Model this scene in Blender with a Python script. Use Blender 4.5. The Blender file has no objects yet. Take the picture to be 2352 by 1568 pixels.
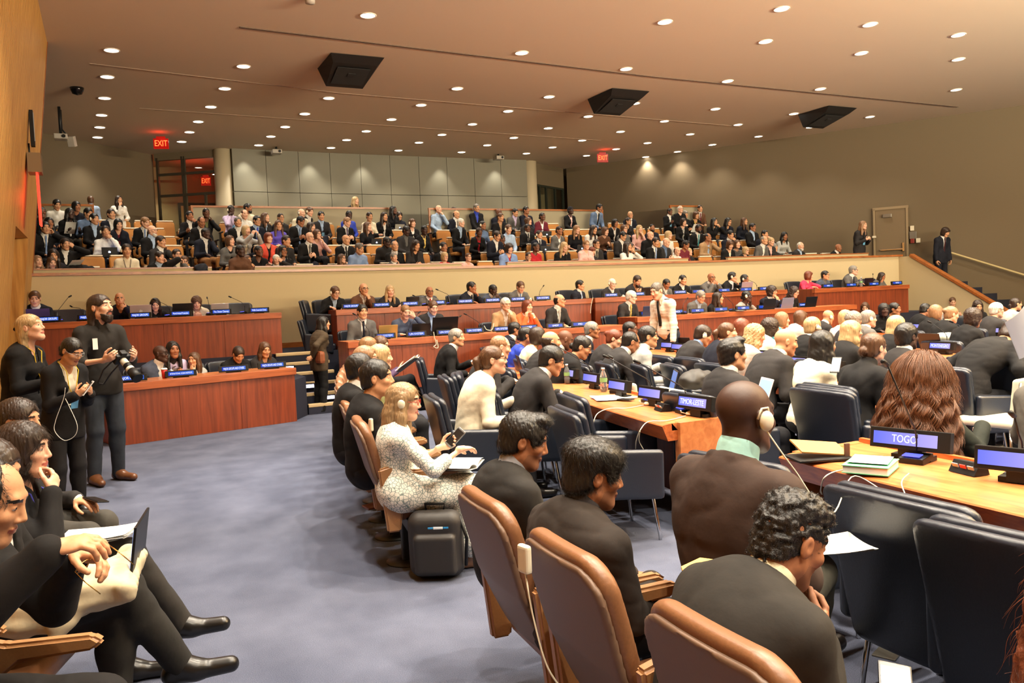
import bpy, bmesh, math, random, zlib
import numpy as np
from mathutils import Vector, Matrix, Euler
PI = math.pi
SC = bpy.context.scene
COL = SC.collection
RAD = math.radians
random.seed(7)
# ---------------------------------------------------------------- camera: a standing photographer at eye height
FPX, CX, CY, EYE = 1898.0, 1176.0, 784.0, 1.65
YAW, PITCH, ROLL = RAD(26), RAD(-2.9), RAD(2.45)

def ray(x, y):
    a, b = x - CX, CY - y
    c, s = math.cos(ROLL), math.sin(ROLL)
    a, b = a * c + b * s, -a * s + b * c
    r, u, f = a / FPX, b / FPX, 1.0
    f, u = f * math.cos(PITCH) - u * math.sin(PITCH), f * math.sin(PITCH) + u * math.cos(PITCH)
    return Vector((r * math.cos(YAW) + f * math.sin(YAW), -r * math.sin(YAW) + f * math.cos(YAW), u))

EYEV = Vector((0, 0, EYE))
def at_z(x, y, z):
    d = ray(x, y); return EYEV + d * ((z - EYE) / d.z)
def at_y(x, y, Y):
    d = ray(x, y); return EYEV + d * (Y / d.y)
def at_t(x, y, t):
    return EYEV + ray(x, y) * t

def make_camera():
    cd = bpy.data.cameras.new('camera'); co = bpy.data.objects.new('camera', cd); COL.objects.link(co)
    cd.sensor_width = 36.0; cd.sensor_fit = 'HORIZONTAL'; cd.lens = 36.0 * FPX / 2352.0
    cd.clip_start = 0.02; cd.clip_end = 200
    f = Vector((math.sin(YAW) * math.cos(PITCH), math.cos(YAW) * math.cos(PITCH), math.sin(PITCH)))
    r0 = Vector((math.cos(YAW), -math.sin(YAW), 0)); u0 = r0.cross(f)
    # image content turns counter-clockwise by ROLL: the camera turns clockwise
    r = r0 * math.cos(ROLL) - u0 * math.sin(ROLL); u = u0 * math.cos(ROLL) + r0 * math.sin(ROLL)
    m = Matrix((r, u, -f)).transposed().to_4x4(); m.translation = EYEV
    co.matrix_world = m
    SC.camera = co

# ---------------------------------------------------------------- materials
MATS = {}
def _nodes(name):
    m = bpy.data.materials.new(name); m.use_nodes = True
    nt = m.node_tree; b = nt.nodes['Principled BSDF']
    return m, nt, b
def lin(c):
    return tuple(((v / 255.0) / 12.92 if v / 255.0 <= 0.04045 else ((v / 255.0 + 0.055) / 1.055) ** 2.4) for v in c)
def mat(name, col, rough=0.5, metal=0.0, spec=0.5, bump=0.0, scale=40.0, vary=0.0, stretch=(1, 1, 1), emit=None, es=0.0, coat=0.0, detail=3.0, alpha=None, trans=0.0):
    """col: sRGB 0-255. vary: amount of noise in value; bump: noise height"""
    if name in MATS: return MATS[name]
    m, nt, b = _nodes(name); MATS[name] = m
    L = lin(col)
    b.inputs['Base Color'].default_value = (*L, 1)
    b.inputs['Roughness'].default_value = rough
    b.inputs['Metallic'].default_value = metal
    b.inputs['Specular IOR Level'].default_value = spec
    if coat: b.inputs['Coat Weight'].default_value = coat; b.inputs['Coat Roughness'].default_value = 0.2
    if trans: b.inputs['Transmission Weight'].default_value = trans; b.inputs['IOR'].default_value = 1.45
    if emit: b.inputs['Emission Color'].default_value = (*lin(emit), 1); b.inputs['Emission Strength'].default_value = es
    if bump or vary:
        tc = nt.nodes.new('ShaderNodeTexCoord'); mp = nt.nodes.new('ShaderNodeMapping')
        mp.inputs['Scale'].default_value = stretch
        nz = nt.nodes.new('ShaderNodeTexNoise'); nz.inputs['Scale'].default_value = scale; nz.inputs['Detail'].default_value = detail
        nt.links.new(tc.outputs['Object'], mp.inputs[0]); nt.links.new(mp.outputs[0], nz.inputs['Vector'])
        if vary:
            r = nt.nodes.new('ShaderNodeMapRange'); r.inputs[1].default_value = 0.3; r.inputs[2].default_value = 0.7
            r.inputs[3].default_value = 1 - vary; r.inputs[4].default_value = 1 + vary
            mx = nt.nodes.new('ShaderNodeVectorMath'); mx.operation = 'SCALE'
            mx.inputs[0].default_value = L
            nt.links.new(nz.outputs['Fac'], r.inputs[0]); nt.links.new(r.outputs[0], mx.inputs['Scale']); nt.links.new(mx.outputs[0], b.inputs['Base Color'])
        if bump:
            bp = nt.nodes.new('ShaderNodeBump'); bp.inputs['Strength'].default_value = 0.6; bp.inputs['Distance'].default_value = bump
            nt.links.new(nz.outputs['Fac'], bp.inputs['Height']); nt.links.new(bp.outputs[0], b.inputs['Normal'])
    return m
def wood(name, col, dark, rough=0.35, scale=3.0, stretch=(14, 14, 0.8), coat=0.15, block=0.0):
    if name in MATS: return MATS[name]
    m, nt, b = _nodes(name); MATS[name] = m
    N = nt.nodes.new; tc = N('ShaderNodeTexCoord'); mp = N('ShaderNodeMapping'); mp.inputs['Scale'].default_value = stretch
    nz = N('ShaderNodeTexNoise'); nz.inputs['Scale'].default_value = scale; nz.inputs['Detail'].default_value = 8; nz.inputs['Distortion'].default_value = 0.6
    cr = N('ShaderNodeValToRGB'); cr.color_ramp.elements[0].position = 0.3; cr.color_ramp.elements[1].position = 0.68
    cr.color_ramp.elements[0].color = (*lin(dark), 1); cr.color_ramp.elements[1].color = (*lin(col), 1)
    nt.links.new(tc.outputs['Object'], mp.inputs[0]); nt.links.new(mp.outputs[0], nz.inputs['Vector']); nt.links.new(nz.outputs['Fac'], cr.inputs[0])
    out = cr.outputs[0]
    if block:
        n2 = N('ShaderNodeTexNoise'); n2.inputs['Scale'].default_value = 0.9; n2.inputs['Detail'].default_value = 1
        nt.links.new(tc.outputs['Object'], n2.inputs['Vector'])
        r = N('ShaderNodeMapRange'); r.inputs[1].default_value = 0.35; r.inputs[2].default_value = 0.65; r.inputs[3].default_value = 1 - block; r.inputs[4].default_value = 1 + block
        s = N('ShaderNodeVectorMath'); s.operation = 'SCALE'
        nt.links.new(n2.outputs['Fac'], r.inputs[0]); nt.links.new(out, s.inputs[0]); nt.links.new(r.outputs[0], s.inputs['Scale']); out = s.outputs[0]
    nt.links.new(out, b.inputs['Base Color'])
    b.inputs['Roughness'].default_value = rough; b.inputs['Coat Weight'].default_value = coat; b.inputs['Coat Roughness'].default_value = 0.25
    bp = N('ShaderNodeBump'); bp.inputs['Distance'].default_value = 0.0015; bp.inputs['Strength'].default_value = 0.25
    nt.links.new(nz.outputs['Fac'], bp.inputs['Height']); nt.links.new(bp.outputs[0], b.inputs['Normal'])
    return m
def glow(name, col, strength):
    if name in MATS: return MATS[name]
    m, nt, b = _nodes(name); MATS[name] = m
    b.inputs['Base Color'].default_value = (0, 0, 0, 1); b.inputs['Roughness'].default_value = 0.3
    b.inputs['Emission Color'].default_value = (*lin(col), 1); b.inputs['Emission Strength'].default_value = strength
    return m
def cloth(col, rough=0.85, kind=''):
    return mat('cloth_%d_%d_%d%s' % (*col, kind), col, rough=rough, spec=0.25, bump=0.004, scale=18, vary=0.12, detail=5)

# ---------------------------------------------------------------- plain mesh toolkit
def props(o, label=None, cat=None, group=None, kind=None):
    if label: o['label'] = label
    if cat: o['category'] = cat
    if group: o['group'] = group
    if kind: o['kind'] = kind
    return o
def link(name, me, mats=(), parent=None, loc=None, rot=None):
    o = bpy.data.objects.new(name, me); COL.objects.link(o)
    if me is not None and mats is not None:
        for m in (mats if isinstance(mats, (list, tuple)) else [mats]): me.materials.append(m)
    if parent is not None: o.parent = parent
    if loc is not None: o.location = loc
    if rot is not None: o.rotation_euler = rot
    return o
def empty(name, loc=(0, 0, 0), rz=0.0):
    o = bpy.data.objects.new(name, None); COL.objects.link(o); o.location = loc; o.rotation_euler = (0, 0, rz); o.empty_display_size = 0.05
    return o
class B:
    """collects shapes into one bmesh"""
    def __init__(s): s.bm = bmesh.new()
    def box(s, c, d, rot=None, bev=0.0, mi=0, seg=2):
        r = bmesh.ops.create_cube(s.bm, size=1.0)
        vs = r['verts']
        bmesh.ops.scale(s.bm, vec=Vector(d), verts=vs)
        fs = list({f for v in vs for f in v.link_faces})
        for f in fs: f.material_index = mi
        if bev:
            es = list({e for v in vs for e in v.link_edges})
            g = bmesh.ops.bevel(s.bm, geom=es, offset=bev, segments=seg, affect='EDGES', profile=0.6)
            vs = list({v for f in g['faces'] for v in f.verts} | {v for v in vs if v.is_valid})
            for f in g['faces']: f.material_index = mi
        m = Matrix.Translation(Vector(c)) @ (rot.to_matrix().to_4x4() if rot is not None else Matrix())
        bmesh.ops.transform(s.bm, matrix=m, verts=vs)
        return s
    def prism(s, poly, z0, z1, mi=0, mat4=None):
        """extrude a 2D polygon (ccw) from z0 to z1"""
        a = [s.bm.verts.new((x, y, z0)) for x, y in poly]; b = [s.bm.verts.new((x, y, z1)) for x, y in poly]
        n = len(poly); fs = [s.bm.faces.new(list(reversed(a))), s.bm.faces.new(b)]
        for i in range(n): fs.append(s.bm.faces.new((a[i], a[(i + 1) % n], b[(i + 1) % n], b[i])))
        for f in fs: f.material_index = mi
        if mat4 is not None: bmesh.ops.transform(s.bm, matrix=mat4, verts=a + b)
        return s
    def tube(s, pts, r, n=8, mi=0, closed=False, cap=True):
        pts = [Vector(p) for p in pts]; rs = r if isinstance(r, (list, tuple)) else [r] * len(pts)
        rings = []; up = None
        for i, p in enumerate(pts):
            if closed: t = pts[(i + 1) % len(pts)] - pts[i - 1]
            else: t = pts[min(i + 1, len(pts) - 1)] - pts[max(i - 1, 0)]
            t = t.normalized() if t.length > 1e-9 else Vector((0, 0, 1))
            if up is None: up = t.orthogonal().normalized()
            up = (up - t * up.dot(t)); up = up.normalized() if up.length > 1e-6 else t.orthogonal().normalized()
            q = t.cross(up)
            rings.append([s.bm.verts.new(p + (up * math.cos(2 * PI * k / n) + q * math.sin(2 * PI * k / n)) * rs[i]) for k in range(n)])
        m = len(rings)
        for i in range(m if closed else m - 1):
            a, b = rings[i], rings[(i + 1) % m]
            for k in range(n):
                f = s.bm.faces.new((a[k], a[(k + 1) % n], b[(k + 1) % n], b[k])); f.material_index = mi; f.smooth = True
        if cap and not closed:
            f = s.bm.faces.new(list(reversed(rings[0]))); f.material_index = mi
            f = s.bm.faces.new(rings[-1]); f.material_index = mi
        return s
    def lathe(s, prof, n=24, mi=0, c=(0, 0, 0), cap=True):
        rings = [[s.bm.verts.new((c[0] + r * math.cos(2 * PI * k / n), c[1] + r * math.sin(2 * PI * k / n), c[2] + z)) for k in range(n)] for r, z in prof]
        for a, b in zip(rings, rings[1:]):
            for k in range(n):
                f = s.bm.faces.new((a[k], a[(k + 1) % n], b[(k + 1) % n], b[k])); f.material_index = mi; f.smooth = True
        if cap:
            f = s.bm.faces.new(list(reversed(rings[0]))); f.material_index = mi
            f = s.bm.faces.new(rings[-1]); f.material_index = mi
        return s
    def grid(s, P, mi=0, smooth=True, flip=False):
        V = [[s.bm.verts.new(p) for p in row] for row in P]
        for i in range(len(V) - 1):
            for j in range(len(V[0]) - 1):
                q = (V[i][j], V[i + 1][j], V[i + 1][j + 1], V[i][j + 1])
                f = s.bm.faces.new(tuple(reversed(q)) if flip else q); f.material_index = mi; f.smooth = smooth
        return s
    def quad(s, pts, mi=0):
        f = s.bm.faces.new([s.bm.verts.new(p) for p in pts]); f.material_index = mi; return s
    def mesh(s, name, smooth=None):
        me = bpy.data.meshes.new(name)
        bmesh.ops.recalc_face_normals(s.bm, faces=s.bm.faces[:])
        if smooth is not None:
            for f in s.bm.faces: f.smooth = smooth
        s.bm.to_mesh(me); s.bm.free(); return me
    def obj(s, name, mats, parent=None, loc=None, rot=None, smooth=None):
        return link(name, s.mesh(name, smooth), mats, parent, loc, rot)
def smooth_by_angle(me, ang=35):
    me.set_sharp_from_angle(angle=RAD(ang)) if hasattr(me, 'set_sharp_from_angle') else None
def copy_tree(o, parent=None):
    c = o.copy(); COL.objects.link(c)
    if parent is not None: c.parent = parent
    for ch in list(o.children): copy_tree(ch, c)
    return c
TXT = {}
def text_mesh(txt, size, depth=0.001):
    k = (txt, size)
    if k in TXT: return TXT[k]
    cu = bpy.data.curves.new('lettering', 'FONT'); cu.body = txt; cu.size = size; cu.extrude = depth; cu.align_x = 'CENTER'; cu.align_y = 'CENTER'
    cu.resolution_u = 3
    o = bpy.data.objects.new('lettering', cu); COL.objects.link(o)
    dg = bpy.context.evaluated_depsgraph_get()
    me = bpy.data.meshes.new_from_object(o.evaluated_get(dg)); me.materials.clear()
    bpy.data.objects.remove(o); TXT[k] = me
    return me
# ---------------------------------------------------------------- smooth bodies: distance fields turned into one continuous mesh
def axis(lo, hi, h, fine=()):
    out = [lo]
    while out[-1] < hi:
        p = out[-1]; st = h
        for a, b, hf in fine:
            if a - h < p < b: st = min(st, hf)
        out.append(p + st)
    return np.array(out, dtype=np.float32)
def RC(a, b, ra, rb):
    a = np.array(a, dtype=np.float32); b = np.array(b, dtype=np.float32); ab = b - a; L = max(float(ab @ ab), 1e-9); m = max(ra, rb)
    def f(X, Y, Z):
        t = np.clip(((X - a[0]) * ab[0] + (Y - a[1]) * ab[1] + (Z - a[2]) * ab[2]) / L, 0, 1)
        return np.sqrt((X - a[0] - t * ab[0]) ** 2 + (Y - a[1] - t * ab[1]) ** 2 + (Z - a[2] - t * ab[2]) ** 2) - (ra + t * (rb - ra))
    return f, np.minimum(a, b) - m, np.maximum(a, b) + m
def EL(c, r, R=None):
    c = np.array(c, dtype=np.float32); r = np.array(r, dtype=np.float32); m = float(r.max())
    M = None if R is None else np.array(R, dtype=np.float32).T
    def f(X, Y, Z):
        x, y, z = X - c[0], Y - c[1], Z - c[2]
        if M is not None:
            x, y, z = (M[0, 0] * x + M[0, 1] * y + M[0, 2] * z, M[1, 0] * x + M[1, 1] * y + M[1, 2] * z, M[2, 0] * x + M[2, 1] * y + M[2, 2] * z)
        k0 = np.sqrt((x / r[0]) ** 2 + (y / r[1]) ** 2 + (z / r[2]) ** 2)
        k1 = np.sqrt((x / r[0] ** 2) ** 2 + (y / r[1] ** 2) ** 2 + (z / r[2] ** 2) ** 2) + 1e-6
        return k0 * (k0 - 1.0) / k1
    e = r if R is None else np.full(3, m)
    return f, c - e, c + e
def HS(p, n):
    """half space: negative on the side n points away from"""
    p = np.array(p, dtype=np.float32); n = np.array(n, dtype=np.float32); n = n / np.linalg.norm(n)
    def f(X, Y, Z): return (X - p[0]) * n[0] + (Y - p[1]) * n[1] + (Z - p[2]) * n[2]
    return f, None, None
def smin(a, b, k):
    if k <= 0: return np.minimum(a, b)
    h = np.maximum(k - np.abs(a - b), 0) / k
    return np.minimum(a, b) - h * h * k * 0.25
def surf(ops, h, fine=((), (), ()), disp=None, pad=0.03):
    """ops: list of (op, prim, k). Returns verts (n,3), quads (m,4)"""
    lo = np.min([p[1] for o, p, k in ops if o == '+'], axis=0) - pad
    hi = np.max([p[2] for o, p, k in ops if o == '+'], axis=0) + pad
    xs, ys, zs = (axis(lo[i], hi[i], h, fine[i]) for i in range(3))
    D = np.full((len(xs), len(ys), len(zs)), 0.5, dtype=np.float32)
    A = (xs, ys, zs)
    for o, (f, plo, phi), k in ops:
        if plo is None: sl = [(0, len(a)) for a in A]
        else:
            mg = k + 2.5 * h
            sl = [(int(np.searchsorted(A[i], plo[i] - mg)), int(np.searchsorted(A[i], phi[i] + mg))) for i in range(3)]
        if any(b <= a for a, b in sl): continue
        S = tuple(slice(a, b) for a, b in sl)
        X, Y, Z = xs[S[0], None, None], ys[None, S[1], None], zs[None, None, S[2]]
        d = f(X, Y, Z).astype(np.float32)
        if o == '+': D[S] = smin(D[S], d, k)
        elif o == '-': D[S] = -smin(-D[S], d, k)
        else: D[S] = -smin(-D[S], -d, k)
    if disp is not None:
        D += disp(xs[:, None, None], ys[None, :, None], zs[None, None, :]).astype(np.float32)
    D[0] = D[-1] = 0.5; D[:, 0] = D[:, -1] = 0.5; D[:, :, 0] = D[:, :, -1] = 0.5
    return nets(D, xs, ys, zs)
_CO = [(i, j, k) for i in (0, 1) for j in (0, 1) for k in (0, 1)]
_ED = [(a, b) for a in range(8) for b in range(a + 1, 8) if sum(abs(_CO[a][i] - _CO[b][i]) for i in range(3)) == 1]
def nets(D, xs, ys, zs):
    S = D < 0
    n0, n1, n2 = D.shape
    cnt = np.zeros((n0 - 1, n1 - 1, n2 - 1), dtype=np.uint8)
    for i, j, k in _CO: cnt += S[i:n0 - 1 + i, j:n1 - 1 + j, k:n2 - 1 + k]
    I, J, K = np.nonzero((cnt > 0) & (cnt < 8))
    N = len(I)
    val = np.stack([D[I + i, J + j, K + k] for i, j, k in _CO], axis=1)
    cs = [np.stack([xs[I + i], ys[J + j], zs[K + k]], axis=1) for i, j, k in _CO]
    acc = np.zeros((N, 3)); w = np.zeros(N)
    for a, b in _ED:
        m = (val[:, a] < 0) != (val[:, b] < 0)
        va, vb = val[m, a], val[m, b]; t = (va / (va - vb))[:, None]
        acc[m] += cs[a][m] * (1 - t) + cs[b][m] * t; w[m] += 1
    P = acc / w[:, None]
    idx = np.full(cnt.shape, -1, dtype=np.int32); idx[I, J, K] = np.arange(N)
    Q = []
    def add(c, A, Bq, C, Dq):
        q = np.stack([idx[A], idx[Bq], idx[C], idx[Dq]], axis=1)
        q[~c] = q[~c][:, ::-1]; Q.append(q)
    i, j, k = np.nonzero(S[:-1, 1:-1, 1:-1] != S[1:, 1:-1, 1:-1]); j += 1; k += 1
    add(S[i, j, k], (i, j - 1, k - 1), (i, j, k - 1), (i, j, k), (i, j - 1, k))
    i, j, k = np.nonzero(S[1:-1, :-1, 1:-1] != S[1:-1, 1:, 1:-1]); i += 1; k += 1
    add(S[i, j, k], (i - 1, j, k - 1), (i - 1, j, k), (i, j, k), (i, j, k - 1))
    i, j, k = np.nonzero(S[1:-1, 1:-1, :-1] != S[1:-1, 1:-1, 1:]); i += 1; j += 1
    add(S[i, j, k], (i - 1, j - 1, k), (i, j - 1, k), (i, j, k), (i - 1, j, k))
    return P, np.concatenate(Q) if Q else np.zeros((0, 4), dtype=np.int32)
def np_mesh(name, P, Q, smooth=True, mi=None):
    me = bpy.data.meshes.new(name)
    me.vertices.add(len(P)); me.vertices.foreach_set('co', np.ascontiguousarray(P, dtype=np.float32).ravel())
    me.loops.add(4 * len(Q)); me.loops.foreach_set('vertex_index', np.ascontiguousarray(Q, dtype=np.int32).ravel())
    me.polygons.add(len(Q)); me.polygons.foreach_set('loop_start', np.arange(0, 4 * len(Q), 4, dtype=np.int32))
    if smooth: me.polygons.foreach_set('use_smooth', np.ones(len(Q), dtype=bool))
    if mi is not None: me.polygons.foreach_set('material_index', mi.astype(np.int32))
    me.update(calc_edges=True); me.validate()
    return me
def ripple(amp, wl, seed, n=7, stretch=(1, 1, 1)):
    r = np.random.RandomState(seed); K = r.normal(size=(n, 3)); K /= np.linalg.norm(K, axis=1)[:, None]; K *= (2 * PI / wl) * r.uniform(0.6, 1.7, size=(n, 1)); K *= np.array(stretch); ph = r.uniform(0, 6.28, n)
    def f(X, Y, Z):
        s = 0
        for i in range(n): s = s + np.sin(K[i, 0] * X + K[i, 1] * Y + K[i, 2] * Z + ph[i])
        return amp * s / math.sqrt(n)
    return f
# ---------------------------------------------------------------- people
SKIN = [(236, 196, 172), (224, 172, 142), (204, 150, 112), (158, 104, 72), (104, 66, 47), (66, 43, 34)]
LIP = [(196, 120, 108), (186, 108, 96), (160, 92, 78), (118, 66, 54), (84, 46, 40), (62, 36, 34)]
HAIR = dict(blk=(20, 17, 16), dbr=(44, 30, 22), br=(82, 54, 34), lbr=(128, 92, 58), bl=(176, 148, 106), gry=(128, 122, 114), wht=(208, 202, 190), red=(100, 62, 36), aub=(104, 50, 30), sg=(92, 84, 76), sand=(138, 104, 74))
def skin_mat(i): return mat('skin_%d' % i, SKIN[i], rough=0.5, spec=0.4, bump=0.0006, scale=90, vary=0.05)
def hair_mat(c, curl=False):
    col = HAIR[c] if isinstance(c, str) else c
    return mat('hair_%s%s' % (c, '_curl' if curl else ''), col, rough=0.42, spec=0.45, bump=0.004 if not curl else 0.012, scale=9 if not curl else 70, vary=0.32, stretch=(11, 11, 1.6) if not curl else (1, 1, 1), detail=6)
def V(*a): return np.array(a, dtype=np.float64)
def nrm(v): return v / (np.linalg.norm(v) + 1e-9)
def rotz(a): c, s = math.cos(a), math.sin(a); return np.array([[c, -s, 0], [s, c, 0], [0, 0, 1.0]])
def rotx(a): c, s = math.cos(a), math.sin(a); return np.array([[1.0, 0, 0], [0, c, -s], [0, s, c]])
def roty(a): c, s = math.cos(a), math.sin(a); return np.array([[c, 0, s], [0, 1.0, 0], [-s, 0, c]])
def ik(S, W, l1, l2, pole):
    d = W - S; L = np.linalg.norm(d); mx = (l1 + l2) * 0.995
    if L > mx: W = S + d / L * mx; d = W - S; L = mx
    L = max(L, abs(l1 - l2) + 0.02)
    u = d / (np.linalg.norm(d) + 1e-9); a = (l1 * l1 - l2 * l2 + L * L) / (2 * L); hgt = math.sqrt(max(l1 * l1 - a * a, 1e-6))
    p = pole - u * (pole @ u); p = nrm(p)
    return S + u * a + p * hgt, W
class Pose: pass
# hand presets: where the wrist goes, where the hand points and which way the palm looks. side = -1 / +1 (x)
def hand_goal(kind, sd, P):
    hip, H, R, hw = P.hip, P.head, P.R, P.sw
    z = hip[2]; y = hip[1]
    if kind == 'lap': return V(sd * 0.10, y + 0.30, z + 0.11), V(-sd * 0.35, 0.9, -0.15), V(0, 0, -1), 0.5
    if kind == 'thigh': return V(sd * 0.14, y + 0.24, z + 0.11), V(-sd * 0.15, 1, -0.1), V(0, 0, -1), 0.3
    if kind == 'clasp': return V(sd * 0.06, y + 0.30, z + 0.13), V(-sd * 0.75, 0.55, 0.0), V(-sd * 0.4, 0, -1), 0.9
    if kind == 'desk': return V(sd * 0.15, y + 0.40, z + 0.245), V(-sd * 0.5, 0.85, -0.05), V(0, 0, -1), 0.5
    if kind == 'deskx': return V(sd * 0.03, y + 0.38, z + 0.25), V(-sd * 1.0, 0.15, 0), V(0, 0, -1), 0.4
    if kind == 'type': return V(sd * 0.11, y + 0.36, z + 0.26), V(-sd * 0.1, 1, -0.12), V(0, 0, -1), 0.6
    if kind == 'laptype': return V(sd * 0.10, y + 0.30, z + 0.18), V(-sd * 0.1, 1, -0.1), V(0, 0, -1), 0.6
    if kind == 'phone': return V(sd * 0.07, y + 0.30, z + 0.24), V(-sd * 0.35, 0.6, 0.45), V(-sd * 0.7, 0, 0.5), 1.0
    if kind == 'hold': return V(sd * 0.13, y + 0.33, z + 0.22), V(-sd * 0.2, 0.9, 0.3), V(-sd * 0.8, 0, 0.5), 0.9
    if kind == 'photo': return H + R @ V(sd * 0.08, 0.30, -0.14), V(-sd * 0.4, 0.2, 0.9), V(-sd * 0.6, -0.6, 0), 1.0
    if kind == 'chin': return H + R @ V(sd * 0.045, 0.125, -0.215), R @ V(-sd * 0.25, -0.15, 1), R @ V(-sd * 0.3, -1, 0.1), 1.1
    if kind == 'mouth': return H + R @ V(sd * 0.085, 0.14, -0.17), R @ V(-sd * 0.75, -0.05, 0.75), R @ V(-sd * 0.2, -1, 0), 0.9
    if kind == 'cheek': return H + R @ V(sd * 0.095, 0.06, -0.20), R @ V(-sd * 0.1, -0.05, 1), R @ V(-sd * 1, -0.25, 0), 0.9
    if kind == 'brow': return H + R @ V(sd * 0.12, 0.11, -0.06), R @ V(-sd * 0.75, -0.05, 0.65), R @ V(-sd * 0.3, -1, 0), 0.5
    if kind == 'ear': return H + R @ V(sd * 0.135, 0.03, -0.13), R @ V(-sd * 0.2, -0.2, 1), R @ V(-sd * 1, 0, 0), 0.8
    if kind == 'cross': return V(-sd * 0.10, y + 0.23 + P.lean * 0.25, z + 0.26 + (0.03 if sd > 0 else 0)), V(-sd * 1, 0.1, 0.15), V(0, -1, 0), 0.5
    if kind == 'down': return P.sh[sd] + V(sd * 0.06, 0.03, -0.54), V(-sd * 0.05, 0.1, -1), V(-sd * 1, 0, 0), 0.55
    if kind == 'back': return V(sd * 0.16, y - 0.14, z + 0.14), V(-sd * 1, -0.1, -0.2), V(0, -1, 0), 0.6
    if kind == 'rail': return V(sd * 0.16, y + 0.42, z + 0.30), V(-sd * 0.6, 0.75, 0), V(0, 0, -1), 0.6
    raise KeyError(kind)
def solve(s):
    """joint positions in the person's own frame (feet at z = 0, facing +y)"""
    P = Pose(); st = s.get('st', 'sit'); P.st = st; k = s.get('wide', 1.0); fem = s.get('fem', 0)
    P.lean = a = s.get('lean', 0.05)
    seat = s.get('seat', 0.45)
    P.hip = V(0, 0.0, seat + 0.10) if st == 'sit' else V(0, 0, 0.92)
    tw = s.get('twist', 0.0); Rt = rotz(tw)
    d1 = Rt @ V(0, math.sin(a * 0.7), math.cos(a * 0.7)); d2 = Rt @ V(0, math.sin(a + s.get('hunch', 0.12)), math.cos(a + s.get('hunch', 0.12)))
    side = s.get('side', 0.0)
    d2 = nrm(d2 + V(side, 0, 0)); L = s.get('torso', 1.0)
    P.w = P.hip + d1 * 0.15 * L; P.c = P.w + nrm(d1 + d2) * 0.19 * L; P.n = P.c + d2 * 0.185 * L
    P.sw = (0.143 if fem else 0.162) * k
    ax = Rt @ V(1, 0, 0)
    P.sh = {sd: P.n + ax * sd * P.sw - d2 * (0.078 if fem else 0.072) + Rt @ V(0, 0.012, 0) + V(0, 0, s.get('shrug', 0)) for sd in (-1, 1)}
    P.R = rotz(tw + s.get('yaw', 0.0)) @ rotx(s.get('pitch', 0.0) - 0.0) @ roty(s.get('tilt', 0.0))
    nd = nrm(d2 + Rt @ V(0, 0.35, 0.25) + V(0, -0.35 * math.sin(s.get('pitch', 0.0)), 0))
    P.hs = s.get('hs', 0.97 if fem else 1.0)
    P.head = P.n + nd * 0.125 + P.R @ V(0, 0.03, 0.035) * P.hs
    P.Rt = Rt; P.d2 = d2; P.ax = ax; P.fem = fem; P.k = k
    P.el, P.wr, P.hand = {}, {}, {}
    arms = s.get('arms', ('lap', 'lap'))
    for i, sd in enumerate((-1, 1)):
        g = arms[i]
        if isinstance(g, str): W, hd, pn, cu = hand_goal(g, sd, P)
        else: W, hd, pn, cu = V(*g[0]), V(*g[1]), V(*g[2]), g[3]
        if isinstance(g, str) and tw and g not in ('chin', 'cheek', 'mouth', 'brow', 'ear', 'photo'):
            W = P.hip + Rt @ (W - P.hip); hd = Rt @ hd; pn = Rt @ pn
        pole = V(sd * 0.55, -0.5, -0.75) if st == 'sit' else V(sd * 0.5, -0.8, -0.4)
        if s.get('poles'): pole = V(*s['poles'][i])
        P.el[sd], P.wr[sd] = ik(P.sh[sd], W, 0.285, 0.25, pole)
        P.hand[sd] = (nrm(hd), nrm(pn), cu)
    P.hj, P.kn, P.an, P.to = {}, {}, {}, {}
    legs = s.get('legs', 'sit' if st == 'sit' else 'stand')
    for sd in (-1, 1):
        P.hj[sd] = P.hip + V(sd * 0.088, 0.0, -0.01)
        if legs == 'sit':
            ex = s.get('stretch', 0.0)
            P.kn[sd] = V(sd * 0.12, 0.43, seat + 0.06); P.an[sd] = V(sd * 0.12, 0.44 + ex, 0.085); P.to[sd] = V(sd * 0.14, 0.60 + ex, 0.035)
        elif legs in ('cross', 'crossl'):
            top = 1 if legs == 'cross' else -1
            if sd == top: P.kn[sd] = V(-sd * 0.03, 0.47, seat + 0.17); P.an[sd] = V(-sd * 0.17, 0.62, seat - 0.20); P.to[sd] = V(-sd * 0.19, 0.79, seat - 0.24)
            else: P.kn[sd] = V(sd * 0.07, 0.43, seat + 0.05); P.an[sd] = V(sd * 0.06, 0.40, 0.085); P.to[sd] = V(sd * 0.08, 0.56, 0.035)
        elif legs == 'stand':
            P.kn[sd] = V(sd * 0.10, 0.03, 0.49); P.an[sd] = V(sd * 0.115, -0.02, 0.085); P.to[sd] = V(sd * 0.15, 0.145, 0.035)
        elif legs == 'walk':
            if sd > 0: P.kn[sd] = V(sd * 0.09, 0.16, 0.50); P.an[sd] = V(sd * 0.09, 0.24, 0.085); P.to[sd] = V(sd * 0.10, 0.41, 0.04)
            else: P.kn[sd] = V(sd * 0.09, 0.0, 0.48); P.an[sd] = V(sd * 0.09, -0.26, 0.14); P.to[sd] = V(sd * 0.10, -0.11, 0.035)
    return P
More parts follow.
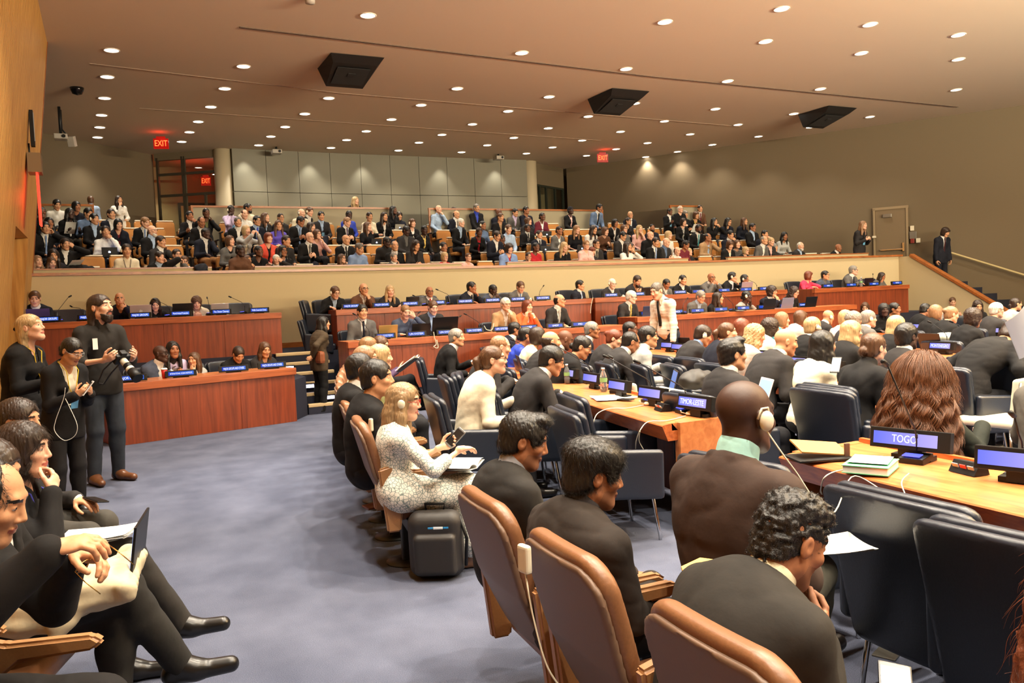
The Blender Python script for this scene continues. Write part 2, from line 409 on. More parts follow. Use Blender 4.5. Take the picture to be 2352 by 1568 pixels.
def head_ops(P, big=False):
    c, R, s = P.head, P.R, P.hs
    g = lambda *p: c + R @ (V(*p) * s)
    o = []
    E = lambda p, r, k: o.append(('+', EL(g(*p), np.array(r) * s, R), k))
    C = lambda a, b, ra, rb, k: o.append(('+', RC(g(*a), g(*b), ra * s, rb * s), k))
    E((0, -0.016, 0.034), (0.075, 0.096, 0.083), 0.0)
    E((0, 0.022, -0.03), (0.061, 0.068, 0.085), 0.03)
    C((0, 0.062, -0.100), (0, 0.058, -0.098), 0.021, 0.021, 0.03)
    for x in (-1, 1):
        C((x * 0.05, 0.0, -0.062), (x * 0.018, 0.058, -0.1), 0.018, 0.018, 0.03)
        E((x * 0.038, 0.06, -0.022), (0.024, 0.022, 0.02), 0.02)
    C((-0.03, 0.073, 0.03), (0.03, 0.073, 0.03), 0.013, 0.013, 0.018)
    for x in (-1, 1):
        o.append(('-', EL(g(x * 0.031, 0.098, 0.010), np.array((0.017, 0.017, 0.012)) * s, R), 0.012))
        E((x * 0.031, 0.0735, 0.008), (0.0135, 0.0125, 0.0115), 0.002)
        E((x * 0.0795, -0.012, -0.004), (0.009, 0.019, 0.031), 0.006)
        o.append(('-', EL(g(x * 0.089, -0.009, 0.0), np.array((0.006, 0.009, 0.014)) * s, R), 0.004))
        E((x * 0.012, 0.09, -0.033), (0.008, 0.011, 0.008), 0.008)
    C((0, 0.083, 0.016), (0, 0.1025, -0.026), 0.008, 0.0105, 0.010)
    E((0, 0.083, -0.0585), (0.025, 0.011, 0.007), 0.006)
    E((0, 0.081, -0.0685), (0.021, 0.012, 0.0075), 0.005)
    nr = 0.05 if P.fem else 0.058
    o.append(('+', RC(g(0, -0.022, -0.05), P.n + P.d2 * -0.02 + P.Rt @ V(0, 0.012, 0), nr * s, nr * 1.08), 0.03))
    return o
def torso_ops(P, inf=0.0, k=0.05, low=True, arms=None, sleeve=1.0):
    o = []; R = P.Rt; fem = P.fem; kk = P.k
    up = P.d2; fw = np.cross(up, P.ax); M = np.stack([P.ax, fw, up], axis=1)
    if low:
        o.append(('+', EL(P.hip + V(0, -0.01, 0.0), (0.155 * kk + inf, 0.118 + inf + 0.02 * (kk - 1), 0.12 + inf), R), 0.0))
    o.append(('+', RC(P.hip + V(0, 0.0, 0.03), P.w, 0.115 * kk + inf, (0.105 if fem else 0.115) * kk + inf), k))
    o.append(('+', EL((P.w + P.hip) / 2 + R @ V(0, 0.025 + 0.06 * (kk - 1), 0), (0.14 * kk + inf, 0.105 + inf + 0.1 * (kk - 1), 0.13), R), k))
    o.append(('+', EL(P.c, ((0.135 if fem else 0.156) * kk + inf, 0.112 + inf, 0.185), M), k))
    if fem:
        for x in (-1, 1): o.append(('+', EL(P.c + P.ax * x * 0.07 + fw * 0.085 + up * 0.0, (0.058 + inf, 0.05 + inf, 0.058), M), 0.04))
    for sd in (-1, 1):
        o.append(('+', RC(P.n - up * 0.03, P.sh[sd] + up * 0.004, 0.056 + inf * 0.6, 0.047 + inf * 0.9), 0.05))
        o.append(('+', RC(P.c + P.ax * sd * 0.07 + up * 0.06, P.sh[sd] - up * 0.01, 0.078 + inf, 0.05 + inf * 0.9), 0.05))
    if arms:
        for sd in (-1, 1):
            S, E, W = P.sh[sd], P.el[sd], P.wr[sd]; f = 0.87 if fem else 1.0
            if sleeve >= 0.5:
                o.append(('+', RC(S, E, 0.052 * f * kk ** 0.5 + inf * 0.9, 0.043 * f + inf * 0.9), 0.035))
                t = min((sleeve - 0.5) * 2, 1.0)
                if t > 0.02: o.append(('+', RC(E, E + (W - E) * t, 0.043 * f + inf, (0.043 + (0.031 - 0.043) * t) * f + inf), 0.02))
            else:
                t = sleeve * 2
                o.append(('+', RC(S, S + (E - S) * t, 0.056 * f + inf, 0.05 * f + inf), 0.035))
    return o
def leg_ops(P, inf=0.0, k=0.035, ankle=1.0, hips=True, feet=False):
    o = []
    if hips: o.append(('+', EL(P.hip + V(0, -0.012, -0.01), (0.156 * P.k + inf, 0.12 + inf, 0.105 + inf)), 0.0))
    for sd in (-1, 1):
        o.append(('+', RC(P.hj[sd], P.kn[sd], 0.088 * P.k ** 0.5 + inf, 0.057 + inf), k))
        A = P.kn[sd] + (P.an[sd] - P.kn[sd]) * ankle
        o.append(('+', RC(P.kn[sd], A, 0.055 + inf, 0.04 + inf * 1.2), k * 0.7))
        calf = P.kn[sd] * 0.68 + P.an[sd] * 0.32
        d = P.an[sd] - P.kn[sd]; bk = nrm(np.cross(V(1, 0, 0), d))
        o.append(('+', EL(calf + bk * -0.018 * (1 if bk[1] > 0 else -1), (0.048 + inf, 0.05 + inf, 0.09)), 0.03))
        if feet: o.append(('+', RC(P.an[sd] + V(0, -0.02, -0.03), P.to[sd], 0.03, 0.02), 0.03))
    return o
def hand_ops(P, sd, fr=0.0088, full=True):
    """palm, four unequal bent fingers and a thumb leaving the side of the palm"""
    W = P.wr[sd]; d, pn, cu = P.hand[sd]
    pn = nrm(pn - d * (pn @ d)); ac = np.cross(d, pn)   # across the palm
    th = -sd if True else sd
    # thumb side: for sd=+1 (one hand) across sign chosen so both hands mirror
    ts = 1.0 if sd > 0 else -1.0
    s = 0.92 if P.fem else 1.0
    o = [('+', RC(W - d * 0.02, W + d * 0.02, 0.026 * s, 0.024 * s), 0.012)]
    M = np.stack([ac, d, pn], axis=1)
    o.append(('+', EL(W + d * 0.05 * s, (0.038 * s, 0.05 * s, 0.0165 * s), M), 0.012))
    for i, (off, ln) in enumerate(((0.028, 0.068), (0.0095, 0.076), (-0.0095, 0.071), (-0.027, 0.056))):
        b = W + d * (0.088 - abs(off) * 0.25) * s + ac * off * ts * s
        dr = nrm(d + ac * off * ts * 3.0 * (1.2 - cu * 0.6)); p = b; c = cu * (0.9 + 0.12 * i)
        ang = 0.12
        for j, fl in enumerate((0.44, 0.32, 0.24)):
            ang += c * (0.55, 0.65, 0.4)[j]
            q = p + (dr * math.cos(ang) + pn * math.sin(ang)) * ln * fl * s
            o.append(('+', RC(p, q, fr * (1.04 - 0.07 * j) * s, fr * (0.97 - 0.07 * j) * s), 0.004)); p = q
    b = W + d * 0.022 * s + ac * 0.026 * ts * s + pn * 0.006
    q = b + (d * 0.62 + ac * 0.62 * ts + pn * 0.4) * 0.042 * s
    r = q + (d * 0.86 + ac * 0.2 * ts + pn * (0.3 + 0.3 * min(cu, 1))) * 0.034 * s
    e = r + (d * 0.95 - ac * 0.05 * ts + pn * 0.35) * 0.024 * s
    o += [('+', RC(b, q, 0.0135 * s, 0.0115 * s), 0.012), ('+', RC(q, r, 0.011 * s, 0.010 * s), 0.004), ('+', RC(r, e, 0.010 * s, 0.0085 * s), 0.004)]
    return o
def headfine(P, h, hands=True, hh=None, cl=None):
    """finer grid spacing through the head (and the hands)"""
    c = P.head; f = [[], [], []]
    for i, r in enumerate((0.105, 0.125, 0.15)): f[i].append((c[i] - r, c[i] + r, h))
    if hands:
        for sd in (-1, 1):
            m = P.wr[sd] + P.hand[sd][0] * 0.07
            for i in range(3): f[i].append((m[i] - 0.095, m[i] + 0.095, hh or h))
    return f
def face_index(P, pts, beard=False, far=False):
    """material slots on the body: 0 skin, 1 eye white, 2 iris, 3 brow, 4 lips, 5 stubble"""
    q = (pts - P.head) @ P.R / P.hs
    x, y, z = np.abs(q[:, 0]), q[:, 1], q[:, 2]
    mi = np.zeros(len(q), dtype=np.int32)
    if beard: mi[(z < -0.045) & (z > -0.14) & (y > 0.0 + (z + 0.12) * 0.35) & (x < 0.075)] = 5
    mi[(y > 0.06) & (x > 0.011) & (x < 0.053) & (z > 0.0235 + 0.06 * (x - 0.011) - 3.2 * (np.maximum(x - 0.036, 0)) ** 1.5) & (z < 0.0335 + 0.06 * (x - 0.011) - 3.2 * (np.maximum(x - 0.036, 0)) ** 1.5)] = 3
    e = ((x - 0.031) / 0.0118) ** 2 + ((z - 0.005) / 0.0052) ** 2
    mi[(e < 1) & (y > 0.06)] = 2 if far else 1
    mi[(((x - 0.031) ** 2 + (z - 0.0065) ** 2) < 0.0064 ** 2) & (z < 0.0105) & (y > 0.06)] = 2
    mi[(y > 0.076) & (x < 0.025) & (z > -0.0755 + x * 0.25) & (z < -0.0525 - x * 0.2)] = 4
    return mi
def hair_ops(P, style, big=0.0):
    c, R, s = P.head, P.R, P.hs
    g = lambda *p: c + R @ (V(*p) * s)
    o = []; st = style
    E = lambda p, r, k=0.02, op='+': o.append((op, EL(g(*p), np.array(r) * s, R), k))
    C = lambda a, b, ra, rb, k=0.02, op='+': o.append((op, RC(g(*a), g(*b), ra * s, rb * s), k))
    def face(lo=0.0, up=0.0):
        E((0, 0.126, -0.045), (0.068, 0.09, 0.128 + up), 0.016, '-')
    def under(z, sl=0.0):
        o.append(('&', HS(g(0, 0, z), R @ V(0, sl, -1)), 0.012))
    def ears():
        for x in (-1, 1): E((x * 0.085, 0.004, -0.012), (0.028, 0.03, 0.04), 0.012, '-')
    t = dict(buzz=0.003, crop=0.007, fade=0.0035, tousle=0.015).get(st, 0.012)
    base = (0.0765 + t, 0.098 + t, 0.085 + t)
    if st in ('short', 'buzz', 'crop', 'part', 'curl', 'quiff', 'fade', 'tousle'):
        E((0, -0.018, 0.035), base)
        E((0, -0.045, -0.03), (0.066 + t, 0.062 + t, 0.075), 0.02)
        if st == 'part': E((0.02, 0.045, 0.105), (0.062, 0.05, 0.026), 0.02); E((-0.03, 0.03, 0.10), (0.05, 0.055, 0.026), 0.02)
        if st == 'quiff': E((0, 0.05, 0.11), (0.06, 0.045, 0.03), 0.02)
        if st == 'curl': E((0, 0.0, 0.088), (0.088, 0.1, 0.052), 0.02)
        if st == 'fade': E((0, -0.005, 0.085), (0.079, 0.098, 0.052), 0.012)
        if st == 'tousle': E((0, -0.02, 0.075), (0.093, 0.112, 0.062), 0.03)
        face(); ears(); under(-0.032, 0.5)
    elif st == 'bald': return []
    elif st == 'ring':
        E((0, -0.03, 0.01), (0.084, 0.094, 0.078)); E((0, -0.05, -0.035), (0.07, 0.06, 0.07), 0.02)
        E((0, 0.035, 0.12), (0.085, 0.125, 0.092), 0.015, '-'); face(); ears(); under(-0.032, 0.5)
    elif st == 'thin':
        E((0, -0.022, 0.032), (0.0815, 0.102, 0.088)); E((0, -0.045, -0.03), (0.07, 0.064, 0.07), 0.02)
        E((0, 0.075, 0.085), (0.06, 0.06, 0.06), 0.02, '-'); face(); ears(); under(-0.032, 0.5)
    elif st in ('bob', 'fringe', 'shag'):
        E((0, -0.02, 0.038), (0.092, 0.112, 0.095)); E((0, -0.03, -0.035), (0.096, 0.1, 0.115), 0.03)
        E((0, 0.12, -0.065 if st != 'bob' else -0.045), (0.062, 0.098, 0.11), 0.015, '-')
        if st != 'bob': E((0, 0.075, 0.058), (0.066, 0.026, 0.028), 0.012)
        under(-0.115, 0.0)
    elif st == 'mid':
        E((0, -0.02, 0.035), (0.085, 0.107, 0.09)); E((0, -0.05, -0.03), (0.088, 0.075, 0.085), 0.03); E((0, -0.078, -0.12), (0.088, 0.046, 0.12), 0.04)
        E((0, 0.125, -0.045), (0.07, 0.1, 0.125), 0.012, '-')
        for x in (-1, 1): E((x * 0.085, 0.012, -0.012), (0.022, 0.026, 0.036), 0.01, '-')
    elif st in ('long', 'wavy', 'vlong'):
        ln = dict(long=-0.27, wavy=-0.27, vlong=-0.42)[st]
        E((0, -0.022, 0.038), (0.09, 0.112, 0.094)); E((0, -0.04, -0.04), (0.09, 0.09, 0.11), 0.03)
        E((0, -0.075, -0.14), (0.098, 0.052, 0.16), 0.04)
        for x in (-1, 1):
            C((x * 0.074, -0.005, 0.03), (x * 0.083, 0.0, -0.10), 0.026, 0.03, 0.03)
            C((x * 0.083, 0.0, -0.10), (x * 0.09, (0.015 if P.lean < 0.4 else -0.02), ln), 0.034, 0.026, 0.03)
        C((0, -0.085, -0.10), (0, -0.105, ln - 0.02), 0.06, 0.045, 0.05)
        E((0.006, 0.125, -0.045), (0.06, 0.094, 0.135), 0.012, '-')
    elif st in ('bun', 'tied', 'pony'):
        E((0, -0.018, 0.035), (0.083, 0.104, 0.09)); E((0, -0.045, -0.025), (0.076, 0.066, 0.075), 0.02)
        face(); under(-0.045, 0.5)
        for x in (-1, 1): E((x * 0.085, 0.006, -0.012), (0.022, 0.024, 0.034), 0.01, '-')
        if st == 'bun': E((0, -0.115, 0.04), (0.04, 0.036, 0.038), 0.01)
        elif st == 'tied': E((0, -0.115, -0.03), (0.036, 0.032, 0.036), 0.012)
        else:
            C((0, -0.11, 0.04), (0, -0.15, 0.0), 0.022, 0.032, 0.012); C((0, -0.15, 0.0), (0, -0.14, -0.16), 0.034, 0.018, 0.02)
    elif st == 'afro':
        E((0, -0.03, 0.045), (0.105, 0.118, 0.108)); E((0, 0.13, -0.055), (0.066, 0.098, 0.115), 0.012, '-'); under(-0.07, 0.3)
    elif st == 'mop':
        E((0, -0.025, 0.035), (0.105, 0.12, 0.105)); E((0, -0.03, -0.05), (0.1, 0.09, 0.085), 0.03); E((0, 0.125, -0.06), (0.06, 0.085, 0.112), 0.02, '-'); under(-0.12)
    elif st == 'wrap':
        E((0, -0.022, 0.042), (0.086, 0.108, 0.094)); E((0, -0.05, -0.02), (0.08, 0.07, 0.08), 0.02); E((0, 0.14, -0.055), (0.07, 0.09, 0.125), 0.008, '-'); under(-0.08, 0.3)
    return o
def beard_ops(P, full=True):
    c, R, s = P.head, P.R, P.hs
    g = lambda *p: c + R @ (V(*p) * s)
    o = []
    o.append(('+', EL(g(0, 0.03, -0.045), np.array((0.0635, 0.0695, 0.0875)) * s, R), 0))
    o.append(('+', EL(g(0, 0.058, -0.11), np.array((0.036, 0.032, 0.036 if full else 0.022)) * s, R), 0.03))
    o.append(('&', HS(g(0, 0.03, -0.052), R @ V(0, 0.45, 1)), 0.012))
    o.append(('&', HS(g(0, 0.006, -0.06), R @ V(0, -1, -0.15)), 0.012))
    for x in (-1, 1): o.append(('+', RC(g(x * 0.006, 0.0935, -0.047), g(x * 0.03, 0.078, -0.062), 0.0055 * s, 0.005 * s), 0.006))
    o.append(('-', EL(g(0, 0.1, -0.0635), np.array((0.022, 0.035, 0.0095)) * s, R), 0.004))
    return o
MESHC = {}
def cached(key, fn):
    if key is None: return fn()
    if key not in MESHC: MESHC[key] = fn()
    return MESHC[key]
def frz(v):
    if isinstance(v, dict): return tuple(sorted((k, frz(x)) for k, x in v.items()))
    if isinstance(v, (list, tuple)): return tuple(frz(x) for x in v)
    return round(v, 3) if isinstance(v, float) else v
GEO_KEYS = ('st', 'lean', 'hunch', 'seat', 'twist', 'side', 'torso', 'wide', 'fem', 'shrug', 'yaw', 'pitch', 'tilt', 'hs', 'arms', 'poles', 'legs', 'stretch')
RES = {  # body, head, hands, clothes, hair
    0: (0.016, 0.0038, 0.0042, 0.0085, 0.005),
    1: (0.018, 0.0055, 0.0065, 0.011, 0.0075),
    2: (0.022, 0.0085, 0.011, 0.016, 0.011),
    3: (0.026, 0.0105, 0.014, 0.02, 0.0135)}
def person(s, loc, heading, label, group=None, name='person'):
    """heading: the world direction the body faces, in degrees from +x towards +y"""
    lod = s.get('lod', 1); hb, hh, hd, hc, hr = RES[lod]
    P = solve(s); gk = tuple((k, frz(s[k])) for k in GEO_KEYS if k in s) + (lod,)
    seed = zlib.crc32(repr(gk).encode()) % 1000
    sk = s.get('skin', 1); hairc = s.get('hc', 'dbr')
    ink = s.get('beard') == 'stub'
    bare = s.get('bare', 0)
    def body():
        ops = torso_ops(P, -0.012 if not bare else 0.0, arms=True) + leg_ops(P, -0.012, feet=True, hips=False) + head_ops(P)
        for sd in (-1, 1): ops += hand_ops(P, sd, fr=max(0.0088, hd * 0.72))
        p, q = surf(ops, hb, headfine(P, hh, True, hd))
        return np_mesh('body', p, q, mi=face_index(P, p[q].mean(axis=1), ink, lod >= 2))
    root = link(name, cached(('body', gk, ink, bare), body), None)
    me = root.data
    ms = [skin_mat(sk), mat('eye_white', (215, 205, 198), rough=0.25), mat('iris', (30, 20, 15), rough=0.15), hair_mat(s.get('bc', hairc if hairc in HAIR else 'dbr')), mat('lip_%d' % sk, LIP[sk] if not s.get('lipstick') else (170, 40, 45), rough=0.4), mat('stubble_%d' % sk, tuple(int(0.85 * v) for v in SKIN[sk]), rough=0.7)]
    if not me.materials:
        for m in ms: me.materials.append(m)
    for i, m in enumerate(ms):
        root.material_slots[i].link = 'OBJECT'; root.material_slots[i].material = m
    root.location = loc; root.rotation_euler = (0, 0, RAD(heading) - PI / 2)
    sc = s.get('scale', 1.0); root.scale = (sc, sc, sc)
    props(root, label, 'person', group)
    def part(nm, key, ops, h, m, disp=None, fine=((), (), ())):
        if not ops: return None
        def mk():
            p, q = surf(ops, h, fine, disp); return np_mesh(nm, p, q)
        me = cached((nm, gk, key, lod), mk)
        o = link(nm, me, None, root)
        if not me.materials: me.materials.append(m)
        o.material_slots[0].link = 'OBJECT'; o.material_slots[0].material = m
        return o
    up = P.d2; fw = np.cross(up, P.ax); M = np.stack([P.ax, fw, up], axis=1)
    def ridged(amp, wl):
        a, c = ripple(amp * 0.9, wl * 2.0, seed, 5, (1, 1, 0.6)), ripple(1.0, wl * 2.2, seed + 5, 3, (0.7, 0.7, 1.7))
        return lambda X, Y, Z: a(X, Y, Z) + amp * 1.3 * (np.minimum(np.abs(c(X, Y, Z)), 0.8) - 0.5) * -1
    fold = ridged if lod <= 1 else (lambda amp, wl: ripple(amp, wl, seed)) if lod <= 2 else (lambda amp, wl: ripple(amp * 0.7, wl, seed))
    # hair
    st = s.get('hair', 'short')
    if st != 'bald':
        curl = st in ('curl', 'afro', 'mop', 'wavy', 'fade') or s.get('curly')
        amp = 0.0045 if curl else 0.002
        dsp = ripple(amp, 0.028 if curl else 0.022, seed, 9, (1.6, 1.6, 0.35) if not curl else (1, 1, 1))
        part('headscarf' if st == 'wrap' else 'hair', (st, s.get('curly')), hair_ops(P, st), hr, cloth(s.get('wrapc', (20, 19, 24))) if st == 'wrap' else hair_mat(hairc, bool(curl)), dsp)
    if s.get('beard') and s['beard'] != 'stub': part('beard', s['beard'], beard_ops(P, s['beard'] == 'full'), max(hh, 0.005), hair_mat(s.get('bc', hairc)), ripple(0.0015, 0.012, 3))
    # clothes
    top = s.get('top', 'suit'); tc = s.get('tc', (28, 27, 30)); sc2 = s.get('sc', (225, 222, 215))
    def neckcut(r0, r1, dep, front):
        a = P.n + fw * (0.058 + 0.0) + up * 0.03; b = P.c - up * dep + fw * front
        return [('-', RC(a, b, r0, r1), 0.012), ('-', RC(P.n - up * 0.015 + fw * 0.015, P.n + up * 0.13 + fw * 0.06, 0.064, 0.075), 0.012)]
    if top in ('suit', 'cardigan', 'jacket'):
        ops = torso_ops(P, 0.018, arms=True, sleeve=0.97)
        if P.st == 'stand': ops += [('+', RC(P.hip + V(x * 0.055, 0, 0.02), P.hip + V(x * 0.065, 0, -0.12), 0.122 * P.k, 0.128 * P.k), 0.06) for x in (-1, 1)]; ops.append(('&', HS(P.hip + V(0, 0, -0.17), (0, 0, -1)), 0.01))
        ops += [('+', EL(P.c - fw * 0.022 - up * 0.03, (0.158 * P.k + 0.018, 0.105 + 0.016, 0.235), M), 0.07), ('+', EL((P.w + P.hip) / 2, (0.15 * P.k + 0.016, 0.118, 0.17), P.Rt), 0.06)]
        w = s.get('open', 0.05)
        ops += neckcut(w, 0.012, 0.16 if top == 'suit' else 0.3, 0.155)
        if lod <= 1 and top == 'suit':
            for x in (-1, 1):  # lapels and back collar
                ops.append(('+', RC(P.n + P.ax * x * 0.062 + fw * 0.075 - up * 0.01, P.c - up * 0.13 + fw * 0.143 + P.ax * x * 0.012, 0.016, 0.007), 0.006))
                ops.append(('+', RC(P.n + P.ax * x * 0.062 + fw * 0.03 + up * 0.018, P.n + P.ax * x * 0.045 - fw * 0.045 + up * 0.03, 0.014, 0.014), 0.008))
            ops.append(('+', RC(P.n + P.ax * 0.045 - fw * 0.045 + up * 0.03, P.n - P.ax * 0.045 - fw * 0.045 + up * 0.03, 0.014, 0.014), 0.008))
        part({'suit': 'jacket', 'jacket': 'jacket', 'cardigan': 'cardigan'}[top], (top, w), ops, hc, cloth(tc), fold(0.003 if lod else 0.004, 0.1))
        ops = torso_ops(P, 0.006, low=False, arms=True, sleeve=1.0)
        if s.get('collar', top == 'suit'):
            ops.append(('+', RC(P.n - up * 0.02 + fw * 0.012, P.n + up * 0.05 + fw * 0.03, 0.073, 0.0685), 0.012))
            for x in (-1, 1): ops.append(('+', RC(P.n + up * 0.01 + fw * 0.085 + P.ax * x * 0.012, P.n - up * 0.045 + fw * 0.095 + P.ax * x * 0.05, 0.009, 0.004), 0.006))
        else: ops += [('-', RC(P.n + fw * 0.07 + up * 0.04, P.n - up * 0.05 + fw * 0.1, 0.055, 0.03), 0.02)]
        part('shirt', ('u', top), ops, hc * (0.7 if lod == 0 else 1), cloth(sc2, 0.8))
        if s.get('tie'):
            pts = [P.n + fw * 0.088 + up * 0.012, P.n + fw * 0.108 - up * 0.05, P.c + fw * 0.128 + up * 0.03, P.c + fw * 0.132 - up * 0.12, P.w + fw * 0.15 - up * 0.02]
            ops = []
            for i, (a, b) in enumerate(zip(pts, pts[1:])):
                r = (0.016, 0.012, 0.017, 0.022)[i]
                for x in (-0.6, 0, 0.6): ops.append(('+', RC(a + P.ax * x * r, b + P.ax * x * (r + 0.004), 0.0085, 0.0085), 0.01))
            part('tie', 1, ops, max(hc * 0.5, 0.006), cloth(s['tie'], 0.5))
    elif top in ('shirt', 'tee', 'blouse', 'coat', 'dress'):
        sl = {'shirt': 0.99, 'blouse': 0.92, 'tee': 0.3, 'coat': 0.99, 'dress': 0.72}[top]
        if s.get('roll'): sl = 0.55
        inf = 0.024 if top == 'coat' else 0.013
        ops = torso_ops(P, inf, arms=True, sleeve=sl)
        if P.st == 'stand' and not s.get('tuck'): ops += [('+', RC(P.hip + V(x * 0.06, 0, 0), P.hip + V(x * 0.07, 0, -0.06 - 0.1 * (top == 'coat')), 0.118 * P.k, 0.122 * P.k), 0.05) for x in (-1, 1)]; ops.append(('&', HS(P.hip + V(0, 0, -0.11 - 0.1 * (top == 'coat')), (0, 0, -1)), 0.01))
        if top in ('shirt', 'coat'):
            ops.append(('+', RC(P.n - up * 0.02 + fw * 0.012, P.n + up * 0.035 + fw * 0.025, 0.068 + inf * 0.4, 0.064 + inf * 0.3), 0.012))
            ops.append(('-', RC(P.n + up * 0.05 + fw * 0.085, P.n - up * 0.05 + fw * 0.13, 0.03, 0.01), 0.01))
            if lod <= 1:
                for x in (-1, 1): ops.append(('+', RC(P.n + up * 0.005 + fw * 0.08 + P.ax * x * 0.025, P.n - up * 0.05 + fw * 0.1 + P.ax * x * 0.055, 0.010, 0.005), 0.006))
        else:
            ops += [('-', RC(P.n + fw * 0.075 + up * 0.04, P.n - up * 0.04 + fw * 0.12, 0.055, 0.03), 0.015), ('-', RC(P.n - up * 0.01 + fw * 0.01, P.n + up * 0.12 + fw * 0.05, 0.062, 0.07), 0.01)]
        if top == 'dress':
            for sd in (-1, 1):
                ops += [('+', RC(P.hj[sd], P.kn[sd] + V(0, 0.02, 0), 0.125, 0.105), 0.06), ('+', RC(P.kn[sd], P.an[sd] + V(0, 0.02, 0.12), 0.10, 0.14), 0.06)]
        part({'tee': 't_shirt'}.get(top, top), (top, sl), ops, hc, s.get('tm') or cloth(tc), fold(0.004, 0.09))
    # legs and shoes
    if top != 'dress' and s.get('pants', True) and not s.get('skirt'):
        part('trousers', 1, leg_ops(P, 0.014, ankle=1.06), hc * 1.1, cloth(s.get('pc', (24, 24, 28))), fold(0.003, 0.12))
    elif s.get('skirt'):
        ops = [('+', EL(P.hip, (0.19, 0.14, 0.13)), 0)]
        for sd in (-1, 1): ops.append(('+', RC(P.hj[sd], P.kn[sd] * 0.95, 0.115, 0.085), 0.06))
        part('skirt', 1, ops, hc * 1.1, cloth(s['skirt']), fold(0.003, 0.1))
    if s.get('shoes', 1):
        for sd in (-1, 1):
            a, t = P.an[sd], P.to[sd]; f = nrm(t - a - V(0, 0, t[2] - a[2]) * 0.0)
            hl = a + V(0, -0.045, -0.045) if abs(a[2] - 0.085) < 0.06 else a + V(0, -0.03, -0.05)
            ops = [('+', RC(hl, t + V(0, 0.03, 0.0), 0.042, 0.034), 0), ('+', RC(a + V(0, 0, -0.005), a + V(0, 0.06, -0.035), 0.049, 0.044), 0.03)]
            if abs(a[2] - 0.085) < 0.03: ops.append(('&', HS((0, 0, 0.004), (0, 0, -1)), 0.006))
            part('shoe', sd, ops, max(hc * 0.8, 0.008), mat('shoe_%d_%d_%d' % s.get('shc', (20, 18, 17)), s.get('shc', (20, 18, 17)), rough=0.3))
    # worn things
    if s.get('glasses'): glasses(root, P, s['glasses'], lod)
    if s.get('ear'): earpiece(root, P, s['ear'], s)
    if s.get('lan'): lanyard(root, P, s['lan'], s.get('badge', 1))
    root['_'] = 0; del root['_']
    return root, P
def local(P, *p): return P.head + P.R @ (V(*p) * P.hs)
def glasses(root, P, col, lod):
    b = B(); n = 14 if lod < 2 else 8; r = 0.0016 if lod < 2 else 0.0026
    for x in (-1, 1):
        pts = [local(P, x * 0.031 + 0.021 * math.cos(t), 0.097 - 0.3 * (0.021 * math.cos(t) * x) ** 2 * 40 * 0.1, 0.004 + 0.0165 * math.sin(t)) for t in np.linspace(0, 2 * PI, n, endpoint=False)]
        b.tube(pts, r, 5, closed=True)
        b.tube([local(P, x * 0.052, 0.094, 0.009), local(P, x * 0.078, 0.06, 0.01), local(P, x * 0.083, 0.0, 0.008), local(P, x * 0.082, -0.012, -0.004)], r, 5)
    b.tube([local(P, -0.011, 0.099, 0.008), local(P, 0, 0.103, 0.011), local(P, 0.011, 0.099, 0.008)], r, 5)
    b.obj('glasses', mat('frame_%d_%d_%d' % col, col, rough=0.3, metal=0.2), root)
def earpiece(root, P, side, s):
    """cream listening shell hooked over one ear, with its lead"""
    b = B(); c = local(P, side * 0.097, -0.004, -0.006)
    Rm = Matrix(P.R.tolist()); M = Matrix.Translation(Vector(c)) @ Rm.to_4x4() @ Matrix.Rotation(PI / 2 * side, 4, 'Y')
    n0 = len(b.bm.verts)
    b.lathe([(0.001, 0.016), (0.014, 0.0145), (0.022, 0.009), (0.0255, 0.0), (0.024, -0.008), (0.016, -0.012)], 16)
    bmesh.ops.scale(b.bm, vec=Vector((1.32, 1.0, 1.0)), verts=b.bm.verts[:])
    bmesh.ops.transform(b.bm, matrix=M, verts=b.bm.verts[:])
    b.tube([local(P, side * 0.09, 0.012, 0.02), local(P, side * 0.092, 0.004, 0.036), local(P, side * 0.09, -0.02, 0.034), local(P, side * 0.088, -0.034, 0.0)], 0.0035, 6)
    o = b.obj('earpiece', mat('cream_plastic', (232, 222, 196), rough=0.35), root, smooth=True)
    if s.get('lead', 0):
        e = V(*s['lead']) if isinstance(s['lead'], (tuple, list)) else P.c + V(side * 0.17, 0.12, -0.1)
        a = local(P, side * 0.094, 0.0, -0.04); m = (a + e) / 2 + V(0, 0, -0.05)
        b = B(); b.tube([a, a * 0.75 + m * 0.25 + V(0, 0, -0.015), m, (m + e) / 2 + V(0, 0, -0.02), e], 0.0022, 6)
        b.obj('lead', mat('cream_plastic', (232, 222, 196)), root)
def lanyard(root, P, col, badge=1):
    up = P.d2; fw = np.cross(up, P.ax); b = B()
    off = 0.022
    for x in (-1, 1):
        pts = [P.n - fw * 0.062 + up * 0.03 + P.ax * x * 0.02, P.n + P.ax * x * 0.072 + up * 0.028, P.n + P.ax * x * 0.06 + fw * (0.088 + off) - up * 0.03, P.c + P.ax * x * 0.035 + fw * (0.118 + off), P.w + fw * (0.135 + off) + up * 0.1]
        b.tube(pts, 0.0042, 5)
    b.obj('lanyard', cloth(col, 0.6), root)
    if badge:
        b = B(); c = P.w + fw * (0.142 + off) + up * 0.055
        b.box((0, 0, 0), (0.07, 0.004, 0.1))
        bmesh.ops.transform(b.bm, matrix=Matrix.Translation(Vector(c)) @ Matrix(M3(P.ax, fw, up)).to_4x4(), verts=b.bm.verts[:])
        b.obj('badge', mat('badge_blue', (110, 175, 215), rough=0.4), root)
def M3(x, y, z): return [[float(x[i]), float(y[i]), float(z[i])] for i in range(3)]
